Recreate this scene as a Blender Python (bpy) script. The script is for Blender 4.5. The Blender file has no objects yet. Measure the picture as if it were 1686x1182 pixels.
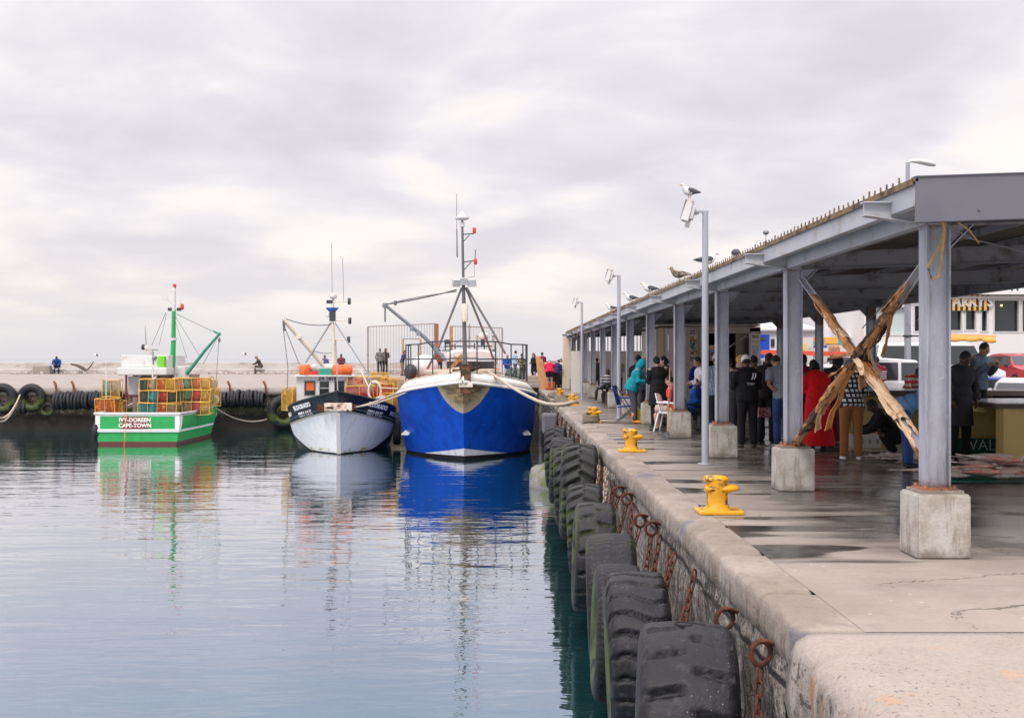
import bpy, bmesh, math, random
from mathutils import Vector, Matrix, Euler, noise
R = math.radians
SC = bpy.context.scene
COL = SC.collection
random.seed(7)
# ------------------------------------------------------------------ camera
cam_d = bpy.data.cameras.new("camera"); cam = bpy.data.objects.new("camera", cam_d); COL.objects.link(cam)
cam.location = (0, 0, 1.65); cam.rotation_euler = (R(90), 0, 0)
cam_d.sensor_width = 36; cam_d.lens = 2000 / 1686 * 36
cam_d.shift_x = 8 / 1686; cam_d.shift_y = -1 / 1686
cam_d.clip_start = 0.1; cam_d.clip_end = 20000
SC.camera = cam

# ------------------------------------------------------------------ node expression helper
class X:
    """a float socket with arithmetic"""
    def __init__(s, nt, k): s.nt = nt; s.k = k
    def op(s, o, a, b=None, c=None, clamp=False):
        n = s.nt.nodes.new('ShaderNodeMath'); n.operation = o; n.use_clamp = clamp
        for i, q in enumerate((a, b, c)):
            if q is None: continue
            if isinstance(q, X): s.nt.links.new(q.k, n.inputs[i])
            else: n.inputs[i].default_value = q
        return X(s.nt, n.outputs[0])
    def __add__(s, o): return s.op('ADD', s, o)
    __radd__ = __add__
    def __sub__(s, o): return s.op('SUBTRACT', s, o)
    def __rsub__(s, o): return s.op('SUBTRACT', o, s)
    def __mul__(s, o): return s.op('MULTIPLY', s, o)
    __rmul__ = __mul__
    def __truediv__(s, o): return s.op('DIVIDE', s, o)
    def __rtruediv__(s, o): return s.op('DIVIDE', o, s)
    def lt(s, o): return s.op('LESS_THAN', s, o)
    def gt(s, o): return s.op('GREATER_THAN', s, o)
    def abs(s): return s.op('ABSOLUTE', s)
    def max(s, o): return s.op('MAXIMUM', s, o)
    def min(s, o): return s.op('MINIMUM', s, o)
    def pow(s, o): return s.op('POWER', s, o)
    def sqrt(s): return s.op('SQRT', s)
    def floor(s): return s.op('FLOOR', s)
    def frac(s): return s.op('FRACT', s)
    def sin(s): return s.op('SINE', s)
    def clamp(s): return s.op('ADD', s, 0.0, clamp=True)
    def step(s, lo, hi):
        n = s.nt.nodes.new('ShaderNodeMapRange'); n.interpolation_type = 'SMOOTHSTEP'
        s.nt.links.new(s.k, n.inputs[0]); n.inputs[1].default_value = lo; n.inputs[2].default_value = hi
        return X(s.nt, n.outputs[0])

class NT:
    def __init__(s, nt): s.nt = nt; s.L = nt.links
    def node(s, t): return s.nt.nodes.new(t)
    def coord(s, which='Object', scale=(1, 1, 1), rot=(0, 0, 0), loc=(0, 0, 0)):
        if which == 'Position': k = s.node('ShaderNodeNewGeometry').outputs['Position']
        else: k = s.node('ShaderNodeTexCoord').outputs[which]
        m = s.node('ShaderNodeMapping'); m.inputs['Scale'].default_value = scale
        m.inputs['Rotation'].default_value = rot; m.inputs['Location'].default_value = loc
        s.L.new(k, m.inputs[0]); return m.outputs[0]
    def xyz(s, k):
        n = s.node('ShaderNodeSeparateXYZ'); s.L.new(k, n.inputs[0])
        return [X(s.nt, o) for o in n.outputs]
    def vec(s, a, b, c):
        n = s.node('ShaderNodeCombineXYZ')
        for i, q in enumerate((a, b, c)):
            if isinstance(q, X): s.L.new(q.k, n.inputs[i])
            else: n.inputs[i].default_value = q
        return n.outputs[0]
    def noise(s, k, scale=5, detail=4, rough=.55, dist=0):
        n = s.node('ShaderNodeTexNoise'); n.inputs['Scale'].default_value = scale
        n.inputs['Detail'].default_value = detail; n.inputs['Roughness'].default_value = rough
        n.inputs['Distortion'].default_value = dist
        s.L.new(k, n.inputs['Vector']); return X(s.nt, n.outputs[0])
    def voro(s, k, scale=5, feature='F1'):
        n = s.node('ShaderNodeTexVoronoi'); n.feature = feature; n.inputs['Scale'].default_value = scale
        s.L.new(k, n.inputs['Vector']); return X(s.nt, n.outputs[0])
    def mix(s, f, a, b):
        n = s.node('ShaderNodeMix'); n.data_type = 'RGBA'
        for q, i in ((f, 0), (a, 6), (b, 7)):
            if isinstance(q, X): s.L.new(q.k, n.inputs[i])
            elif isinstance(q, (int, float)): n.inputs[i].default_value = q
            elif isinstance(q, tuple): n.inputs[i].default_value = (*q, 1) if len(q) == 3 else q
            else: s.L.new(q, n.inputs[i])
        return n.outputs[2]
    def bright(s, c, f):
        """colour times a float"""
        n = s.node('ShaderNodeVectorMath'); n.operation = 'SCALE'
        if isinstance(c, tuple): n.inputs[0].default_value = c
        else: s.L.new(c, n.inputs[0])
        if isinstance(f, X): s.L.new(f.k, n.inputs[3])
        else: n.inputs[3].default_value = f
        return n.outputs[0]
    def put(s, sock, q):
        if isinstance(q, X): s.L.new(q.k, sock)
        elif isinstance(q, (int, float)): sock.default_value = q
        elif isinstance(q, tuple): sock.default_value = (*q, 1) if len(q) == 3 else q
        else: s.L.new(q, sock)

def newmat(name):
    m = bpy.data.materials.new(name); m.use_nodes = True
    n = NT(m.node_tree); b = m.node_tree.nodes['Principled BSDF']
    return m, n, b
def bump(n, b, h, dist=.01, strength=1.0):
    k = n.node('ShaderNodeBump'); k.inputs['Distance'].default_value = dist; k.inputs['Strength'].default_value = strength
    n.L.new(h.k, k.inputs['Height']); n.L.new(k.outputs[0], b.inputs['Normal'])

# ------------------------------------------------------------------ world: overcast sky with bands of cloud
SUN_EL, SUN_ROT = R(48), R(200)
w = bpy.data.worlds.new("World"); SC.world = w; w.use_nodes = True
n = NT(w.node_tree); bg = w.node_tree.nodes['Background']
d = n.xyz(n.coord('Generated'))
up = d[2].max(0.0)
inv = 1.0 / (up + 0.26)
cv = n.vec(d[0] * inv, d[1] * inv, 0.0)
c1 = n.noise(cv, 1.5, 6, .50, .3)
c2 = n.noise(n.vec(d[0] * inv + 7.3, d[1] * inv * 1.15, 3.0), 3.0, 5, .5, .4)
hz = up.step(0.0, .30)
cl = (c1 * .62 + c2 * .38)
k1 = cl.step(.37, .60)
low = up.step(.02, .16)
cA = n.mix(k1, (.64, .605, .665), (.80, .765, .795))                # lilac grey to pale
cB = n.mix(cl.step(.50, .66), cA, (.93, .86, .82))                 # warm bright rifts
cC = n.mix(low, n.mix(cl.step(.40, .58), (.74, .695, .715), (.96, .88, .82)), cB)     # pale band over the horizon
cD = n.mix(up.step(-.01, .075), (.69, .67, .695), cC)
skyt = n.node('ShaderNodeTexSky'); skyt.sky_type = 'NISHITA'; skyt.sun_disc = False
skyt.sun_elevation = SUN_EL; skyt.sun_rotation = SUN_ROT; skyt.air_density = 1; skyt.dust_density = 2
nis = n.bright(skyt.outputs[0], .1)
fin = n.mix(.94, nis, n.bright(cD, .905 + 1.75 * up.step(.22, .9)))
n.put(bg.inputs[0], fin); bg.inputs[1].default_value = 1.0
sun_d = bpy.data.lights.new("sun", 'SUN'); sun_d.energy = 1.5; sun_d.angle = R(18); sun_d.color = (1, .95, .88)
sun = bpy.data.objects.new("sun", sun_d); COL.objects.link(sun)
sun.rotation_euler = (R(90) - SUN_EL, 0, R(-20))   # light comes from behind and to the left of the camera
SC.view_settings.view_transform = 'Standard'; SC.view_settings.look = 'None'
SC.view_settings.exposure = .36; SC.view_settings.gamma = 1
SC.cycles.max_bounces = 6; SC.cycles.diffuse_bounces = 3; SC.cycles.glossy_bounces = 3
SC.cycles.transparent_max_bounces = 6; SC.cycles.use_denoising = True

# ------------------------------------------------------------------ geometry helpers
def P(u, v, Y):
    """point that stands at depth Y along the measured sight line"""
    return Vector(((u - 835) / 2000 * Y, Y, 1.65 - (v - 590) / 2000 * Y))
def XY(u, Y): return (u - 835) / 2000 * Y
def ZZ(v, Y): return 1.65 - (v - 590) / 2000 * Y
WATER_Z = -2.40

def frame(d, up=Vector((0, 0, 1))):
    d = Vector(d).normalized(); up = Vector(up)
    if abs(d.dot(up)) > .98: up = Vector((0, 1, 0)) if abs(d.y) < .9 else Vector((1, 0, 0))
    s = d.cross(up).normalized(); t = s.cross(d).normalized()
    return s, t, d

class MB:
    def __init__(s): s.v = []; s.f = []; s.m = []; s.s = []
    def add(s, vs, fs, mat=0, smooth=False):
        o = len(s.v); s.v.extend(tuple(q) for q in vs)
        for f in fs: s.f.append(tuple(i + o for i in f)); s.m.append(mat); s.s.append(smooth)
        return s
    def box(s, c, size, rot=None, mat=0, taper=1.0):
        hx, hy, hz = (q / 2 for q in size); c = Vector(c)
        vs = [Vector((x * hx * (taper if z > 0 else 1), y * hy * (taper if z > 0 else 1), z * hz)) for z in (-1, 1) for y in (-1, 1) for x in (-1, 1)]
        if rot is not None:
            if not isinstance(rot, Matrix): rot = Euler(rot).to_matrix()
            vs = [rot @ q for q in vs]
        return s.add([c + q for q in vs], [(0, 2, 3, 1), (4, 5, 7, 6), (0, 1, 5, 4), (2, 6, 7, 3), (0, 4, 6, 2), (1, 3, 7, 5)], mat)
    def beam(s, p, q, w, h, up=(0, 0, 1), mat=0):
        p = Vector(p); q = Vector(q); a, b, d = frame(q - p, up)
        vs = [e + a * x * w / 2 + b * y * h / 2 for e in (p, q) for x, y in ((-1, -1), (1, -1), (1, 1), (-1, 1))]
        return s.add(vs, [(0, 1, 2, 3), (7, 6, 5, 4), (0, 4, 5, 1), (1, 5, 6, 2), (2, 6, 7, 3), (3, 7, 4, 0)], mat)
    def loft(s, rings, mat=0, cap=True, smooth=True, closed=True):
        k = len(rings[0]); vs = [q for r in rings for q in r]; fs = []
        for i in range(len(rings) - 1):
            for j in range(k if closed else k - 1):
                a = i * k + j; b = i * k + (j + 1) % k
                fs.append((a, b, b + k, a + k))
        s.add(vs, fs, mat, smooth)
        if cap and closed:
            s.add(rings[0], [tuple(range(k))[::-1]], mat); s.add(rings[-1], [tuple(range(k))], mat)
        return s
    def tube(s, pts, r, n=8, mat=0, cap=True, up=(0, 0, 1), sq=1.0):
        pts = [Vector(p) for p in pts]; rs = r if isinstance(r, (list, tuple)) else [r] * len(pts)
        rings = []; pu = Vector(up)
        for i, p in enumerate(pts):
            d = pts[min(i + 1, len(pts) - 1)] - pts[max(i - 1, 0)]
            a, b, _ = frame(d, pu)
            rings.append([p + (a * math.cos(2 * math.pi * j / n) + b * sq * math.sin(2 * math.pi * j / n)) * rs[i] for j in range(n)])
        return s.loft(rings, mat, cap)
    def lathe(s, prof, n=16, c=(0, 0, 0), rot=None, mat=0, cap=False, smooth=True):
        c = Vector(c); rings = []
        for r, z in prof:
            rr = [Vector((r * math.cos(2 * math.pi * j / n), r * math.sin(2 * math.pi * j / n), z)) for j in range(n)]
            if rot is not None: rr = [rot @ q for q in rr]
            rings.append([c + q for q in rr])
        return s.loft(rings, mat, cap, smooth)
    def torus(s, c, Rr, r, rot=None, n=16, k=8, mat=0, sy=1.0):
        c = Vector(c); vs = []; fs = []
        for i in range(n):
            a = 2 * math.pi * i / n
            for j in range(k):
                b = 2 * math.pi * j / k
                q = Vector(((Rr + r * math.cos(b)) * math.cos(a), (Rr + r * math.cos(b)) * math.sin(a) * sy, r * math.sin(b)))
                if rot is not None: q = rot @ q
                vs.append(c + q)
                fs.append((i * k + j, ((i + 1) % n) * k + j, ((i + 1) % n) * k + (j + 1) % k, i * k + (j + 1) % k))
        return s.add(vs, fs, mat, True)
    def ball(s, c, rad, rot=None, n=12, mat=0):
        if not isinstance(rad, (tuple, list)): rad = (rad,) * 3
        if rot is not None and not isinstance(rot, Matrix): rot = Euler(rot).to_matrix()
        c = Vector(c); m = max(5, n // 2 + 1); rings = []
        for i in range(1, m):
            t = math.pi * i / m
            rg = []
            for j in range(n):
                a = 2 * math.pi * j / n
                q = Vector((rad[0] * math.sin(t) * math.cos(a), rad[1] * math.sin(t) * math.sin(a), -rad[2] * math.cos(t)))
                if rot is not None: q = rot @ q
                rg.append(c + q)
            rings.append(rg)
        vs = [q for r in rings for q in r]; fs = []
        for i in range(len(rings) - 1):
            for j in range(n):
                a = i * n + j; b = i * n + (j + 1) % n; fs.append((a, b, b + n, a + n))
        z = Vector((0, 0, rad[2]))
        if rot is not None: z = rot @ z
        o = len(vs); vs += [c - z, c + z]
        L = (len(rings) - 1) * n
        for j in range(n):
            fs.append((o, (j + 1) % n, j)); fs.append((L + j, L + (j + 1) % n, o + 1))
        return s.add(vs, fs, mat, True)
    def mesh(s, name, mats):
        me = bpy.data.meshes.new(name); me.from_pydata(s.v, [], s.f)
        if mats is not None:
            for q in (mats if isinstance(mats, (list, tuple)) else [mats]): me.materials.append(q)
        me.polygons.foreach_set('material_index', s.m); me.polygons.foreach_set('use_smooth', s.s)
        me.update(); return me
    def build(s, name, mats, parent=None, loc=None, rz=0, world=False, bevel=0, **kw):
        return link(s.mesh(name, mats), name, parent, loc, rz, world, bevel, **kw)

def link(me, name, parent=None, loc=None, rz=0, world=False, bevel=0, **kw):
    o = bpy.data.objects.new(name, me); COL.objects.link(o)
    if loc is not None: o.location = loc
    o.rotation_euler = (0, 0, rz)
    if parent is not None:
        o.parent = parent
        if world: o.matrix_parent_inverse = (Matrix.Translation(parent.location) @ parent.rotation_euler.to_matrix().to_4x4()).inverted()
    if bevel:
        m = o.modifiers.new('bevel', 'BEVEL'); m.width = bevel; m.segments = 2; m.limit_method = 'ANGLE'; m.angle_limit = R(40)
    tag(o, **kw); return o
def tag(o, label=None, cat=None, group=None, kind=None):
    if label: o['label'] = label
    if cat: o['category'] = cat
    if group: o['group'] = group
    if kind: o['kind'] = kind
    return o
def thing(name, label, cat, loc=(0, 0, 0), rz=0, group=None):
    o = bpy.data.objects.new(name, None); COL.objects.link(o); o.location = loc; o.rotation_euler = (0, 0, rz)
    o.empty_display_size = .2
    return tag(o, label, cat, group)
def copy_tree(o, parent=None):
    c = o.copy(); COL.objects.link(c); c.parent = parent
    if parent is not None: c.matrix_parent_inverse = o.matrix_parent_inverse.copy()
    for ch in list(o.children): copy_tree(ch, c)
    return c
def evalmesh(o):
    dg = bpy.context.evaluated_depsgraph_get(); dg.update()
    return bpy.data.meshes.new_from_object(o.evaluated_get(dg))
def remesh(mb, voxel, name, mats, smooth=4, extra=None):
    """one closed skin round everything in mb"""
    me = mb.mesh('tmp', None); o = bpy.data.objects.new('tmp', me); COL.objects.link(o)
    m = o.modifiers.new('r', 'REMESH'); m.mode = 'VOXEL'; m.voxel_size = voxel; m.use_smooth_shade = True
    if smooth: k = o.modifiers.new('s', 'SMOOTH'); k.factor = .5; k.iterations = smooth
    out = evalmesh(o); bpy.data.objects.remove(o); bpy.data.meshes.remove(me)
    if extra is not None:
        vs = [tuple(v.co) for v in out.vertices]; fs = [tuple(p.vertices) for p in out.polygons]
        bpy.data.meshes.remove(out)
        q = MB(); q.add(vs, fs, 0, True); q.add(extra.v, [], 0)
        off = len(vs)
        for f, mi, sm in zip(extra.f, extra.m, extra.s): q.f.append(tuple(i + off for i in f)); q.m.append(mi); q.s.append(sm)
        return q.mesh(name, mats)
    out.name = name
    out.materials.clear()
    for q in (mats if isinstance(mats, (list, tuple)) else [mats]): out.materials.append(q)
    return out
def text_mesh(body, size, mat, name='lettering', depth=.006, bold=0.0, align='CENTER', spacing=1.0):
    c = bpy.data.curves.new('t', 'FONT'); c.body = body; c.size = size; c.align_x = align; c.align_y = 'CENTER'
    c.extrude = depth; c.offset = bold; c.space_character = spacing; c.resolution_u = 3
    o = bpy.data.objects.new('t', c); COL.objects.link(o)
    me = evalmesh(o); me.name = name; bpy.data.objects.remove(o); bpy.data.curves.remove(c)
    me.materials.clear(); me.materials.append(mat); return me
def text(body, size, mat, parent, loc, rot=(R(90), 0, 0), name='lettering', **kw):
    """rot (90,0,0) reads from -Y"""
    me = text_mesh(body, size, mat, name, **kw)
    o = bpy.data.objects.new(name, me); COL.objects.link(o); o.location = loc; o.rotation_euler = rot; o.parent = parent
    return o
def rope_pts(a, b, sag, k=14):
    a = Vector(a); b = Vector(b); out = []
    for i in range(k + 1):
        t = i / k; q = a.lerp(b, t); q.z -= sag * 4 * t * (1 - t); out.append(q)
    return out

# ------------------------------------------------------------------ materials
_M = {}
def mat(name, col, rough=.6, metal=0.0, var=.18, scale=6.0, dirt=None, dthr=(.52, .68), dscale=3.0, bumpd=0.0, bscale=40.0, spec=None, coat=0.0, coord='Object', stretch=(1, 1, 1), rvar=.12):
    if name in _M: return _M[name]
    m, n, b = newmat(name)
    k = n.coord(coord, stretch)
    nz = n.noise(k, scale, 5, .6)
    c = n.bright(col, 1.0 - var + 2 * var * nz)
    if dirt is not None:
        f = n.noise(n.coord(coord, stretch, loc=(3.1, 7.7, 1.3)), dscale, 6, .65).step(*dthr)
        c = n.mix(f, c, n.bright(dirt, .75 + .5 * nz))
    n.put(b.inputs['Base Color'], c)
    n.put(b.inputs['Roughness'], (rough - rvar / 2 + rvar * n.noise(k, scale * 2.3, 3)).clamp())
    b.inputs['Metallic'].default_value = metal
    if spec is not None: b.inputs['Specular IOR Level'].default_value = spec
    if coat: b.inputs['Coat Weight'].default_value = coat; b.inputs['Coat Roughness'].default_value = .1
    if bumpd: bump(n, b, n.noise(k, bscale, 4, .6), bumpd)
    _M[name] = m; return m
def cloth(name, col, **kw):
    kw = dict(rough=.85, var=.22, scale=9, bumpd=.012, bscale=11, spec=.25) | kw
    return mat('cloth_' + name, col, **kw)

galv = mat('galvanised_steel', (.33, .345, .40), .5, .25, .16, 2.5, dirt=(.20, .20, .23), dthr=(.5, .72), dscale=2.6, stretch=(1.6, 1.6, .35))
galv_light = mat('galvanised_light', (.36, .37, .41), .5, .15, .1, 2.5, dirt=(.36, .36, .38), dthr=(.55, .75), stretch=(1, 1, .5))
concrete = mat('concrete', (.37, .355, .335), .85, 0, .2, 4, dirt=(.24, .225, .205), dthr=(.5, .7), dscale=2.2, bumpd=.006, bscale=30)
rust = mat('rust', (.125, .040, .020), .9, .2, .35, 14, dirt=(.04, .018, .014), dthr=(.45, .6), dscale=11, bumpd=.006, bscale=60)
rust_bright = mat('rust_on_steel', (.33, .12, .05), .85, .1, .3, 8, dirt=(.1, .05, .03), dthr=(.5, .65), dscale=6)
black_rubber = mat('black_rubber', (.012, .012, .014), .62, 0, .3, 7, dirt=(.035, .034, .036), dthr=(.5, .75), dscale=4, bumpd=.004, bscale=45)
white_paint = mat('white_paint', (.60, .59, .575), .45, 0, .10, 3, dirt=(.40, .31, .23), dthr=(.56, .74), dscale=3.2, coat=.1)
cream_paint = mat('cream_paint', (.66, .58, .47), .55, 0, .1, 4, dirt=(.42, .28, .16), dthr=(.58, .75), dscale=4)
black_paint = mat('black_paint', (.013, .016, .022), .35, 0, .2, 3, dirt=(.03, .04, .05), dthr=(.55, .7))
orange_paint = mat('orange_paint', (.72, .13, .025), .5, 0, .15, 4, dirt=(.4, .1, .04), dthr=(.55, .75))
red_paint = mat('red_paint', (.60, .035, .025), .5, 0, .15, 4)
green_paint = mat('green_paint', (.012, .34, .075), .42, 0, .12, 3, dirt=(.02, .24, .07), dthr=(.55, .75), coat=.15)
teal_paint = mat('teal_paint', (.03, .30, .20), .5, 0, .12, 3)
dark_metal = mat('dark_metal', (.05, .055, .065), .5, .4, .2, 8)
grey_metal = mat('grey_metal', (.22, .23, .25), .5, .4, .15, 6, dirt=(.2, .12, .08), dthr=(.6, .75))
glass = mat('dark_glass', (.025, .03, .034), .08, 0, .2, 2, spec=.7)
rope_m = mat('rope', (.47, .40, .31), .9, 0, .25, 30, bumpd=.01, bscale=90)
rope_dark = mat('rope_dark', (.16, .13, .10), .9, 0, .25, 30)
wood = mat('weathered_wood', (.45, .24, .10), .75, 0, .3, 4, dirt=(.28, .13, .05), dthr=(.45, .65), stretch=(6, 6, 1))
wire_m = mat('wire', (.14, .14, .15), .6, .3, .1, 5)
# ------------------------------------------------------------------ water
def make_water():
    m, n, b = newmat('harbour_water')
    n.put(b.inputs['Base Color'], (.004, .043, .045)); b.inputs['Roughness'].default_value = .3
    b.inputs['Specular IOR Level'].default_value = 0.0
    p = n.coord('Position'); px = n.xyz(p)
    a = n.noise(n.coord('Position', (.22, .62, 1), rot=(0, 0, R(9))), 1.0, 2, .5, .3)
    c = n.noise(n.coord('Position', (.42, 1.25, 1), rot=(0, 0, R(-6))), 1.0, 3, .55, .5)
    e = n.noise(n.coord('Position', (1.1, 2.8, 1), rot=(0, 0, R(4))), 1.0, 3, .5, .4)
    f = n.noise(n.coord('Position', (1.6, 4.5, 1)), 2.2, 2, .5)
    midb = px[1].step(12, 24) * px[1].step(52, 40)
    patch = n.noise(n.coord('Position', (.05, .09, 1)), 1.0, 3, .5).step(.40, .68)
    far = px[1].step(34, 64) * (-5.0 - px[0]).step(-2, 10)
    h = a * .026 + c * (.006 + .010 * patch + .010 * midb) + e * (.0034 + .005 * patch + .003 * midb) + f * (.0003 + .004 * far)
    k = n.node('ShaderNodeBump'); k.inputs['Distance'].default_value = 1.0; n.L.new(h.k, k.inputs['Height'])
    n.L.new(k.outputs[0], b.inputs['Normal'])
    lw = n.node('ShaderNodeLayerWeight'); lw.inputs['Blend'].default_value = .5; n.L.new(k.outputs[0], lw.inputs['Normal'])
    fc = X(m.node_tree, lw.outputs['Facing'])
    fr = (.13 + .87 * fc.pow(2.1)).clamp()
    gl = n.node('ShaderNodeBsdfGlossy'); gl.inputs['Roughness'].default_value = .015; n.put(gl.inputs['Color'], n.mix(fc.step(.68, .90), (.66, .76, .95), (.97, .96, 1.0)))
    n.L.new(k.outputs[0], gl.inputs['Normal'])
    mx = n.node('ShaderNodeMixShader'); n.L.new(fr.k, mx.inputs[0]); n.L.new(b.outputs[0], mx.inputs[1]); n.L.new(gl.outputs[0], mx.inputs[2])
    n.L.new(mx.outputs[0], m.node_tree.nodes['Material Output'].inputs[0])
    q = MB()
    q.add([(-4000, -60, WATER_Z), (4000, -60, WATER_Z), (4000, 9000, WATER_Z), (-4000, 9000, WATER_Z)], [(0, 1, 2, 3)])
    q.build('water', m, kind='structure')
make_water()

# ------------------------------------------------------------------ quay pavement
QX = 1.75      # wall line
def quay_material():
    m, n, b = newmat('quay_concrete')
    p = n.coord('Position'); x, y, z = n.xyz(p)
    big = n.noise(p, .45, 5, .6); mid = n.noise(p, 2.2, 5, .6); fine = n.noise(p, 22, 4, .65)
    streak = n.noise(n.coord('Position', (.35, 1.9, 1)), 1.0, 5, .6)
    # wet where the market washes its fish: under and beside the shed
    wetb = (x - 2.55).step(-.7, 1.1) * (y - 9.9).step(-.6, 1.2)
    w1 = ((streak * .45 + big * .30 + mid * .25) + wetb * .20 - .10).step(.46, .60) * wetb.max((y - 11.0).step(-.2, .5) * .55)
    pud = n.noise(n.coord('Position', (.30, 1.3, 1), loc=(0, .35, 0)), 1.0, 2, .4).step(.55, .585) * (x - 1.95).step(0, .2) * (y - 8.6).step(0, 1.0)
    wet = w1.max(pud)
    dry = n.mix(big.step(.35, .65), (.245, .206, .174), (.325, .28, .243))
    dry = n.bright(n.mix(n.noise(p, 5, 6, .7).step(.52, .70) * .4, dry, (.22, .19, .175)), .72 + .28 * mid + .3 * fine)
    spots = n.voro(p, 7).lt(.10) * n.noise(p, 1.3, 2).gt(.55)
    dry = n.mix(spots * .5, dry, (.55, .53, .50))
    # hairline cracks and pour joints
    crack = n.voro(n.vec(x * .30 + (mid - .5) * .35 + (big - .5) * .5, y * .30 + (mid - .5) * .25, 0.0), 1.0, 'DISTANCE_TO_EDGE')
    crk = (crack + (fine - .5) * .006).lt(.0022) * n.noise(p, .35, 2).gt(.5)
    jy = ((y + (mid - .5) * .05) / 5.05 + .52).frac()
    joint = (jy - .5).abs().lt(.0014)
    col = n.mix((crk + joint).clamp() * .75, dry, (.09, .075, .06))
    wetcol = n.bright(n.mix(n.noise(p, 1.1, 5, .65).step(.38, .64), (.048, .043, .038), (.15, .135, .12)), .8 + .4 * fine)
    n.put(b.inputs['Base Color'], n.mix(wet, col, wetcol))
    n.put(b.inputs['Roughness'], .86 - wet * (.76 - .22 * mid))
    b.inputs['IOR'].default_value = 1.36
    bump(n, b, (mid * .010 + fine * .004) * (1.0 - .78 * wet) - crk * .006, 1.0)
    return m
quay_m = quay_material()
def pavement():
    q = MB(); rnd = random.Random(3)
    q.add([(2.16, 7.33, 0), (11.2, 7.33, 0), (11.2, 69.2, 0), (2.16, 69.2, 0)], [(0, 1, 2, 3)])
    q.build('pavement', quay_m, kind='structure')
    am = mat('asphalt', (.085, .082, .08), .8, 0, .2, 3, dirt=(.12, .115, .11), dthr=(.45, .7), dscale=.6, coord='Position', bumpd=.004, bscale=40)
    q = MB()
    q.add([(11.2, 7.33, 0), (400, 7.33, 0), (400, 42, 0), (11.2, 42, 0), (400, 52, .42), (11.2, 52, .42), (400, 600, .42), (11.2, 600, .42)],
          [(0, 1, 2, 3), (3, 2, 4, 5), (5, 4, 6, 7)])
    q.build('road', am, kind='structure')
pavement()

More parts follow.
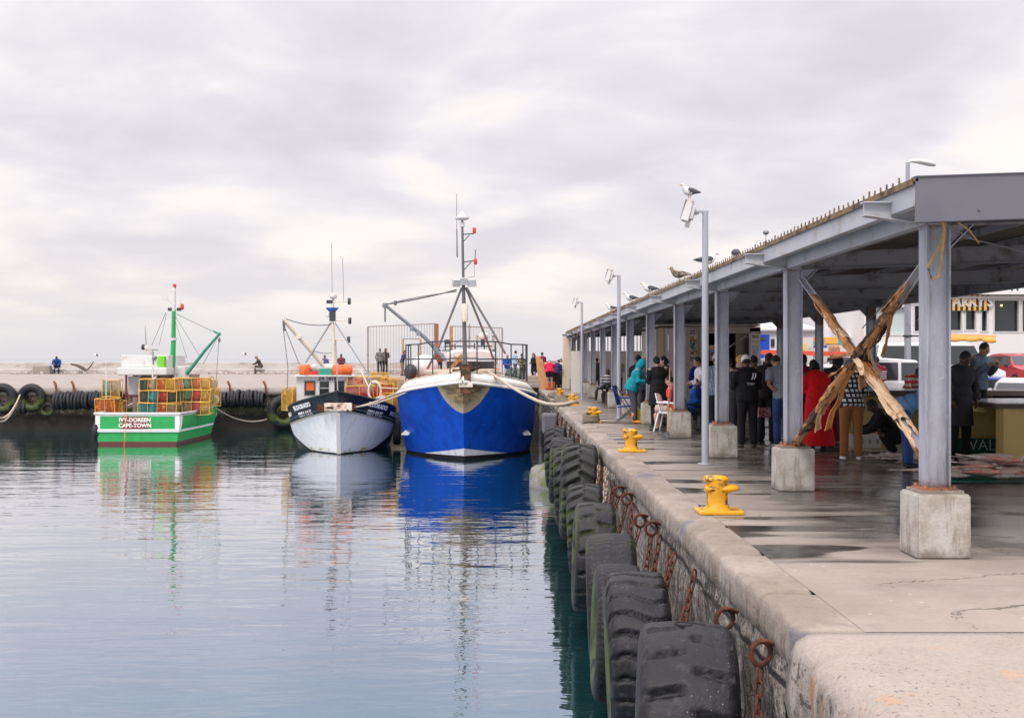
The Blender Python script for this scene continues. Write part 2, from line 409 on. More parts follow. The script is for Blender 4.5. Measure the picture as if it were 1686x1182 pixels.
# coping stones: one rounded profile swept along the edge with joints
def coping():
    m, n, b = newmat('coping_concrete')
    p = n.coord('Position'); x, y, z = n.xyz(p)
    big = n.noise(p, .9, 5, .6); fine = n.noise(p, 26, 4, .7); mid = n.noise(p, 4, 5, .6)
    c = n.bright(n.mix(big.step(.38, .62), (.235, .195, .16), (.335, .284, .243)), .55 + .45 * mid + .45 * fine)
    dk = n.noise(n.coord('Position', (1, .55, 1), loc=(5, 2, 0)), 1.1, 4, .5).step(.62, .66)
    c = n.mix(dk * .8, c, (.13, .13, .155))
    lowz = (z + .13 + (mid - .5) * .16).step(.03, -.06)
    pits = n.voro(p, 34).lt(.22) * n.noise(p, 5, 3).gt(.5)
    stk = n.noise(n.coord('Position', (2.6, 2.6, .25)), 2.6, 5, .65).step(.44, .60) * (z + .06).step(.0, -.10)
    c = n.mix(stk * .75, c, (.12, .09, .07))
    grm = n.noise(p, 7, 5, .7).step(.52, .66)
    c = n.mix(grm * .45, c, (.17, .145, .125))
    c = n.mix(pits * lowz, c, (.05, .04, .035))
    n.put(b.inputs['Base Color'], c); b.inputs['Roughness'].default_value = .85
    bump(n, b, mid * .035 + fine * .012 + n.noise(p, 11, 4) * .012 - pits * lowz * .012, 1.0)
    prof = [(2.17, -.003), (2.0, .002), (1.87, .001), (1.822, -.004), (1.795, -.014), (1.778, -.034), (1.770, -.065), (1.768, -.18), (1.772, -.27), (1.81, -.29), (1.88, -.295)]
    rings = []; y = 7.335; rnd = random.Random(5)
    ys = []
    L = 0; nxt = 1.25
    while y < 69.2:
        ys.append((y, 1.0)); y += .16; L += .16
        if L > nxt:
            ys += [(y - .14, 1), (y - .09, .9), (y - .05, .62), (y - .018, .35), (y - .014, -.6), (y + .014, -.6), (y + .018, .4), (y + .05, .7)]; L = 0; nxt = rnd.uniform(1.1, 1.7); y += .09
    for yy, j in ys:
        rg = []
        for i, (px, pz) in enumerate(prof):
            nv = noise.noise(Vector((px * 3, yy * 1.1, pz * 4))) * .020 + noise.noise(Vector((px * 9, yy * 6, pz * 9))) * .012
            e = 0 if i < 2 or i > 8 else 1
            chip = (max(0, noise.noise(Vector((yy * .8, 11.3, 0))) - .22) * .30 + max(0, noise.noise(Vector((yy * 3.1, 5.3, 0))) - .3) * .12) * (1 if 2 <= i <= 6 else 0)
            rg.append((px + e * (nv + (1 - j) * .045 + chip), yy, pz + e * (nv * .4 - (1 - j) * .05 - chip * .6) + (-.05 * (1 - j) if i < 2 else 0)))
        rings.append(rg)
    rings.insert(0, [(a + .01, 7.33, -.40) for a, yb, c in rings[0]])
    q = MB(); q.loft(rings, 0, False, True, False)
    q.build('kerb', m, kind='structure')
    # near slab of rough exposed aggregate, its edge further out and lower
    m2, n, b = newmat('rough_aggregate')
    p = n.coord('Position'); x, y, z = n.xyz(p)
    fine = n.noise(p, 30, 4, .7); mid = n.noise(p, 3, 5, .6)
    pk = n.noise(n.coord('Position', (1, .75, 1)), 34, 2, .5)
    dens = n.noise(n.coord('Position', loc=(2, 4, 1)), .8, 3).step(.35, .65)
    pits = (pk + dens * .10).gt(.715)
    c = n.bright(n.mix(mid, (.29, .245, .211), (.375, .326, .287)), .72 + .56 * fine)
    c = n.mix(pits * .8, c, (.17, .13, .125))
    rs = n.noise(n.coord('Position', loc=(9, 1, 3)), 2.4, 4).step(.64, .70)
    c = n.mix(rs * .35, c, (.5, .24, .12))
    side = (z + .10 + (mid - .5) * .12).step(.03, -.08)
    stk = n.noise(n.coord('Position', (3, 3, .4)), 2.4, 5, .65)
    c = n.mix(side * stk.step(.42, .58) * .8, c, (.14, .115, .095))
    c = n.mix(side * n.noise(p, 13, 5, .75).step(.54, .59) * .8, c, (.04, .033, .03))
    c = n.mix(side * n.noise(n.coord('Position', (2.5, 2.5, .3), loc=(1, 6, 2)), 1.5, 4).step(.56, .62) * .9, c, (.34, .14, .03))
    n.put(b.inputs['Base Color'], c); b.inputs['Roughness'].default_value = .9
    bump(n, b, mid * .03 + fine * .012 + n.noise(p, 10, 4) * .014 - pits * .010, 1.0)
    rings = []
    for i in range(44):
        yy = 3.0 + i * .1006
        rg = []
        for k, (px, pz) in enumerate([(12, -.002), (4, -.002), (2.2, -.002), (1.9, -.003), (1.80, -.018), (1.735, -.06), (1.70, -.13), (1.685, -.24), (1.685, -.40), (1.70, -.55), (1.82, -.58)]):
            e = 1 if k > 2 else 0
            nv = noise.noise(Vector((px * 3, yy * 1.5, pz * 4))) * .035 + noise.noise(Vector((px * 8, yy * 6, pz * 9))) * .012
            notch = .10 * math.exp(-((yy - 6.92) / .07) ** 2) * e
            rg.append((px + e * (nv + notch * .8), yy, pz + e * (nv * .5 - notch * .35)))
        rings.append(rg)
    rings.append([(a + .02, yb, -.62) for a, yb, c in rings[-1]])
    q = MB(); q.loft(rings, 0, False, True, False)
    q.build('pavement', m2, kind='structure')
coping()

def wall_material(name, tide, dark=(.03, .026, .022), base=(.30, .265, .225), alt=(.20, .16, .13)):
    m, n, b = newmat(name)
    p = n.coord('Position'); x, y, z = n.xyz(p)
    ver = n.noise(n.coord('Position', (1.3, 1.3, .22)), 3.0, 5, .65)
    mid = n.noise(p, 2.4, 6, .65); fine = n.noise(p, 24, 4, .7)
    c = n.mix(ver.step(.38, .62), base, alt)
    c = n.mix(mid.step(.54, .64), c, (.46, .43, .39))
    blk = n.noise(n.coord('Position', (1.6, 1.6, .5), loc=(7, 3, 1)), 1.7, 6, .7).step(.50, .57)
    c = n.mix(blk * .85, c, (.055, .047, .042))
    spk = n.noise(n.coord('Position', (1, 1, .8), loc=(3, 9, 4)), 13, 5, .75)
    c = n.mix(spk.step(.53, .57) * .85, c, (.030, .025, .022)); c = n.mix(spk.step(.44, .40) * .55, c, (.55, .52, .46))
    c = n.mix((z + .44 + (mid - .5) * .05).abs().step(.035, .012), c, (.012, .010, .009))
    barn = n.voro(p, 26).lt(.30) * n.noise(p, 3.2, 4).step(.42, .54)
    c = n.mix(barn * .8, c, (.04, .034, .03))
    ru = n.noise(n.coord('Position', (2.2, 2.2, .3), loc=(4, 4, 4)), 1.4, 4).step(.66, .70)
    c = n.mix(ru * .7, c, (.30, .12, .03))
    al = n.noise(n.coord('Position', loc=(1, 8, 2)), 1.8, 5, .6)
    g = (tide - z + (al - .5) * .9)
    c = n.mix(g.step(-.1, .25) * al.step(.40, .6), c, (.11, .12, .03))
    c = n.mix(g.step(.15, .65), c, dark)
    n.put(b.inputs['Base Color'], n.bright(c, .55 + .6 * fine)); b.inputs['Roughness'].default_value = .85
    bump(n, b, mid * .10 + fine * .02 + ver * .05, 1.0)
    return m
wall_m = wall_material('quay_wall_stone', -1.25)
def quay_wall():
    q = MB(); rings = []
    for i in range(330):
        y = 2.9 + i * .2015
        rg = []
        for k in range(14):
            z = -.25 - k * .195
            nv = noise.noise(Vector((0, y * 1.3, z * 1.7))) * .05 + noise.noise(Vector((0, y * 4, z * 4))) * .03
            crs = .03 if k % 4 == 0 else 0
            rg.append((1.79 + nv + crs, y, z))
        rings.append(rg)
    q.loft(rings, 0, False, True, False)
    # body behind the face
    q.build('quay_wall', wall_m, label='rough stained concrete quay wall hung with tyres, dropping from pavement to water', cat='wall')
quay_wall()

# ------------------------------------------------------------------ far pier across the harbour
PY = 69.0
pier_top = mat('pier_concrete', (.285, .252, .225), .9, 0, .18, 1.2, dirt=(.27, .215, .18), dthr=(.5, .72), dscale=1.1, coord='Position', bumpd=.03, bscale=3)
def far_pier():
    fm = wall_material('far_wall_stone', -1.05, (.025, .022, .018), (.34, .27, .19), (.17, .12, .08))
    q = MB(); rings = []
    for i in range(300):
        x = -130 + i * .4435
        rg = []
        for k in range(18):
            z = -.42 - k * .13
            nv = noise.noise(Vector((x * .8, 3, z * 2))) * .10 + noise.noise(Vector((x * 3, 3, z * 4))) * .05
            crs = .10 if k in (3, 9) else 0
            if (int(x * 1.1 + (2 if k > 5 else 0)) % 3 == 0 and abs((x * 1.1) % 1) < .12) and k > 1: crs += .10
            rg.append((x, PY + .16 + nv + crs, z))
        rings.append(rg)
    q.loft(rings, 0, False, True, False)
    q.build('pier_wall', fm, label='dark stone face of the far pier above the waterline, stained brown', cat='wall')
    q = MB(); rings = []
    for i in range(310):
        x = -130 + i * .43
        nv = noise.noise(Vector((x * .7, 9, 1))) * .05; n2 = noise.noise(Vector((x * 2.3, 9, 5))) * .05
        j = .12 if i % 9 == 0 else 0
        rings.append([(x, PY + .35 + j, -.44), (x, PY - .06 + n2 + j, -.43), (x, PY - .08 + nv + j, -.22 + nv), (x, PY - .02 + j, -.02 + n2), (x, PY + .2, .03 + nv * .3), (x, PY + 5, .22), (x, PY + 11, .58), (x, PY + 16, .62)])
    q.loft(rings, 0, False, True, False)
    q.build('pier', pier_top, kind='structure')
    pm = mat('parapet_plaster', (.38, .35, .325), .9, 0, .14, 1.5, dirt=(.27, .215, .185), dthr=(.5, .70), dscale=1.1, coord='Position', bumpd=.05, bscale=4, stretch=(.7, 1, 1.6))
    q = MB(); rings = []
    for i in range(260):
        x = -130 + i * .5
        a = noise.noise(Vector((x * .5, 2, 2))) * .05; c = noise.noise(Vector((x * 2, 4, 2))) * .04
        jt = .07 if i % 7 == 0 else 0
        rings.append([(x, 82.4 + a, .5), (x, 82.4 + a, .86 + c), (x, 82.5 + a, .92 + c), (x, 83 + a + jt, .94 + c), (x, 83.05 + a + jt, 1.30 + c * .6), (x, 83.1, 1.36 + a * .8), (x, 83.6, 1.36 + a * .8), (x, 83.65, -1)])
    q.loft(rings, 0, False, True, False)
    q.build('parapet_wall', pm, label='low pale plastered sea wall running along the back of the pier', cat='wall')
    # loose stones of the ledge at the wall foot
    st = mat('rubble_stone', (.42, .37, .33), .95, 0, .3, 2, dirt=(.2, .16, .13), dthr=(.5, .65), coord='Position')
    rnd = random.Random(12)
    q = MB()
    for i in range(260):
        x = rnd.uniform(-60, 0); s = rnd.uniform(.05, .17)
        q.ball((x, 82.0 + rnd.uniform(-.25, .35), .58 + s * .4), (s * 1.3, s, s * .8), (rnd.random(), rnd.random(), rnd.random()), 6)
    q.build('rubble', st, kind='stuff', label='small rubble stones scattered along the foot of the sea wall', cat='rubble')
    # stone steps at the corner where the quay meets the pier
    q = MB()
    for k in range(3): q.box((3.2 + .3 * k, 68.6 + .7 * k, .11 + .22 * k), (6.6 - .6 * k, 1.4, .22))
    q.build('stone_steps', pier_top, bevel=.03, label='worn stone steps climbing from the quay to the far pier', cat='steps')
far_pier()
# ------------------------------------------------------------------ market shed
CX, Y0, SP, NC = 3.59, 10.2, 5.06, 12
BX = 9.12
EX = 3.22            # eave fascia plane
YF = 9.55            # front end of the roof
YE = Y0 + SP * (NC - 1) + .8
SLOPE = .034
def roofz(x): return 3.045 + SLOPE * (x - EX)
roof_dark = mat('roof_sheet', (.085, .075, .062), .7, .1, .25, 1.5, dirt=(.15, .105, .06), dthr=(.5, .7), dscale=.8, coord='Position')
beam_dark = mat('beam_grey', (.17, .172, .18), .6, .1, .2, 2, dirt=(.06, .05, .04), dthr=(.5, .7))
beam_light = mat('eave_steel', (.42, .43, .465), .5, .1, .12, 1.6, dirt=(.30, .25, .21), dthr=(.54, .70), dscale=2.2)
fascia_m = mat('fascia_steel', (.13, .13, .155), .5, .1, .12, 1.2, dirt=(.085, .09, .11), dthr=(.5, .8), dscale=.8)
rusty_edge = mat('rusty_edge', (.20, .13, .06), .85, 0, .4, 6, dirt=(.07, .04, .02), dthr=(.45, .6), dscale=5, coord='Position')
soffit_m = mat('soffit_board', (.22, .17, .12), .8, 0, .25, 3, dirt=(.12, .08, .05), coord='Position')
def plinth_material():
    m, n, b = newmat('plinth_concrete')
    p = n.coord('Object', loc=(.3, .7, .1)); o = n.xyz(n.coord('Object')); mid = n.noise(p, 4.5, 6, .65); fine = n.noise(p, 30, 4, .7)
    c = n.mix(mid.step(.40, .66), (.46, .435, .405), (.33, .295, .25))
    c = n.mix(n.noise(n.coord('Object', (5, 5, .8)), 2.2, 5, .6).step(.55, .68) * .7, c, (.24, .205, .165))
    c = n.mix((.10 - o[2] + (mid - .5) * .30).step(-.02, .10) * .85, c, (.17, .14, .115))
    c = n.mix(n.voro(p, 40).lt(.10), c, (.14, .12, .10))
    n.put(b.inputs['Base Color'], n.bright(c, .8 + .4 * fine)); b.inputs['Roughness'].default_value = .85
    bump(n, b, fine * .006 + mid * .012, 1.0); return m
block_m = plinth_material()

def column_steel():
    m, n, b = newmat('column_steel')
    p = n.coord('Object'); o = n.xyz(p); nz = n.noise(n.coord('Object', (1.6, 1.6, .35)), 2.6, 6, .6); fi = n.noise(p, 16, 5, .7)
    c = n.mix(nz.step(.40, .66), (.35, .365, .42), (.22, .225, .26))
    c = n.mix(n.noise(n.coord('Object', (7, 7, .5)), 2.4, 5, .6).step(.58, .70) * .6, c, (.15, .14, .15))
    c = n.mix(n.noise(p, 9, 5, .7).step(.62, .68) * .5, c, (.50, .50, .52))
    rs = (.10 - o[2] + (fi - .5) * .22).step(-.02, .06).max((o[2] - 2.20 + (fi - .5) * .16).step(-.02, .06)).max(n.noise(n.coord('Object', (4, 4, 1.5)), 2.2, 5, .7).step(.70, .74))
    c = n.mix(rs * .75, c, (.14, .06, .03))
    n.put(b.inputs['Base Color'], n.bright(c, .85 + .3 * fi)); b.inputs['Metallic'].default_value = .2; n.put(b.inputs['Roughness'], (.42 + .2 * fi + .3 * rs).clamp())
    bump(n, b, fi * .003, 1.0); return m
column_m = column_steel()
def column_mesh(h):
    q = MB(); w = .20; t = .014
    q.box((-w / 2 + t / 2, 0, h / 2), (t, w, h)); q.box((w / 2 - t / 2, 0, h / 2), (t, w, h))
    q.box((0, -.028, h / 2), (w - 2 * t + .002, .012, h))
    return q.mesh('column', column_m)
def block_mesh(w=.45, h=.53):
    bm = bmesh.new()
    bmesh.ops.create_cube(bm, size=1)
    for v in bm.verts: v.co = (v.co.x * w * (1.0 if v.co.z < 0 else .985), v.co.y * w * (1.0 if v.co.z < 0 else .985), (v.co.z + .5) * h)
    bmesh.ops.bevel(bm, geom=[e for e in bm.edges], offset=.014, segments=2, affect='EDGES')
    for f in bm.faces: f.smooth = False
    me = bpy.data.meshes.new('concrete_block'); bm.to_mesh(me); bm.free(); me.materials.append(block_m)
    return me

def shed():
    t = thing('market_shed', 'long open sided fish market shed with grey steel columns on concrete blocks', 'shed', (CX, Y0, 0))
    hcol = 2.775 - .53
    cm = column_mesh(hcol); bms = [block_mesh() for _ in range(1)]
    # bolted base plate
    q = MB(); q.box((0, 0, .012), (.30, .30, .024))
    for x in (-.12, .12):
        for y in (-.12, .12): q.lathe([(.016, .024), (.016, .05), (.0, .052)], 6, (x, y, 0))
    plate = q.mesh('base_plate', rust_bright)
    # the slabby grout cap of each plinth
    q = MB(); q.box((0, 0, .012), (.36, .36, .03)); cap = q.mesh('grout_cap', block_m)
    # bracket tapering out past the fascia
    q = MB()
    def prism(q, pts, y0, y1):
        k = len(pts); q.add([(x, y, z) for y in (y0, y1) for x, z in pts], [tuple(range(k)), tuple(range(k, 2 * k))[::-1]] + [(i, i + k, (i + 1) % k + k, (i + 1) % k) for i in range(k)])
    prism(q, [(-.60, .17), (-.60, .075), (-.10, 0), (.10, 0), (.10, .175), (-.10, .175)], -.006, .006)
    q.box((-.25, 0, .179), (.72, .13, .012)); q.beam((-.60, 0, .072), (-.10, 0, -.004), .13, .010, (0, 0, 1)); q.box((.0, 0, -.004), (.2, .13, .010))
    brk = q.mesh('bracket', beam_light)
    # haunch plate at inner head of the column
    q = MB(); prism(q, [(.10, -.02), (.10, -.20), (.30, .01)], -.005, .005); q.beam((.104, 0, -.21), (.31, 0, .0), .12, .010, (0, 0, 1)); hn = q.mesh('gusset', galv)
    for k in range(NC):
        y = SP * k
        link(bms[0], 'concrete_block', t, (0, y, 0), rz=(k % 4) * R(90))
        link(cap, 'grout_cap', t, (0, y, .53))
        link(plate, 'base_plate', t, (0, y, .545))
        link(cm, 'column', t, (0, y, .53))
        link(brk, 'bracket', t, (0, y, 2.775))
        link(hn, 'gusset', t, (0, y, 2.775))
        # rafter: deep dark I beam across the shed
        zr = 2.79
        q = MB(); x0, x1 = .11, BX - CX + .25
        z0 = roofz(CX + x0) - .085; z1 = roofz(CX + x1) - .085
        dz = .21
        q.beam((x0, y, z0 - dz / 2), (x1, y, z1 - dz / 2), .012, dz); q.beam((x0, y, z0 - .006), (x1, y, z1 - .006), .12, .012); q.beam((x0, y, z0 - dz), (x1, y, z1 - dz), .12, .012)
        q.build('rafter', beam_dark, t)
        if k >= 2:
            hb = roofz(BX) - .30 - .4
            q = MB(); w = .20; tt = .014
            q.box((-w / 2 + tt / 2, 0, hb / 2), (tt, w, hb)); q.box((w / 2 - tt / 2, 0, hb / 2), (tt, w, hb)); q.box((0, -.02, hb / 2), (w - 2 * tt + .002, .012, hb))
            q.build('column', column_m, t, (BX - CX, y, .40))
            link(bms[0], 'concrete_block', t, (BX - CX, y, 0)).scale = (1, 1, .77)
            q = MB(); prism(q, [(-.10, -.02), (-.10, -.24), (-.34, .0)], -.005, .005); q.beam((-.104, 0, -.25), (-.35, 0, -.0), .12, .010, (0, 0, 1))
            q.build('gusset', beam_dark, t, (BX - CX, y, .40 + hb))
    for k in range(NC - 1):     # lower eave beam, bay by bay
        q = MB(); y0, y1 = SP * k + .02, SP * (k + 1) - .02; z = 2.785
        q.box((-.085, (y0 + y1) / 2, z + .085), (.012, y1 - y0, .17)); q.box((-.045, (y0 + y1) / 2, z - .004), (.09, y1 - y0, .012)); q.box((-.045, (y0 + y1) / 2, z + .172), (.09, y1 - y0, .010))
        q.build('eave_beam', beam_light, t)
    # fascia channel along the water side
    yl = YE - YF; ym = (YE + YF) / 2 - Y0
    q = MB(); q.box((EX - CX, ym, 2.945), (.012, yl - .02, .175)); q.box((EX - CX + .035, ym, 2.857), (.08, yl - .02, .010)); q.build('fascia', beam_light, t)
    q = MB(); q.box(((EX + CX) / 2 - CX + .0, ym, 2.968), (CX - EX - .10, yl - .06, .012)); q.build('soffit', soffit_m, t)
    q = MB(); q.box((EX - CX - .012, ym, 3.052), (.05, yl, .022)); q.box((EX - CX - .034, ym, 3.035), (.010, yl, .045)); q.build('roof_edge', rusty_edge, t)
    # corrugated roof
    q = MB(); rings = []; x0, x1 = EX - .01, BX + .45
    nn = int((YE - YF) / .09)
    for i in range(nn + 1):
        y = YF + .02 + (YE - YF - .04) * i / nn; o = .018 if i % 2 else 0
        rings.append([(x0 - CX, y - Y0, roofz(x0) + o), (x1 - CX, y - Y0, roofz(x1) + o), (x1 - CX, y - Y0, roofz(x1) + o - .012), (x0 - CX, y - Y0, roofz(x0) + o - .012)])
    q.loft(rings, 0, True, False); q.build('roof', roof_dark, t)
    for i in range(6):     # purlins
        x = CX + .75 + i * .98; z = roofz(x) - .048
        q = MB(); q.box((x - CX, ym, z), (.06, yl - .2, .07)); q.build('purlin', beam_dark, t)
    # bird spikes along the gutter lip
    q = MB(); y = YF + .4; rnd = random.Random(2)
    while y < YE - .3:
        h = .048 + rnd.uniform(-.01, .016)
        q.box((EX - CX - .008, y - Y0, 3.064 + h / 2), (.016, .016, h), (rnd.uniform(-.1, .1), rnd.uniform(-.1, .1), 0), taper=.7); y += .165
    q.build('gutter_spikes', rusty_edge, t)
    # dark folded end fascia facing the camera
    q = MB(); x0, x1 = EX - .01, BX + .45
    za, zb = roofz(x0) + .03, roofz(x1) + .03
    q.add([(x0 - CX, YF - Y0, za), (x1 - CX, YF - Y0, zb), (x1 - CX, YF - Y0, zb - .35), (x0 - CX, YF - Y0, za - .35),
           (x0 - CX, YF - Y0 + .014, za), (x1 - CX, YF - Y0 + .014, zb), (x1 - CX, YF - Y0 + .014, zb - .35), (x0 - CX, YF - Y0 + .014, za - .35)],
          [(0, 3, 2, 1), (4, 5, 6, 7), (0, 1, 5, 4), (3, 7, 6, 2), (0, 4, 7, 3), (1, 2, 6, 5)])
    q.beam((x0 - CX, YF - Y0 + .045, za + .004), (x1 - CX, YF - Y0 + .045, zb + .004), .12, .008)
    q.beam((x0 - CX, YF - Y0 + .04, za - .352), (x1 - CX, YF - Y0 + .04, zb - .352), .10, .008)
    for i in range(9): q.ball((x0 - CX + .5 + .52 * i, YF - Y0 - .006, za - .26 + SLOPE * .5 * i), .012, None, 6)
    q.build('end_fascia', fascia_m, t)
    # back eave beam
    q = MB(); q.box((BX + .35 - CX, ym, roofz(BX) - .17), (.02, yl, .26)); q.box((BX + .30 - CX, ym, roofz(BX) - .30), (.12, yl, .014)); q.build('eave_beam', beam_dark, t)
    # far end post of pale concrete
    q = MB(); q.box((0, 0, 1.4), (.5, .3, 2.8), taper=.9); q.build('end_post', cream_paint, t, (-.35, YE - Y0 - .7, 0), bevel=.02)
    # brace wires
    q = MB()
    q.tube([(.3, .35, 2.72), (5.4, 8, 2.95)], .008, 5); q.tube([(1.6, 5, 2.85), (2.9, 12, 2.2)], .010, 5); q.tube([(-.3, -.4, 2.86), (.30, 0, 2.66)], .008, 5)
    q.build('brace_wire', grey_metal, t)
    return t
shed()

def rope_knot():
    q = MB(); c = Vector((3.50, 10.06, 2.80))
    q.tube([c + Vector((-.22, -.30, .14)), c + Vector((-.02, -.12, .02)), c + Vector((.08, -.10, .05)), c + Vector((.09, -.10, -.06)), c + Vector((.05, -.11, -.22)), c + Vector((-.05, -.10, -.40)), c + Vector((-.02, -.09, -.5)), c + Vector((.04, -.11, -.48)), c + Vector((.06, -.12, -.3)), c + Vector((.08, -.13, -.1)), c + Vector((.02, -.14, .07)), c + Vector((.10, -.12, .10))], .013, 6)
    q.tube([c + Vector((.08, -.10, .05)), c + Vector((.30, -.08, -.10)), c + Vector((.40, -.02, -.20))], .008, 5)
    q.build('rope', mat('yellow_rope', (.42, .27, .10), .9, 0, .3, 30, dirt=(.2, .18, .08)), label='frayed yellow rope looped round the head of the nearest shed column', cat='rope')
rope_knot()

# bark wrapped braces crossing between the two nearest columns
def brace(name, a, b, label, light, seed, s0, s1, hang):
    rnd = random.Random(seed); a = Vector(a); b = Vector(b)
    t = thing(name, label, 'brace pole', tuple(a))
    q = MB(); q.beam((0, 0, 0), b - a, .075, .012, (0, 0, 1)); q.beam(Vector((.03, 0, 0)), b - a + Vector((.03, 0, 0)), .012, .07, (0, 0, 1)); q.build('pole', galv_light, t)
    d = (b - a); L = d.length; dn = d.normalized(); s, u, _ = frame(dn)
    cols = [mat('bark_tan', (.38, .19, .075), .8, 0, .35, 6, dirt=(.16, .06, .02), dthr=(.50, .6), dscale=7, bumpd=.02, bscale=14),
            mat('bark_pale', (.62, .43, .26), .8, 0, .25, 6, dirt=(.34, .16, .05), dthr=(.54, .64), dscale=6, bumpd=.02, bscale=14),
            mat('bark_dark', (.035, .018, .010), .8, 0, .4, 6, dirt=(.22, .09, .03), dthr=(.52, .68), dscale=6, bumpd=.03, bscale=16),
            mat('bark_orange', (.44, .19, .05), .8, 0, .3, 6, dirt=(.25, .10, .03), dthr=(.5, .66), dscale=5, bumpd=.02, bscale=14)]
    def strip(l0, l1, wid, ang0, curl, mt, lift=0.0, flare=.0):
        """a curled sheet of bark hugging the pole"""
        rings = []; n = 26; m = 11
        for i in range(n + 1):
            f = i / n; l = l0 + (l1 - l0) * f
            r = .032 + .014 * noise.noise(Vector((l * 4, seed, ang0))) + lift * f * f + flare * math.sin(f * math.pi)
            w = wid * (.55 + .6 * math.sin(math.pi * (f * .9 + .05))) * (1 + .35 * noise.noise(Vector((l * 5, seed + 3, ang0))))
            rg = []
            for j in range(m):
                g = j / (m - 1) - .5
                an = ang0 + g * curl * (.048 / max(r, .048)) + .4 * noise.noise(Vector((l * 2.2, seed + 9, ang0)))
                rr = r + abs(g) * w * .38 + .012 * noise.noise(Vector((l * 9, g * 6, seed)))
                tear = .13 * noise.noise(Vector((g * 7, seed * 3.1 + ang0, 1))) * ((1 - f) ** 3 - f ** 3)
                rg.append(dn * (l + tear) + s * math.cos(an) * rr + u * math.sin(an) * rr)
            back = [p * 1.0 + (dn * 0) - (p - dn * p.dot(dn)).normalized() * .008 for p in rg][::-1]
            rings.append(rg + back)
        q = MB(); q.loft(rings, 0, True, True); return q
    l = s0
    while l < s1:
        ln = rnd.uniform(.4, .85); e = min(l + ln, s1 + .1)
        for k in range(4):
            c = cols[rnd.choice([1, 1, 1, 0, 3] if light else [0, 2, 3, 2, 0, 0])]
            strip(l + rnd.uniform(-.1, .05), e + rnd.uniform(-.05, .15), rnd.uniform(.03, .07), rnd.uniform(0, 6.28), rnd.uniform(1.2, 2.8), c, rnd.uniform(0, .03), rnd.uniform(0, .02)).build('bark_sheet', c, t)
        l += ln * .62
    for (l0, ln, ang, lift, ci) in hang:
        c = cols[ci]; strip(l0, l0 + ln, .055, ang, 1.1, c, lift, .015).build('bark_sheet', c, t)
    return t
brace('brace_pole', P(1527, 425, 10.45), P(1312, 728, 15.15), 'dark bark wrapped pole running from the top of the nearest column down to the left', False, 4, .55, 5.35,
      [(.95, .9, 5.6, .16, 3), (1.0, .8, 5.2, .05, 2), (1.9, .5, 5.4, .30, 2), (1.85, .55, 5.8, .26, 1), (1.8, .75, 5.1, .22, 0), (2.1, 1.5, 4.7, .30, 3), (2.15, .45, 2.4, .20, 0), (2.5, .5, 2.1, .10, 3), (2.9, .6, 4.4, .16, 0), (3.2, .5, 1.4, .10, 2), (3.7, .5, 4.9, .12, 1), (4.3, .5, 1.2, .08, 3)])
brace('brace_pole', P(1320, 460, 14.95), P(1531, 756, 10.45), 'pale bark wrapped pole running from second column down to foot of the nearest', True, 8, .75, 4.35,
      [(1.2, .9, 4.0, .08, 1), (1.9, .8, 3.9, .12, 1), (2.4, .7, .6, .10, 1), (3.4, .6, 3.6, .10, 1), (3.2, .9, .4, .06, 1), (4.0, .55, 4.4, .12, 3)])

# ------------------------------------------------------------------ flood light poles along the quay
def light_poles():
    spots = [(3.09, 18.95, 3.93, 'nearest and tallest grey pole with white floodlights, gull on top'), (3.09, 33.6, 3.97, 'middle grey pole with white floodlight standing by the blue camp chair'), (3.05, 49.6, 4.05, 'farthest thin grey pole with floodlight beside the man in the tan jacket')]
    proto = None
    for x, y, h, lab in spots:
        if proto is None:
            t = thing('light_pole', lab, 'light pole', (x, y, 0), 0, 'floodlight poles along the quay edge')
            q = MB(); q.tube([(0, 0, 0), (0, 0, 2.2), (0, 0, h)], [.057, .054, .046], 14); q.lathe([(.12, 0), (.12, .012), (.06, .014)], 12, (0, 0, .004)); q.build('pole', galv_light, t)
            q = MB(); q.beam((.05, 0, h + .005), (-.20, 0, h + .005), .05, .03); q.tube([(-.1, 0, h - .02), (-.34, 0, h - .06)], .018, 6); q.build('arm', galv_light, t)
            # flood light: slanted box with glass face turned to the water
            rot = Euler((0, R(16), R(-12))).to_matrix()
            f = MB(); c = Vector((-.27, 0, h + .02))
            f.box(c, (.12, .30, .34), rot, taper=.85); f.box(c + rot @ Vector((.08, 0, -.02)), (.06, .2, .2), rot)
            fo = f.build('floodlight', white_paint, t, bevel=.008)
            g = MB(); g.box(c + rot @ Vector((-.066, 0, 0)), (.012, .27, .31), rot); g.build('lamp_glass', grey_metal, fo)
            f = MB(); c = Vector((-.26, .05, h - .16)); f.box(c, (.07, .12, .14), rot, taper=.8); f.build('lamp_gear', white_paint, t, bevel=.006)
            proto = t
        else:
            o = copy_tree(proto); o.location = (x, y, 0); tag(o, lab)
    # street light beyond the shed
    x, y = XY(1494.5, 38), 38
    t = thing('street_light', 'tall grey street light with a curved cobra head showing above the shed roof', 'street light', (x, y, 0))
    H = ZZ(268, 38)
    q = MB(); q.tube([(0, 0, 0), (0, 0, 3.2), (0, 0, H)], [.11, .10, .06], 12); q.build('pole', galv, t)
    for z in (2.35, 3.4): q = MB(); q.lathe([(.14, z - .03), (.15, z), (.14, z + .03)], 12); q.box((.2, 0, z), (.3, .05, .05)); q.build('clamp', dark_metal, t)
    q = MB(); q.loft([[Vector((a, math.cos(j * math.pi / 6) * w, zc + math.sin(j * math.pi / 6) * hh)) for j in range(12)] for a, w, hh, zc in
                     ((-.04, .05, .04, H - .02), (.12, .06, .05, H + .05), (.35, .13, .08, H + .04), (.65, .16, .09, H - .02), (.82, .11, .07, H - .06), (.88, .03, .03, H - .07))])
    q.build('lamp_head', white_paint, t)
light_poles()

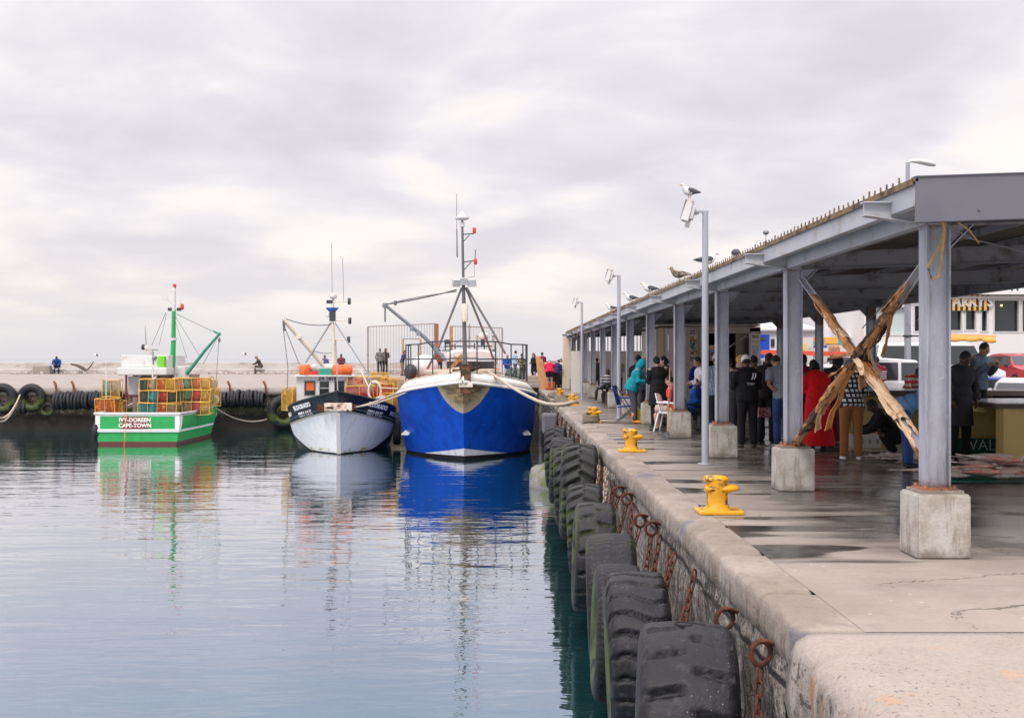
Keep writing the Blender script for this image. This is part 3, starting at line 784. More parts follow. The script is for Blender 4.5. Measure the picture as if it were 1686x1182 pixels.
# ------------------------------------------------------------------ staghorn bollards
def bollards():
    bm_ = mat('bollard_yellow', (.76, .37, .006), .42, 0, .16, 5, dirt=(.17, .075, .02), dthr=(.545, .63), dscale=7, bumpd=.006, bscale=20, coat=.1)
    dk = mat('bollard_worn', (.66, .32, .01), .6, 0, .3, 7, dirt=(.10, .055, .02), dthr=(.52, .62), dscale=9)
    q = MB()
    q.box((.02, 0, .022), (.47, .36, .044)); base = q.mesh('base_plate', bm_)
    q = MB(); q.lathe([(.155, .04), (.125, .07), (.112, .12), (.112, .20), (.12, .24), (.12, .36)], 20); post = q.mesh('post', dk)
    def horn(x0, x1, z, r, w):
        h = MB(); rings = []
        for i in range(9):
            f = i / 8; x = x0 + (x1 - x0) * f; e = math.sqrt(max(.02, 1 - max(0, (f - .62) / .38) ** 2)) * (1 if f > .12 else .8)
            rings.append([Vector((x, w * e * math.cos(a), z + r * e * math.sin(a))) for a in [2 * math.pi * j / 14 for j in range(14)]])
        h.loft(rings); return h
    m1 = horn(-.135, .125, .365, .04, .115).mesh('horn', bm_); m2 = horn(-.13, .24, .265, .046, .12).mesh('horn', bm_)
    spots = [(2.24, 12.95, 'nearest yellow bollard, standing clean beside the long puddle'), (2.19, 21.5, 'yellow bollard second from the front, standing in the wet'), (2.22, 31.2, 'yellow bollard with a grey rope coiled round its foot'),
             (2.27, 42.5, 'orange yellow bollard that holds the mooring rope of the blue boat'), (2.19, 50.8, 'farthest yellow bollard, beyond the one holding the mooring rope')]
    first = None
    for x, y, lab in spots:
        if first is None:
            t = thing('bollard', lab, 'bollard', (x, y, .002), 0, 'yellow mooring bollards along the quay edge'); first = t
            link(base, 'base_plate', t, bevel=.012); link(post, 'post', t); link(m1, 'horn', t); link(m2, 'horn', t)
        else:
            o = copy_tree(first); o.location = (x, y, .002); tag(o, lab)
bollards()

# ------------------------------------------------------------------ big tyres hung along the wall
def tyre_mesh(rad, wid, kind, nA=200):
    """axis along X; tread lugs are real relief"""
    prof = []      # (x, r, tread)
    hw = wid / 2
    inner = rad * .56
    pts = [(-hw * .70, inner, 0), (-hw * .93, inner + .05, 0), (-hw * 1.0, rad * .74, 0), (-hw * 1.02, rad * .84, 0), (-hw * .97, rad * .92, 1), (-hw * .88, rad * .975, 1), (-hw * .74, rad * .995, 1)]
    k = 13
    mid = [(-hw * .74 + hw * 1.48 * i / k, rad * (1.0 - .02 * abs(2 * i / k - 1) ** 2 + .01), 1) for i in range(1, k)]
    right = [(-x, r, t) for x, r, t in pts[::-1]]
    ins = [(hw * .66, inner + .03, 0), (hw * .80, rad * .78, 0), (hw * .5, rad * .90, 0), (0, rad * .93, 0), (-hw * .5, rad * .90, 0), (-hw * .80, rad * .78, 0), (-hw * .66, inner + .03, 0)]
    allp = pts + mid + right + ins
    def lug(x, th):
        a = th / (2 * math.pi); f = x / hw
        if kind == 'chevron':
            g = (a * 22 + abs(f) * .75 + (.5 if f > 0 else 0)) % 1; d = min(g, 1 - g) / .5
            c = .0 if abs(f) < .05 else 1
            return max(0, min(1, (d - .30) / .07)) * c
        if kind == 'block':
            g = (a * 26 + .25 * math.sin(f * 3)) % 1; d = min(g, 1 - g) / .5
            row = int(a * 26 + .25 * math.sin(f * 3)) % 2
            h = abs(((f + (.33 if row else 0)) * 1.5) % 1 - .5) * 2
            return min(max(0, min(1, (d - .16) / .06)), 1 if h < .88 else 0.1)
        if kind == 'groove':
            g = (a * 17 + (.5 if f > 0 else 0) + abs(f) * .22) % 1; d = min(g, 1 - g) / .5
            inside = .16 < abs(f) < .82
            return max(0, min(1, (d - .17) / .06)) if inside else 1
        g = (a * 60 + .2 * math.sin(f * 9)) % 1      # fine worn ribs
        return 1 - .5 * (1 if g < .3 else 0) * (1 if abs(f) < .9 else .3)
    dep = {'chevron': .075, 'block': .055, 'groove': .060, 'fine': .020}[kind] * rad / .85
    vs = []; fs = []; K = len(allp)
    for i in range(nA):
        th = 2 * math.pi * i / nA
        for x, r, t in allp:
            rr = r + (dep * (lug(x, th) - 1) if t else 0) + .006 * noise.noise(Vector((x * 6, math.cos(th) * 5, math.sin(th) * 5)))
            vs.append((x, rr * math.sin(th), rr * math.cos(th)))
    for i in range(nA):
        for j in range(K):
            a = i * K + j; b = i * K + (j + 1) % K; c = ((i + 1) % nA) * K + (j + 1) % K; d = ((i + 1) % nA) * K + j
            fs.append((a, b, c, d))
    q = MB(); q.add(vs, fs, 0, True); return q
def tyre_material(name, alg):
    m, n, b = newmat(name)
    p = n.coord('Object'); x, y, z = n.xyz(p)
    r = (y * y + z * z).sqrt()
    fine = n.noise(p, 26, 5, .65); mid = n.noise(p, 3.2, 5, .6); big = n.noise(p, 1.4, 4)
    c = n.mix(mid.step(.40, .66), (.005, .005, .007), (.014, .013, .017))
    c = n.mix(n.noise(p, 13, 4, .6).step(.55, .72), c, (.028, .026, .031))
    c = n.mix(n.voro(p, 30).lt(.12) * big.gt(.5), c, (.20, .19, .19))
    gz = (alg - z + (big - .5) * .5).step(-.05, .2) * (mid.step(.36, .56))
    inside = (.80 - r).step(-.06, .06)
    c = n.mix(gz * (.08 + .80 * inside), c, (.060, .082, .008))
    c = n.mix((-.62 - z + (mid - .5) * .2).step(-.05, .12), c, (.013, .014, .013))
    n.put(b.inputs['Base Color'], n.bright(c, .7 + .6 * fine)); n.put(b.inputs['Roughness'], (.36 + .3 * mid).clamp()); b.inputs['Specular IOR Level'].default_value = .34
    bump(n, b, fine * .006 + mid * .01, 1.0)
    return m
TM = tyre_material('tyre_rubber', .05)
def tyres():
    kinds = {}
    spec = [  # Y, z centre, radius, width, x centre, kind, label
        (8.75, -1.13, .86, .68, 1.27, 'groove', 'nearest big worn tyre with a round hole in its tread top'),
        (11.6, -1.24, .84, .58, 1.25, 'block', 'big tyre with blocky brick like tread, second from the camera'),
        (13.22, -1.33, .73, .50, 1.19, 'fine', 'narrower smooth tyre squeezed behind the blocky tyre'),
        (14.85, -1.30, .80, .60, 1.29, 'fine', 'big tyre worn almost smooth with fine grooves'),
        (17.9, -1.28, .80, .58, 1.27, 'groove', 'tyre with green algae inside, fourth from the camera along the quay wall'),
        (20.6, -1.26, .78, .60, 1.34, 'chevron', 'narrow tyre with green algae tucked between two larger tyres'),
        (22.9, -.86, .90, .66, 1.34, 'chevron', 'big tractor tyre with deep zigzag lugs hung highest on the wall'),
        (26.0, -1.10, .85, .60, 1.33, 'chevron', 'lugged tyre just behind the tractor tyre hung highest on the wall'),
        (30.0, -1.12, .82, .62, 1.36, 'block', 'blocky tyre in the middle of the far row along the quay wall'),
        (34.0, -1.12, .86, .60, 1.38, 'chevron', 'lugged tyre near the bow of the blue boat, last of the row')]
    for i, (y, z, r, wd, x, kd, lab) in enumerate(spec):
        key = (kd,)
        if key not in kinds:
            q = tyre_mesh(.85, .66, kd, 264)
            kinds[key] = q.mesh('tyre', TM)
        t = link(kinds[key], 'tyre', None, (x, y, z), 0, label=lab, cat='tyre', group='tyre fenders hung along the quay wall')
        t.scale = (wd / .66, r / .85, r / .85)
        t.rotation_euler = (R(37 * i + 11) if i else R(6), R((-1) ** i * 2.0), R(-6 if i == 0 else -2.5 if i == 1 else -3.0 + (-1) ** i * 1.5))
        if i == 0:
            q = MB(); q.lathe([(.062, -.02), (.066, .004), (.05, .006), (.046, -.12), (.0, -.12)], 18); k = q.build('drilled_hole', mat('hole_black', (.004, .004, .005), .9), t)
            k.matrix_parent_inverse = Matrix.Rotation(-R(6), 4, 'X')
            k.location = (-.03, 0, .858)
    # pale foot rocks and fender blocks near the blue boat
    rk = mat('green_rock', (.20, .19, .18), .85, 0, .3, 3, dirt=(.10, .14, .02), dthr=(.46, .6), dscale=2.2, bumpd=.04, bscale=8, coord='Position')
    for (x, y, z, s, lab) in ((1.28, 38.5, -2.25, .62, 'grey rock green with weed at the waterline beside the blue boat'),):
        q = MB(); q.ball((0, 0, 0), (s * .9, s * 1.6, s), None, 18)
        for k in range(len(q.v)):
            p = Vector(q.v[k]); q.v[k] = tuple(p * (1 + .35 * noise.noise(p * 2 + Vector((y, 0, 0)))))
        q.build('rock', rk, None, (x, y, z), label=lab, cat='rock')
    rk2 = mat('pale_rock', (.42, .38, .31), .9, 0, .25, 4, dirt=(.2, .17, .12), bumpd=.03, bscale=10)
    q = MB(); q.ball((0, 0, 0), (.17, .28, .17), None, 16)
    for k in range(len(q.v)):
        p = Vector(q.v[k]); q.v[k] = tuple(p * (1 + .35 * noise.noise(p * 5)))
    q.build('rock', rk2, None, (1.66, 7.55, -.98), label='pale broken stone wedged beside the nearest tyre', cat='rock')
    fb = mat('fender_rubber', (.10, .10, .11), .7, 0, .2, 4, dirt=(.18, .17, .17), bumpd=.01, bscale=20)
    for (y, z, lab) in ((38.0, -1.05, 'lower grey rubber fender block between the blue boat and the wall'), (42.5, -.62, 'upper grey rubber fender block between the blue boat and the wall')):
        q = MB(); q.box((0, 0, 0), (.52, 1.1, 1.0 if y < 40 else .7)); q.build('fender_block', fb, None, (1.48, y, z), bevel=.08, label=lab, cat='fender', group='rubber fender blocks by the blue boat')
tyres()

# ------------------------------------------------------------------ chains and mooring rings
def chain(y, z0, end, label, ring=True, link_l=.115, r=.017, m=None):
    m = m or rust
    a = Vector((QX - .055, y, z0)); t = thing('chain', label, 'chain', tuple(a), 0, 'rusty chains holding the tyres')
    if ring:
        q = MB(); q.torus((-.015, 0, 0), .078, .019, Euler((R(90), 0, R(24))).to_matrix(), 22, 9); q.build('ring', m, t)
        q = MB(); q.tube([(.09, .02, .04), (.03, .02, .066), (-.02, .01, .066), (-.02, -.02, .08), (.03, -.02, .084), (.09, -.02, .06)], .011, 6); q.build('staple', m, t)
    s = Vector((-.02, 0, -.085 if ring else 0)); e = Vector(end) - a
    L = (e - s).length * 1.04; n = max(3, int(L / (link_l * .74)))
    pts = rope_pts(s, e, .04, n)
    q = MB()
    for i in range(n):
        p = (pts[i] + pts[i + 1]) / 2; d = (pts[i + 1] - pts[i]).normalized()
        u, v, w_ = frame(d, (1, 0, 0)); M_ = Matrix((u, d, u.cross(d))).transposed()
        M_ = Matrix.Rotation(R(45 + 90 * (i % 2) + 14 * math.sin(i * 2.1)), 3, d) @ M_
        hl = link_l / 2
        ring_pts = [(.030 * math.cos(k * math.pi / 5), (hl - .03) * (1 if math.sin(k * math.pi / 5 + .001) > 0 else -1) + .030 * math.sin(k * math.pi / 5), 0) for k in range(10)]
        pp = [p + M_ @ Vector(c) for c in ring_pts]
        rr = []
        K = len(pp); vs = []; fs = []
        for k in range(K):
            dd = (pp[(k + 1) % K] - pp[k - 1]).normalized(); a1, b1, _ = frame(dd, M_ @ Vector((0, 0, 1)))
            for j in range(6): vs.append(pp[k] + (a1 * math.cos(j * math.pi / 3) + b1 * math.sin(j * math.pi / 3)) * r * .62)
        for k in range(K):
            for j in range(6): fs.append((k * 6 + j, ((k + 1) % K) * 6 + j, ((k + 1) % K) * 6 + (j + 1) % 6, k * 6 + (j + 1) % 6))
        q.add(vs, fs, 0, True)
    q.build('links', m, t)
    return t
def chains():
    pale = mat('pale_chain', (.36, .28, .22), .85, .1, .3, 14, dirt=(.16, .07, .04), dthr=(.45, .6), dscale=9)
    C = [(8.05, -.30, (1.60, 7.9, -1.15), 'nearest rusty chain hanging from a big ring'), (9.38, -.36, (1.42, 9.35, -1.1), 'rusty chain and ring draped over the right side of the nearest tyre'),
         (10.85, -.24, (1.50, 10.55, -.72), 'dark rusty chain without ring between the two nearest tyres'), (12.1, -.30, (1.40, 11.6, -.80), 'rusty double chain on the blocky tyre'),
         (14.15, -.33, (1.52, 13.7, -.95), 'rusty ring and chain on the near side of the worn smooth tyre'), (15.35, -.40, (1.50, 15.1, -.85), 'rusty ring and chain over the top of the worn smooth tyre'),
         (17.05, -.32, (1.50, 16.9, -.9), 'rusty ring and chain on the near side of the fourth tyre'), (18.25, -.35, (1.46, 18.2, -.85), 'rusty ring and chain over the fourth tyre'),]
    for y, z, e, lab in C: chain(y, z, e, lab, ring='without' not in lab and 'double' not in lab)
    for y, e, lab in ((13.3, (1.5, 13.0, -.9), 'rusty chain beside the narrower smooth tyre'), (16.2, (1.52, 15.6, -1.0), 'lone rusty chain hanging between the worn smooth tyre and the fourth tyre'), (19.2, (1.54, 18.7, -1.0), 'rusty chain just beyond the fourth tyre'), (21.4, (1.5, 21.0, -1.05), 'rusty chain dropping to the top of the narrow algae tyre')): chain(y, -.28, e, lab, False)
    chain(12.45, -.30, (1.52, 11.9, -.80), 'second rusty chain running beside the double chain on the blocky tyre', False)
    chain(20.3, -.22, (1.50, 19.3, -1.0), 'pale worn chain slanting down to the narrow algae tyre', False, m=pale)
    chain(20.7, -.2, (1.58, 19.9, -1.0), 'second pale worn chain beside the slanting one above the narrow algae tyre', False, m=pale)
    chain(22.2, -.3, (1.58, 21.6, -1.1), 'pale chain hanging past the zigzag tractor tyre', False, m=pale)
    rnd = random.Random(4)
    far = [(24.5, 'a'), (25.6, 'b'), (27.2, 'c'), (28.6, 'd'), (30.2, 'e'), (32, 'f'), (34.5, 'g'), (37, 'h'), (40, 'i')]
    for y, c in far:
        chain(y, -.15, (1.55, y - rnd.uniform(-.3, .7), -.9 - rnd.random() * .3), 'tangled pale rusty chain looped down the far stretch of the quay wall', False, .15, .026, m=rnd.choice([pale, rust]))['group'] = 'tangled chains on the far stretch of wall'
chains()

# ropes lying on the quay
def quay_ropes():
    q = MB(); c = (2.22, 31.2)
    for k in range(4): q.torus((c[0] - .06, c[1] - .05, .05 + .05 * k), .21 - .012 * k, .032, Euler((R(4 * k), R(6), 0)).to_matrix(), 20, 6)
    q.build('rope_coil', rope_dark, label='grey rope coiled round the foot of the third bollard', cat='rope')
    q = MB(); pts = [P(945, 661, 42.4), P(930, 665, 42.2), P(915, 666, 42.6), P(900, 664.5, 43.2), P(885, 660, 44.0), P(870, 653, 44.9), P(855, 645, 45.8), P(840, 636, 46.7), P(825, 626, 47.7), P(812, 617, 48.6), P(803, 611, 49.3)]
    q.tube(pts, .06, 7); q.tube([p + Vector((.05, .08, -.05 * math.sin(i / 10 * math.pi))) for i, p in enumerate(pts)], .045, 7)
    q.build('mooring_rope', rope_m, label='thick tan mooring rope sagging from the blue bow to an orange yellow bollard', cat='rope')
    q = MB(); q.tube([(2.4, 31.0, .03), (3.0, 30.6, .02), (3.6, 31.1, .02)], .025, 6); q.tube([(1.9, 30.6, .02), (1.5 + .5, 30.9, .03), (2.2, 31.0, .03)], .03, 6)
    q.build('rope', rope_dark, label='dark rope end lying straight on the quay by the coiled bollard', cat='rope')
quay_ropes()
# ------------------------------------------------------------------ boats
class Hull:
    """bow at local y=0, stern at y=L, waterline z=0"""
    def __init__(s, L, B, sheer, rake, e0=.45, e1=.24, flare=.8, stern=.12, zb=-.7, entry=2.0):
        s.L, s.B, s.sheer, s.rake, s.e0, s.e1, s.flare, s.stern, s.zb, s.entry = L, B, sheer, rake, e0, e1, flare, stern, zb, entry
    def pt(s, t, r, side=1):
        zs = s.sheer(t); z = s.zb + (zs - s.zb) * r
        f = z / s.sheer(0)
        y = -s.rake * (f if z > 0 else f * .6) * (1 - t) ** 3 + s.L * t
        e = s.e0 + (s.e1 - s.e0) * r
        w = s.B / 2 * (1 - (1 - min(1, t / e)) ** s.entry)
        k = s.flare + (1 - s.flare) * min(1, max(0, r) / .75) ** .6
        if r < .22: k *= .35 + .65 * (max(r, 0) / .22) ** .5
        w *= k * (1 - s.stern * t ** 3)
        return Vector((side * w, y, z))
    def ts(s, n): return [(i / n) ** 1.6 for i in range(n + 1)]
    def shell(s, n=46, m=22, transom=True):
        q = MB(); rings = []
        for t in s.ts(n):
            rings.append([s.pt(t, 1 - i / m, -1) for i in range(m + 1)] + [s.pt(t, i / m, 1) for i in range(1, m + 1)])
        q.loft(rings, 0, False, True, False)
        if transom:
            q.add(rings[-1], [tuple(range(len(rings[-1])))[::-1]], 0, False)
        return q
    def band(s, r0, z0, r1, z1, in0, in1, t0=0, t1=1, n=46):
        """strip that follows the sheer on both sides; in = inset, z = offset from the sheer"""
        q = MB(); pts = []
        for t in s.ts(n):
            if t < t0 - 1e-6 or t > t1 + 1e-6: continue
            pts.append(t)
        def row(t, side, ins, dz):
            p = s.pt(t, 1, side); w = max(0, abs(p.x) - ins)
            return Vector((side * w, p.y + (ins if t < .04 else 0) * .8, p.z + dz))
        for side in (-1, 1):
            rings = [[row(t, side, in0, z0), row(t, side, in1, z1), row(t, side, in1 + .05, z1), row(t, side, in0 + .05, z0)] for t in pts]
            q.loft(rings, 0, True, True)
        return q
    def deck(s, dz, ins, t0=0, t1=1, n=46, camber=.0):
        q = MB(); rings = []
        for t in s.ts(n):
            if t < t0 - 1e-6 or t > t1 + 1e-6: continue
            a = s.pt(t, 1, -1); w = max(.01, abs(a.x) - ins); y = a.y + (ins if t < .04 else 0)
            rings.append([Vector((w * k, y, a.z + dz + camber * (1 - k * k))) for k in (-1, -.5, 0, .5, 1)])
        q.loft(rings, 0, False, True, False); return q

net_cols = {'orange': (.62, .15, .03), 'red': (.52, .03, .02), 'teal': (.02, .28, .28), 'green': (.10, .24, .10), 'yellow': (.66, .38, .04), 'tan': (.40, .26, .12), 'dark': (.04, .07, .05)}
def net_mat(c):
    nm = 'net_' + c
    if nm in _M: return _M[nm]
    m, n, b = newmat(nm)
    p = n.coord('Object'); x, y, z = n.xyz(p)
    a = ((x + z + y * .5) * 15).frac(); e = ((x - z + y * .5) * 15).frac()
    nz = n.noise(p, 5, 4)
    g = (a.lt(.26) + e.lt(.26)).clamp().max(nz.gt(.60))
    n.put(b.inputs['Base Color'], n.bright(net_cols[c], .35 + .8 * nz)); b.inputs['Roughness'].default_value = .8
    tr = n.node('ShaderNodeBsdfTransparent'); mx = n.node('ShaderNodeMixShader')
    n.L.new(g.k, mx.inputs[0]); n.L.new(tr.outputs[0], mx.inputs[1]); n.L.new(b.outputs[0], mx.inputs[2])
    n.L.new(mx.outputs[0], m.node_tree.nodes['Material Output'].inputs[0])
    _M[nm] = m; return m
yellow_frame = mat('yellow_frame', (.74, .42, .07), .6, 0, .2, 5, dirt=(.45, .28, .1), dthr=(.5, .7))
def trap(loc, rz, cols, label, size=(1.7, .75, .57), group='lobster traps stacked on the green boat', frame_m=None):
    w, d, h = size
    t = thing('lobster_trap', label, 'trap', loc, rz, group)
    q = MB(); r = .019; rnd = random.Random(sum(map(ord, label)))
    j = lambda: rnd.uniform(-.06, .06)
    c = {(a, b, e): Vector((a * w / 2 + j(), b * d / 2 + j() * .5, e * h + j() * .6)) for a in (-1, 1) for b in (-1, 1) for e in (0, 1)}
    E = [((a, b, 0), (a, b, 1)) for a in (-1, 1) for b in (-1, 1)] + [((-1, b, e), (1, b, e)) for b in (-1, 1) for e in (0, 1)] + [((a, -1, e), (a, 1, e)) for a in (-1, 1) for e in (0, 1)]
    for a, b in E: q.tube([c[a], (c[a] + c[b]) / 2 + Vector((0, 0, j() * .8)), c[b]], r, 6)
    k = len(cols)
    for i in range(1, k):
        f = i / k; 
        for b in (-1, 1): q.tube([c[(-1, b, 0)].lerp(c[(1, b, 0)], f), c[(-1, b, 1)].lerp(c[(1, b, 1)], f)], r * .8, 5)
    q.build('frame', frame_m or yellow_frame, t)
    for i, cc in enumerate(cols):
        q = MB(); x0 = -w / 2 + w * i / k + .03; x1 = -w / 2 + w * (i + 1) / k - .03
        rings = []
        for a in range(7):     # sagging net bag with a mouth
            f = a / 6; sg = 1 - .16 * math.sin(math.pi * f)
            x = x0 + (x1 - x0) * f
            rings.append([Vector((x, math.cos(g) * d * .48 * sg, h / 2 + math.sin(g) * h * .47 * sg)) for g in [math.pi / 4 + jx * math.pi / 6 for jx in range(12)]])
        for rg in rings:
            for p in rg:
                m_ = max(abs(p.y) / (d * .48), abs(p.z - h / 2) / (h * .47)); 
                p.y /= max(m_, .6) ** .8; p.z = h / 2 + (p.z - h / 2) / max(m_, .6) ** .8
        q.loft(rings, 0, True, True); q.build('netting', net_mat(cc), t)
    return t

# ---------------------------------------------------------------- blue boat
def hull_mat(name, fn, rough=.32):
    m, n, b = newmat(name)
    p = n.coord('Object'); x, y, z = n.xyz(p)
    nz = n.noise(p, 2.0, 5, .6); fine = n.noise(n.coord('Object', (1, 1, .25)), 5, 4, .6)
    c = fn(n, x, y, z, nz, fine)
    n.put(b.inputs['Base Color'], n.bright(c, .84 + .32 * fine)); n.put(b.inputs['Roughness'], rough + .15 * nz)
    bump(n, b, n.noise(p, 1.6, 3) * .012, 1.0)
    return m
def blue_boat():
    bx, by = -1.72, 48.5
    L = thing('fishing_boat', 'largest boat, broad blue hull with white bulwark and black rails, moored to the quay wall', 'boat', (bx, by, WATER_Z), 0, None)
    sheer = lambda t: 2.02 + 1.12 * max(0, 1 - t / .55) ** 1.7 + .25 * max(0, t - .6) ** 1.5
    H = Hull(15.5, 5.85, sheer, 1.35, .40, .22, .86, .10, -.8, 2.1)
    def col(n, x, y, z, nz, fine):
        ax = x.abs()
        blue = n.mix(nz.step(.35, .7), (.001, .074, .50), (.001, .050, .37))
        white = (.66, .66, .68)
        c = n.mix((z + ax * .20 + (nz - .5) * .03).lt(.47), blue, white)
        c = n.mix((z + ax * .02 + (nz - .5) * .04).lt(.16), c, (.018, .013, .012))
        wx = x / 1.16; wz = (z - 3.2) / 1.30
        wx = wx.abs().pow(1.7); wz = wz.abs().pow(1.25)
        wn = n.noise(n.coord('Object', (1.6, 1.6, 5)), 1.5, 5, .6)
        wood_c = n.mix(wn.step(.4, .6), (.33, .235, .115), (.13, .095, .05))
        wood_c = n.mix((wx + wz + (nz - .5) * .5).step(.55, .95), wood_c, (.42, .34, .22))
        plate = (wx + wz + (nz - .5) * .08).lt(1.0) * y.lt(2.2)
        c = n.mix(plate, c, wood_c)
        streak = n.noise(n.coord('Object', (3, 3, .16)), 2.2, 5, .6).step(.56, .70)
        c = n.mix(streak * .45, c, (.012, .035, .15))
        scuff = n.noise(n.coord('Object', (.6, .6, 3)), 3.0, 6, .7).step(.62, .70)
        c = n.mix(scuff * .35, c, (.16, .22, .36))
        rst = n.noise(n.coord('Object', (4, 4, .25), loc=(2, 5, 1)), 1.6, 4).step(.70, .76)
        return n.mix(rst * .5, c, (.16, .07, .03))
    hm = hull_mat('blue_hull_paint', col, .34); hm.node_tree.nodes['Principled BSDF'].inputs['Specular IOR Level'].default_value = .22
    H.shell().build('hull', hm, L)
    wm = mat('bulwark_white', (.74, .71, .66), .5, 0, .07, 3, dirt=(.52, .40, .26), dthr=(.58, .75), dscale=2.2)
    H.band(0, -.06, 0, .05, -.07, -.07).build('rubbing_strake', wm, L)
    H.band(0, .05, 0, .44, -.04, .30).build('bulwark', wm, L)
    q = H.band(0, .44, 0, .47, .27, .28); q.build('cap_rail', cream_paint, L)
    H.deck(.40, .32, 0, .22, camber=.06).build('foredeck', wm, L)
    H.deck(.0, .3, .22, 1).build('deck', orange_paint, L)
    dk = Vector((bx, by, WATER_Z))
    # bow roller and winch
    Yb = 48.2
    q = MB(); q.box(P(767, 626, Yb - .6), (.40, .7, 1.0)); q.box(P(767, 604, Yb - .3), (.5, .4, .22)); q.box(P(757, 622, Yb), (.10, .5, .5)); q.box(P(778, 622, Yb), (.10, .5, .5)); q.tube([P(745, 610, Yb), P(768, 612, Yb), P(792, 604, Yb)], .07, 8)
    q.lathe([(.16, -.2), (.13, 0), (.16, .2)], 12, P(767, 606, Yb + .2), Euler((0, R(90), 0)).to_matrix())
    q.build('anchor_winch', mat('winch_iron', (.06, .035, .025), .8, .3, .4, 9, dirt=(.18, .08, .04), dthr=(.45, .6)), L, world=True)
    q = MB(); q.box(P(767, 634, Yb - .95), (.55, .12, .18)); q.build('bow_plate', cream_paint, L, world=True, bevel=.03)
    q = MB(); q.tube([P(700, 612, 50), P(735, 612, 49.3), P(756, 608, 49), P(775, 612, 49), P(810, 611, 49.3), P(822, 614, 50)], .10, 8); q.tube([P(722, 616, 49.3), P(745, 612, 49.0), P(760, 616, 48.8)], .09, 8)
    q.build('rope_bundle', rope_m, L, world=True)
    # pipe rails round the foredeck and sides
    q = MB(); e = lambda t, s_, dz, ins=.36: dk + Vector((s_ * max(.0, abs(H.pt(t, 1, 1).x) - ins), H.pt(t, 1, 1).y + (.6 if t < .02 else 0), H.pt(t, 1, 1).z + dz))
    tl = [.035, .07, .11, .16, .22, .29, .36]
    zt = lambda t: 1.72 - .0 * t
    for s_ in (-1, 1):
        for t in tl:
            b = e(t, s_, .42); q.tube([b, Vector((b.x, b.y, WATER_Z + 4.62 + .10 * (t < .1)))], .026, 6)
        for hgt in (4.62, 4.02):
            q.tube([Vector((e(t, s_, 0).x, e(t, s_, 0).y, WATER_Z + hgt + (.10 if t < .1 and hgt > 4.5 else 0))) for t in tl], .030, 6)
    for hgt in (4.72, 4.05):
        q.tube([Vector((e(tl[0], -1, 0).x, e(tl[0], -1, 0).y, WATER_Z + hgt)), Vector((bx, e(tl[0], 1, 0).y - .35, WATER_Z + hgt)), Vector((e(tl[0], 1, 0).x, e(tl[0], 1, 0).y, WATER_Z + hgt))], .030, 6)
    q.build('pipe_rail', dark_metal, L)
    for o in L.children:
        if o.name.startswith('pipe_rail'): o.matrix_parent_inverse = Matrix.Translation(L.location).inverted()
    # mast
    Ym = 51.5
    q = MB(); q.tube([P(766, 640, Ym), P(765, 560, Ym), P(763, 470, Ym)], [.10, .09, .075], 10); q.tube([P(763, 470, Ym), P(761, 362, Ym)], [.06, .045], 8)
    q.beam(P(761, 386, Ym), P(780, 385, Ym), .05, .05); q.beam(P(762, 399, Ym), P(773, 387, Ym), .04, .04)
    q.beam(P(762, 432, Ym), P(782, 429, Ym), .05, .05); q.beam(P(763, 446, Ym), P(776, 431, Ym), .04, .04); q.tube([P(782, 428, Ym), P(783, 411, Ym)], .02, 5); q.tube([P(762, 457, Ym), P(781, 456, Ym), P(781, 430, Ym)], .012, 5)
    m_ = q.build('mast', mat('mast_grey', (.12, .125, .135), .5, .3, .2, 6, dirt=(.14, .08, .05), dthr=(.6, .75)), L, world=True)
    q = MB(); q.lathe([(.0, -.05), (.28, .02), (.30, .08), (.10, .26), (.03, .36), (0, .38)], 12, P(761, 362, Ym)); q.lathe([(.10, -.2), (.10, 0)], 8, P(761, 366, Ym)); q.build('radar_reflector', white_paint, m_)
    for (u, v) in ((781, 380), (783, 431)):
        q = MB(); q.lathe([(.05, -.12), (.07, -.1), (.07, .10), (.04, .14)], 8, P(u, v, Ym), cap=True); q.build('navigation_lamp', red_paint, m_)
    q = MB()
    for (u, a) in ((751, .35), (764, 0), (777, -.35)):
        q.box(P(u, 466 - (3 if a == 0 else 0), Ym - .2), (.34, .22, .30), (R(15), 0, a), taper=.9)
    q.build('deck_lights', mat('lamp_grey', (.45, .46, .46), .3, .2, .1, 5), m_, bevel=.02)
    q = MB(); q.lathe([(.12, -.38), (.15, -.3), (.15, .3), (.10, .38)], 10, P(765, 515, Ym - .15), cap=True); q.build('horn', cream_paint, m_)
    q = MB(); q.tube([P(752, 422, Ym), P(752, 320, Ym)], .012, 5); q.tube([P(752, 378, Ym), P(753, 424, Ym)], .025, 5); q.build('aerial', wire_m, m_)
    q = MB(); q.tube([P(760, 474, Ym), P(722, 572, 52.5), P(696, 622, 53.2)], .05, 8); q.tube([P(767, 474, Ym), P(800, 556, 53), P(812, 590, 54)], .05, 8); q.tube([P(768, 473, Ym), P(808, 540, 52), P(832, 582, 52.5)], .05, 8)
    q.build('tripod_legs', grey_metal, L, world=True)
    q = MB(); q.tube([P(734, 594, 51.6), P(700, 556, 51.4), P(635, 503, 51)], [.09, .085, .065], 10); q.lathe([(.1, -.1), (.12, 0), (.1, .1)], 8, P(634, 503, 51)); q.box(P(678, 541, 51.2), (.16, .16, .2)); q.box(P(689, 549, 51.3), (.16, .16, .2))
    bm_ = q.build('boom', grey_metal, L, world=True)
    q = MB(); q.tube(rope_pts(P(636, 501, 51), P(752, 477, Ym), .05), .03, 5); q.tube(rope_pts(P(636, 501, 51), P(752, 480, Ym), -.05), .022, 5); q.tube([P(634, 504, 51), P(634, 530, 51)], .035, 5); q.lathe([(.05, -.1), (.07, 0), (.05, .1)], 8, P(651, 499, 51), cap=True)
    q.tube(rope_pts(P(689, 549, 51.3), P(762, 556, Ym), .5), .012, 4)
    q.build('boom_rigging', wire_m, L, world=True)
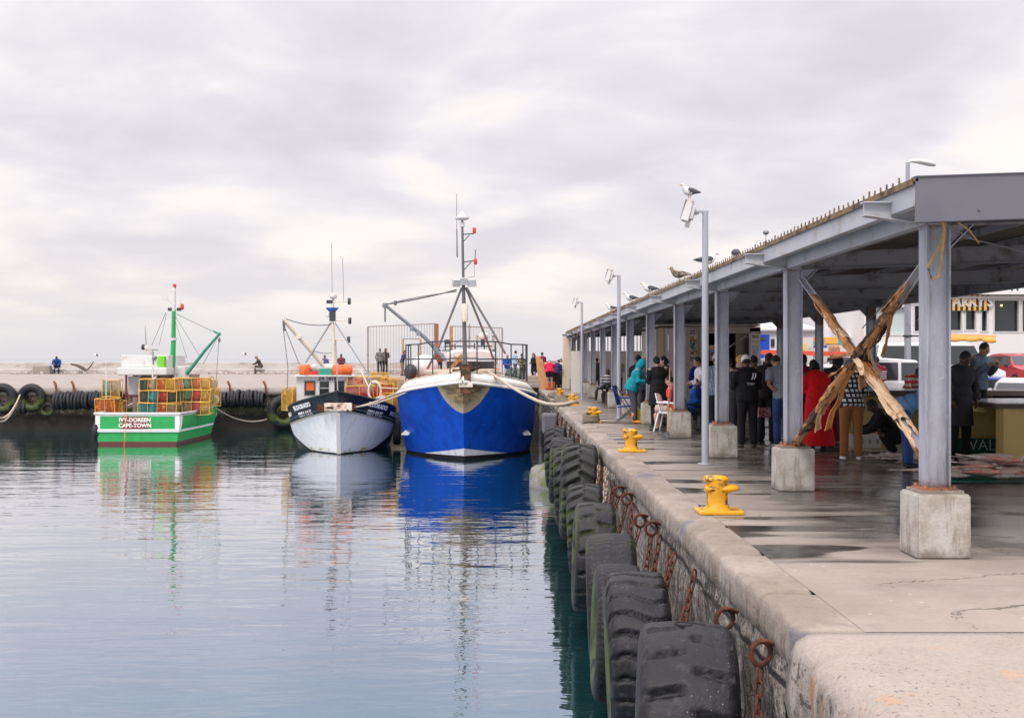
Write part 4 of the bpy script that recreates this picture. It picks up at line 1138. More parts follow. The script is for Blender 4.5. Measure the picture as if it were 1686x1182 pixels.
    # low wheelhouse behind the foredeck
    Yw = 57.0
    q = MB(); c = (P(742, 620, Yw) + P(808, 620, Yw)) / 2
    wz = lambda v: ZZ(v, Yw)
    q.box((c.x, Yw + 2, (wz(607) + wz(640)) / 2), (2.6, 4, wz(607) - wz(640))); q.build('cabin', orange_paint, L, world=True, bevel=.04)
    q = MB(); q.loft([[Vector((c.x + math.copysign(abs(math.cos(a)) ** .5, math.cos(a)) * 1.25 * k, y, wz(591) + math.copysign(abs(math.sin(a)) ** .6, math.sin(a)) * .46 * k)) for a in [2 * math.pi * j / 24 for j in range(24)]] for y, k in ((Yw - .22, .8), (Yw - .1, .97), (Yw + .3, 1), (Yw + 4, 1))])
    q.build('wheelhouse', white_paint, L, world=True)
    q = MB(); q.box((c.x, Yw - .30, wz(601)), (2.2, .30, .34)); q.build('windscreen', glass, L, world=True)
    q = MB(); q.box((c.x - .1, Yw + .2, wz(577)), (2.5, .5, .05)); q.box((c.x - .1, Yw + .2, wz(570)), (2.3, .06, .06))
    for k in range(6): q.tube([(c.x - 1.2 + .46 * k, Yw + .2, wz(578)), (c.x - 1.2 + .46 * k, Yw + .2, wz(565 + (k % 3) * 2))], .03, 5)
    q.box(P(736, 563, Yw), (.24, .2, .22)); q.box(P(795, 563, Yw), (.2, .2, .32)); q.build('roof_rack', dark_metal, L, world=True)
    q = MB(); q.lathe([(.0, .0), (.22, .05), (.24, .22), (.16, .34), (0, .38)], 14, P(796, 560, Yw)); q.lathe([(.06, 0), (.05, .5), (.12, .55)], 8, P(785, 572, Yw)); q.lathe([(.06, 0), (.05, .6), (.09, .62)], 8, P(812, 574, Yw)); q.build('radar_dome', white_paint, L, world=True)
    q = MB(); q.ball(P(700, 606, 55), (.62, .9, .62), None, 16); q.build('white_float', white_paint, L, world=True)
    q = MB(); q.ball(P(676, 612, 54), (.30, .3, .36), None, 12); q.build('buoy', dark_metal, L, world=True)
    # fins / hawse guards at the shoulders
    for s_ in (-1, 1):
        p = H.pt(.19, .52, s_); q = MB(); q.beam(p + Vector((-s_ * .12, .4, .12)), p + Vector((s_ * .10, -.25, -.10)), .34, .07); q.build('shoulder_fin', white_paint, L, bevel=.02)
    # loose deck gear
    q = MB(); q.box(P(762, 596, 53), (.8, .5, .12), (.2, .5, .4)); q.box(P(748, 600, 52.5), (.16, .16, 1.1), (.2, .7, 0)); q.build('hatch_gear', wood, L, world=True)
    return L
blue_boat()

# ---------------------------------------------------------------- black and white boat
def black_boat():
    bx, by, rz = -7.10, 51.3, R(5)
    L = thing('fishing_boat', 'middle boat with black bulwark, white hull and white wheelhouse under orange life rafts', 'boat', (bx, by, WATER_Z), rz)
    sheer = lambda t: 1.50 + 1.16 * max(0, 1 - t / .5) ** 1.7
    H = Hull(11, 4.7, sheer, 1.0, .50, .27, .74, .10, -.6, 2.0)
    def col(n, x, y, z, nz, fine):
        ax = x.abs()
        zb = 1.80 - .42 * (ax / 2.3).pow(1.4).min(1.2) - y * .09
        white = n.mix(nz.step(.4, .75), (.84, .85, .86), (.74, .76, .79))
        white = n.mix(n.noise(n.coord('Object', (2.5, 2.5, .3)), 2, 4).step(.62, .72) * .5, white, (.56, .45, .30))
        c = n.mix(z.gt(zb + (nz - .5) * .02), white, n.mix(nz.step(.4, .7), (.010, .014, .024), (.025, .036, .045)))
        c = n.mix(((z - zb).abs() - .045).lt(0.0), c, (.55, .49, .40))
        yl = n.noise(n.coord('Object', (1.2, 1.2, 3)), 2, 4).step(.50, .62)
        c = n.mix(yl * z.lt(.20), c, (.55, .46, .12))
        return n.mix((z - .66 * (ax - 1.25).max(0.0).pow(1.25)).lt(.05), c, (.014, .014, .016))  # black boot paint, carried up the sides as painted shade of the undercut
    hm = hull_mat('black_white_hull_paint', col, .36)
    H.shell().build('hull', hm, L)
    H.band(0, -.04, 0, .05, -.05, -.05).build('cap_rail', black_paint, L)
    H.deck(-.55, .05, 0, 1).build('deck', grey_metal, L)
    # stem post and bow bitts seen through the open bow
    q = MB()
    pts = [H.pt(0, r, 1) + Vector((0, -.05, 0)) for r in (.2, .4, .6, .72)]
    for a, b in zip(pts, pts[1:]): q.beam(a, b + (b - a) * .02, .17, .14)
    q.build('stem_post', white_paint, L)
    pm = mat('bow_plate_white', (.70, .62, .52), .5, 0, .12, 4, dirt=(.35, .17, .08), dthr=(.5, .66))
    q = MB(); p = H.pt(.012, .80, 1)
    q.box((0, p.y - .16, p.z + .06), (1.15, .16, .34)); q.build('bow_roller', pm, L, bevel=.03)
    q = MB(); q.tube([(-.60, p.y + .02, p.z - .05), (-.5, p.y - .2, p.z + .05), (-.2, p.y - .26, p.z + .02)], .05, 6); q.tube([(.75, p.y + .1, p.z + .1), (.6, p.y - .12, p.z - .08), (.35, p.y - .22, p.z - .08)], .06, 6); q.box((-.75, p.y + .12, p.z), (.22, .2, .3)); q.box((.62, p.y + .1, p.z + .02), (.22, .2, .26)); q.build('fairlead', rust, L)
    # names along the bow
    def side_text(body, size, t, r, s_, bold=.012):
        a = H.pt(t - .02, r, s_); b = H.pt(t + .02, r, s_); up = (H.pt(t, r + .05, s_) - H.pt(t, r - .05, s_)).normalized()
        xd = (b - a).normalized() * s_; nrm = xd.cross(up).normalized(); up = nrm.cross(xd)
        o = link(text_mesh(body, size, mat('lettering_white', (.78, .78, .78), .5), bold=bold, align='CENTER', depth=.004), 'lettering', L)
        M_ = Matrix((xd, up, nrm)).transposed().to_4x4(); M_.translation = H.pt(t, r, s_) + nrm * .035
        o.matrix_local = M_
    for s_ in (-1, 1):
        side_text('ELDORADO', .26, .125, .925, s_, .018); side_text('SBH 44 K', .27, .120, .81, s_, .018); side_text('SEB 1' if s_ < 0 else 'DOCK', .23, .225, .87, s_, .014)
    # wheelhouse
    Yw = 55.9; rot = Matrix.Rotation(R(9), 3, 'Z'); wm = white_paint
    c = Vector((XY(534.5, Yw), Yw, 0)); z0, z1 = ZZ(668, Yw), ZZ(620, Yw)
    ax = rot @ Vector((1, 0, 0)); ay = rot @ Vector((0, 1, 0))
    q = MB()
    def slab(x0, x1, za, zb, y=0, th=.08, mat_=0): q.box(c + ax * (x0 + x1) / 2 + ay * (y + th / 2) + Vector((0, 0, (za + zb) / 2)), (x1 - x0, th, zb - za), rot, mat_)
    zw0, zw1 = ZZ(651, Yw), ZZ(627, Yw)
    hw = 1.28
    xs = [-.92, -.42, -.25, .22, .45, .90]
    slab(-hw, hw, z0, zw0); slab(-hw, hw, zw1, z1)
    for a, b in ((-hw, xs[0]), (xs[1], xs[2]), (xs[3], xs[4]), (xs[5], hw)): slab(a, b, zw0, zw1)
    for sx in (-hw, hw):
        for (ya, yb, za, zb) in ((.08, 2.2, z0, zw0 - .1), (.08, 2.2, zw1, z1), (.08, .3, zw0 - .1, zw1), (1.3, 2.2, zw0 - .1, zw1)):
            q.box(c + ax * sx * .97 + ay * (ya + yb) / 2 + Vector((0, 0, (za + zb) / 2)), (.08, yb - ya, zb - za), rot)
    slab(-hw, hw, z0, z1, 2.2)
    q.box(c + ay * 1.1 + Vector((0, 0, z1 + .04)), (2.75, 2.7, .08), rot)
    q.build('wheelhouse', wm, L, world=True)
    for i in range(3):
        w_ = MB(); xa, xb = xs[2 * i], xs[2 * i + 1]
        w_.box(c + ax * (xa + xb) / 2 + ay * .06 + Vector((0, 0, (zw0 + zw1) / 2)), (xb - xa + .02, .02, zw1 - zw0 + .02), rot)
        fr = w_.build('window', glass, L, world=True)
        w_ = MB(); t_ = .035
        for (x_, z_, sx, sz) in ((xa, 0, t_, 1), (xb, 0, t_, 1), (0, zw0, 1, t_), (0, zw1, 1, t_)):
            w_.box(c + ax * (x_ if sz == 1 else (xa + xb) / 2) + ay * -.012 + Vector((0, 0, (zw0 + zw1) / 2 if sz == 1 else z_)), ((t_ if sz == 1 else xb - xa + t_), .02, (zw1 - zw0 + t_) if sz == 1 else t_), rot)
        if i == 1: w_.box(c + ax * (xa + xb) / 2 + ay * .03 + Vector((0, 0, (zw0 + zw1) / 2)), (xb - xa, .02, .03), rot)
        w_.build('frame', white_paint if i == 1 else mat('window_gasket', (.25, .25, .27), .6), fr)
    # orange life jackets seen through the first pane
    q = MB(); q.box(c + ax * -.66 + ay * .045 + Vector((0, 0, (zw0 + zw1) / 2 + .08)), (.36, .012, .36), rot); q.build('life_jackets', orange_paint, L, world=True, bevel=.004)
    o = link(text_mesh('ZR 2878', .24, mat('lettering_dark', (.05, .04, .07), .6), bold=.005), 'lettering', L)
    o.matrix_parent_inverse = (Matrix.Translation(L.location) @ Matrix.Rotation(rz, 4, 'Z')).inverted()
    o.location = c + ax * .12 + ay * -.012 + Vector((0, 0, (zw1 + z1) / 2)); o.rotation_euler = (R(90), 0, R(9))
    # roof gear: two orange canisters, white raft, green box
    def can(u0, u1, v, r, m_, nm, Y):
        q = MB(); a, b = P(u0, v, Y), P(u1, v, Y); d = (b - a)
        q.tube([a, a + d * .06, a + d * .47, a + d * .5, a + d * .53, b - d * .06, b], [r * .55, r, r, r * 1.06, r, r, r * .55], 16); return q.build(nm, m_, L, world=True)
    can(493, 511, 610, .27, orange_paint, 'life_raft_canister', Yw + .1); can(547, 580, 610, .27, orange_paint, 'life_raft_canister', Yw + .1)
    can(511, 549, 606, .20, white_paint, 'life_raft_canister', Yw + .5)
    q = MB(); a = P(535, 612, Yw - .05); q.box(a, (.56, .3, .30), rot); q.build('gear_box', teal_paint, L, world=True, bevel=.02)
    q = MB(); q.box(P(514, 615, Yw), (.6, .2, .2), rot); q.build('roof_box', red_paint, L, world=True)
    # mast
    Ym = 56.6
    q = MB(); q.tube([P(549, 620, Ym), P(549, 560, Ym), P(547.5, 530, Ym)], [.10, .09, .08], 10); q.tube([P(547, 508, Ym), P(549, 490, Ym)], [.07, .05], 8)
    for (u0, v0, u1, v1) in ((548, 498, 575, 496), (548, 528, 576, 528), (548, 559, 571, 559)): q.tube([P(u0, v0, Ym), P(u1, v1, Ym)], .025, 6)
    q.tube([P(546, 557, Ym), P(519, 564, Ym), P(510, 562, Ym)], .02, 5)
    m_ = q.build('mast', cream_paint, L, world=True)
    def sub(q, nm, mt, **k): return q.build(nm, mt, m_, **k)
    q = MB(); q.box(P(547.5, 518, Ym), (.26, .3, .62)); sub(q, 'mast_head_box', dark_metal)
    q = MB(); q.lathe([(.16, 0), (.28, .12), (.30, .18)], 12, P(547, 513, Ym), cap=True); sub(q, 'lamp_tray', mat('mast_blue', (.03, .14, .45), .5))
    q = MB(); q.lathe([(.12, -.05), (.17, .0), (.17, .1), (.05, .22)], 12, P(549, 490, Ym)); q.lathe([(.12, -.1), (.15, 0), (.1, .12)], 8, P(541, 519, Ym), cap=True); sub(q, 'radar', white_paint)
    q = MB()
    for (u, v) in ((575, 496), (576, 528), (574, 559)): q.lathe([(.05, -.16), (.075, -.12), (.075, .12), (.04, .15)], 8, P(u, v, Ym), cap=True)
    q.box(P(543, 497, Ym), (.3, .12, .16)); sub(q, 'navigation_lamps', dark_metal)
    q = MB(); q.tube([P(547, 492, Ym), P(546, 400, Ym)], .010, 4); q.tube([P(566, 496, Ym), P(564, 425, Ym)], .010, 4); sub(q, 'aerials', wire_m)
    q = MB(); q.tube([P(544, 532, Ym), P(503, 597, 55.5)], .04, 6); q.tube([P(552, 532, Ym), P(604, 612, 54.6), P(612, 630, 54.2)], .03, 6); q.tube([P(553, 560, Ym), P(556, 645, 52)], .03, 5); q.build('stays', grey_metal, L, world=True)
    q = MB(); q.tube([P(530, 598, 56.2), P(467, 526, 55.2)], [.12, .09], 10); q.box(P(492, 555, 55.5), (.2, .2, .12)); bo = q.build('boom', cream_paint, L, world=True)
    q = MB(); q.tube(rope_pts(P(468, 524, 55.2), P(546, 534, Ym), .15), .022, 5); q.tube([P(467, 526, 55.2), P(468, 545, 55.2)], .06, 6); q.tube([P(467, 545, 55.2), P(474, 605, 55.3), P(473, 640, 55.3)], .016, 4); q.tube([P(470, 542, 55.2), P(493, 600, 55)], .02, 4); q.tube(rope_pts(P(490, 555, 55.5), P(548, 580, Ym), .3), .015, 4)
    q.build('boom_rigging', wire_m, L, world=True)
    # warp head ring on the right side and bright covers
    q = MB(); cc = P(617, 644, 54.6); q.torus(cc, .28, .05, Euler((R(90), 0, 0)).to_matrix(), 20, 7, sy=1.5); q.tube([P(594, 610, 55), cc + Vector((-.28, 0, .2))], .035, 5); q.tube([cc + Vector((.28, 0, .15)), P(655, 640, 55)], .03, 5); q.build('hauler_hoop', cream_paint, L, world=True)
    # mooring lines over the bow to the blue boat
    q = MB(); q.tube(rope_pts(P(578, 671, 50.9), P(680, 641, 49.5), .12), .032, 5); q.tube(rope_pts(P(573, 673, 50.9), P(702, 618, 50.5), .2), .032, 5); q.build('bow_line', rope_m, L, world=True)
    # side tyre
    q = tyre_mesh(.62, .34, 'fine', 60); q.build('fender_tyre', black_rubber, L, (2.42, 3.6, .75))
    return L
black_boat()
for (u, v, Y, rz, cols, lab, sz) in (
    (480, 675, 56.0, R(80), ['yellow', 'yellow'], 'yellow netted trap hanging over the left side of the black and white boat', (1.2, .5, 1.0)),
    (603, 658, 56.2, R(12), ['red', 'red', 'red'], 'wide red netted trap beside the wheelhouse of the black and white boat', (1.9, .7, .62)),
    (599, 636, 56.4, R(10), ['orange', 'tan'], 'orange and tan trap on top of the wide red trap', (1.6, .7, .45)),
    (632, 655, 55.9, R(14), ['red'], 'small red trap between the hauler hoop and the yellow traps', (.75, .6, .68)),
    (648, 676, 55.4, R(70), ['yellow', 'yellow'], 'lower yellow trap at the right gunwale of the black and white boat', (1.3, .55, .8)),
    (647, 650, 56.6, R(60), ['yellow', 'tan'], 'upper yellow trap at the right gunwale of the black and white boat', (1.2, .55, .75)),
    (626, 626, 57.2, R(10), ['yellow'], 'small yellow trap topping the red traps on the middle boat', (.8, .5, .35))):
    trap(tuple(P(u, v, Y)), rz, cols, lab, sz, 'traps piled on the black and white boat')
def flag():
    q = MB(); Y = 54.3; rings = []
    for i in range(10):
        f = i / 9; u = 612 + 22 * f
        rings.append([P(u, 655 - 6 * f + 6 * (k / 4) + 1.5 * math.sin(f * 6 + k), Y + .15 * math.sin(f * 5)) for k in range(5)])
    for i in range(9):
        for k in range(4):
            q.add([rings[i][k], rings[i + 1][k], rings[i + 1][k + 1], rings[i][k + 1]], [(0, 1, 2, 3)], min(2, k if k < 2 else k - 1), True)
    o = q.build('flag', [orange_paint, white_paint, mat('flag_blue', (.03, .06, .42), .7)], label='folded orange white and blue flag draped on the middle boat\'s rail', cat='flag')
    so = o.modifiers.new('thick', 'SOLIDIFY'); so.thickness = .01
flag()

# ---------------------------------------------------------------- green boat
def green_boat():
    bx, by = -17.35, 67.6; Ls = 10.6
    L = thing('fishing_boat', 'leftmost boat, green and white hull seen from its lettered stern, stacked with traps', 'boat', (bx, by, WATER_Z), R(180))
    sheer = lambda t: 1.46 + .95 * max(0, 1 - t / .75) ** 1.8
    H = Hull(Ls, 4.25, sheer, .7, .55, .40, .82, .07, -.6, 2.0)
    def col(n, x, y, z, nz, fine):
        sh = 1.46 + ((7.95 - y).max(0.0) / 7.95).pow(1.8) * .95
        grn = n.mix(nz.step(.35, .7), (.010, .34, .065), (.012, .28, .07))
        white = n.mix(nz.step(.6, .75), (.76, .75, .73), (.60, .56, .48))
        c = n.mix(z.gt(.60), grn, white)
        inner = z.gt(.70) * (z - sh + .12).lt(0.0)
        stern = (y - (Ls - .12)).gt(0.0)
        onst = stern * x.abs().lt(1.76); onside = (1.0 - stern) * (y - (Ls - .50) - (1.3 - z) * .25).lt(0.0) * y.gt(.8)
        c = n.mix(inner * (onst + onside).clamp(), c, grn)
        c = n.mix(z.lt(.44), c, grn)
        return n.mix((z + (nz - .5) * .05).lt(.15), c, (.10, .028, .02))
    hm = hull_mat('green_hull_paint', col, .36)
    H.shell(50, 26).build('hull', hm, L)
    H.band(0, -.05, 0, .05, -.06, -.06).build('cap_rail', white_paint, L)
    p = H.pt(1, 1, 1)
    q = MB(); q.box((0, p.y, p.z), (p.x * 2 + .12, .12, .11)); q.build('stern_rail', white_paint, L, bevel=.02)
    q = MB(); zb = .66
    q.box((0, p.y + .03, zb), (H.pt(1, .6, 1).x * 2 + .10, .10, .15)); q.build('stern_strake', white_paint, L, bevel=.02)
    H.deck(-.75, .06).build('deck', grey_metal, L)
    # lettered board
    q = MB(); q.box((0.10, Ls + .02, 1.03), (1.22, .04, .56)); q.build('name_board', mat('name_board', (.16, .02, .03), .5, 0, .2, 4), L)
    lm = mat('lettering_cream', (.80, .76, .66), .5)
    text('IVY-DOREEN', .26, lm, L, (.10, Ls + .05, 1.16), (R(90), 0, R(180)), bold=.010); text('CAPE-TOWN', .26, lm, L, (.10, Ls + .05, .90), (R(90), 0, R(180)), bold=.010)
    Yd = 60.5; wx = lambda u: XY(u, Yd); wz = lambda v: ZZ(v, Yd)
    # deck house: roof tray on posts over a dark working space with a white door
    q = MB(); q.box(((wx(197) + wx(278)) / 2, Yd + 1.6, (wz(617.5) + wz(605)) / 2 - .0), (wx(278) - wx(197), 4, wz(605) - wz(617.5))); q.build('house_roof', white_paint, L, world=True, bevel=.05)
    q = MB()
    x0, x1, za, zc = wx(200), wx(276), wz(605), wz(585)
    for (cx, cy, sx, sy) in (((x0 + x1) / 2, Yd, x1 - x0, .05), ((x0 + x1) / 2, Yd + 3.2, x1 - x0, .05), (x0, Yd + 1.6, .05, 3.2), (x1, Yd + 1.6, .05, 3.2)): q.box((cx, cy + .05, (za + zc) / 2), (sx, sy, zc - za))
    q.build('upper_bridge', white_paint, L, world=True, bevel=.02)
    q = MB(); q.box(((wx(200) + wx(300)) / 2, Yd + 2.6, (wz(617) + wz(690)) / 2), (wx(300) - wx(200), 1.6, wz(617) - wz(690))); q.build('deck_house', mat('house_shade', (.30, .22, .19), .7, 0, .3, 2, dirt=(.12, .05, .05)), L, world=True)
    q = MB(); q.box(((wx(201) + wx(222)) / 2, Yd + 1.0, (wz(620) + wz(651)) / 2), (wx(222) - wx(201), .08, wz(620) - wz(651))); q.build('door', white_paint, L, world=True, bevel=.02)
    q = MB()
    for (u0, v0, v1, w_) in ((198.5, 618, 682, .09), (223, 650, 680, .10), (199, 651, 656, .1)): q.beam((wx(u0), Yd + .9, wz(v0)), (wx(u0), Yd + .9, wz(v1)), w_, w_, (0, 1, 0))
    q.beam((wx(199), Yd + .9, wz(653)), (wx(224), Yd + .9, wz(653)), .10, .10); q.build('house_frame', mat('maroon_paint', (.20, .025, .045), .5), L, world=True)
    q = MB(); q.tube([(wx(228), Yd + .2, wz(618)), (wx(228), Yd + .2, wz(682))], .06, 8); q.tube([(wx(267), Yd - 1.6, wz(605)), (wx(267), Yd - 1.6, wz(684))], .045, 8); q.tube([(wx(188), Yd - 1.2, wz(590)), (wx(188), Yd - 1.2, wz(684))], .03, 6)
    q.tube([(wx(259), Yd, wz(618)), (wx(266), Yd - 1.6, wz(626))], .04, 6); q.build('stanchions', white_paint, L, world=True)
    # starboard locker and box under the boom
    q = MB(); q.box((wx(287), Yd + 1.4, (wz(603) + wz(640)) / 2), (wx(296) - wx(277), .9, wz(603) - wz(640))); q.build('locker', white_paint, L, world=True, bevel=.03)
    q = MB(); q.box((wx(267), Yd - .1, wz(600)), (.36, .3, .86)); q.build('oil_drum_rack', mat('lime_paint', (.16, .52, .03), .5), L, world=True, bevel=.04)
    q = MB(); q.box((wx(223), Yd - .02, wz(611)), (.12, .1, .3)); q.box((wx(239), Yd - .02, wz(611)), (.12, .1, .3)); q.build('roof_cleats', green_paint, L, world=True)
    q = MB(); q.tube([(wx(236), Yd + 1, wz(598)), (wx(236), Yd + 1, wz(577)), (wx(233), Yd + 1, wz(572)), (wx(228), Yd + 1, wz(571.5))], [.17, .16, .15, .13], 12); ex = q.build('exhaust_pipe', mat('exhaust_pale', (.55, .50, .47), .6), L, world=True)
    q = MB(); q.tube([(wx(229), Yd + 1, wz(571.5)), (wx(224), Yd + 1, wz(571))], [.145, .14], 12); q.build('soot_tip', black_rubber, ex)
    # mast with lights and stays
    q = MB(); q.tube([(wx(275), Yd + 1, wz(606)), (wx(276.5), Yd + 1, wz(560)), (wx(277), Yd + 1, wz(511))], [.15, .12, .10], 10); m_ = q.build('mast', green_paint, L, world=True)
    def sub(q, nm, mt): return q.build(nm, mt, m_)
    q = MB(); q.tube([(wx(277), Yd + 1, wz(511)), (wx(278), Yd + 1, wz(470))], [.11, .08], 10); q.tube([(wx(276), Yd + 1, wz(560)), (wx(276), Yd + 1, wz(556))], .19, 10); q.box((wx(262), Yd + 1, wz(489)), (.3, .06, .26)); q.tube([(wx(278), Yd + 1, wz(500)), (wx(265), Yd + 1, wz(490))], .02, 4); q.tube([(wx(270), Yd + 1, wz(508)), (wx(290), Yd + 1, wz(508))], .05, 6); q.tube([(wx(288), Yd + 1, wz(507)), (wx(288), Yd + 1, wz(492))], .02, 5); q.tube([(wx(286), Yd + 1, wz(496)), (wx(290), Yd + 1, wz(496))], .02, 5); sub(q, 'topmast', white_paint)
    q = MB(); q.lathe([(.08, 0), (.09, .04), (.09, .18), (.06, .2)], 8, (wx(278.3), Yd + 1, wz(472)), cap=True); q.lathe([(.07, -.14), (.09, -.1), (.09, .1), (.05, .16)], 8, (wx(291), Yd + 1, wz(504)), cap=True); sub(q, 'navigation_lamps', red_paint)
    q = MB(); q.box((wx(271), Yd + 1, wz(508)), (.18, .2, .16)); q.box((wx(286), Yd + 1, wz(508)), (.18, .2, .16)); sub(q, 'deck_lights', dark_metal)
    q = MB(); q.tube([(wx(302), Yd + .6, wz(616)), (wx(334), Yd + .4, wz(577)), (wx(361), Yd + .2, wz(548))], [.09, .075, .055], 10); q.tube([(wx(350), Yd + .2, wz(545)), (wx(362), Yd + .2, wz(551))], .05, 8); q.build('boom', mat('boom_green', (.03, .25, .16), .45, 0, .15, 4), L, world=True)
    q = MB()
    for (a, b) in (((290, 517), (351, 546)), ((273, 515), (250, 568)), ((274, 518), (262, 568)), ((286, 520), (308, 590)), ((288, 520), (328, 585)), ((270, 590), (246, 590)), ((361, 551), (356, 625)), ((358, 556), (334, 600))): q.tube([P(a[0], a[1], Yd + .9), P(b[0], b[1], Yd + .4)], .014, 4)
    q.lathe([(.04, -.12), (.07, 0), (.04, .12)], 8, P(361, 560, Yd + .2), cap=True); q.build('rigging', wire_m, L, world=True)
    q = MB(); q.tube([P(241, 575, Yd + 1), P(239, 536, Yd + 1)], [.03, .012], 5); q.tube([P(252, 600, Yd), P(252, 578, Yd)], .03, 6); q.box(P(255, 576, Yd), (.3, .06, .06)); q.lathe([(.06, 0), (.12, .05), (.12, .14), (.05, .2)], 8, P(254, 592, Yd)); q.build('aerials', grey_metal, L, world=True)
    q = MB(); q.tube([P(208, 681, 56.9), P(207, 700, 56.5), P(204, 735, 56.3)], .02, 5); q.build('stern_line', orange_paint, L, world=True)
    q = MB(); q.torus((1.98, Ls - .25, .62), .30, .14, Euler((0, R(90), 0)).to_matrix(), 20, 8); q.build('fender_tyre', black_rubber, L)
    q = MB(); q.torus((-2.0, Ls - 5.6, 1.5), .34, .07, Euler((0, R(90), 0)).to_matrix(), 20, 8, sy=1.4); q.build('life_ring', white_paint, L)
    return L
green_boat()
GL = [(262, 683, 58.9, 0, ['teal', 'teal', 'orange', 'tan'], 'bottom trap of the left stack on the green boat, teal net at its left end', (1.9, .8, .55)),
      (263, 663, 59.0, R(2), ['dark', 'teal', 'red', 'dark'], 'middle trap of the left stack on the green boat, red net at its centre', (1.8, .8, .56)),
      (262, 643.5, 59.0, R(-2), ['dark', 'tan', 'orange', 'yellow'], 'top trap of the left stack on the green boat, orange net toward the right', (1.7, .8, .58)),
      (317, 681, 60.0, R(4), ['green', 'tan', 'red', 'yellow'], 'bottom trap of the right stack on the green boat, red net beside yellow', (1.75, .8, .58)),
      (318, 661, 60.1, R(3), ['teal', 'green', 'red', 'yellow'], 'middle trap of the right stack on the green boat, teal net at its left end', (1.75, .8, .58)),
      (318, 641, 60.2, R(5), ['orange', 'green', 'orange', 'yellow'], 'top trap of the right stack on the green boat, all orange and pale green', (1.75, .8, .58)),
      (344, 668, 61.5, R(75), ['tan', 'yellow'], 'tan trap standing past the right stack by the gunwale of the green boat', (1.2, .6, .9)),
      (342, 642, 61.8, R(70), ['tan'], 'ragged tan trap on top of the one past the right stack', (.9, .6, .5)),
      (177, 681, 59.0, R(-5), ['orange', 'orange'], 'bright orange crate like trap at the left stern corner of the green boat', (.95, .7, .74)),
      (196, 681, 59.6, R(5), ['yellow'], 'round backed yellow trap beside the orange one at the left stern corner', (.5, .6, .6)),
      (184, 654, 59.6, R(6), ['green', 'tan'], 'green and tan trap stacked behind the orange one at the left stern corner', (.8, .6, .85))]
for u, v, Y, rz, cols, lab, sz in GL: trap(tuple(P(u, v, Y)), rz, cols, lab, sz)
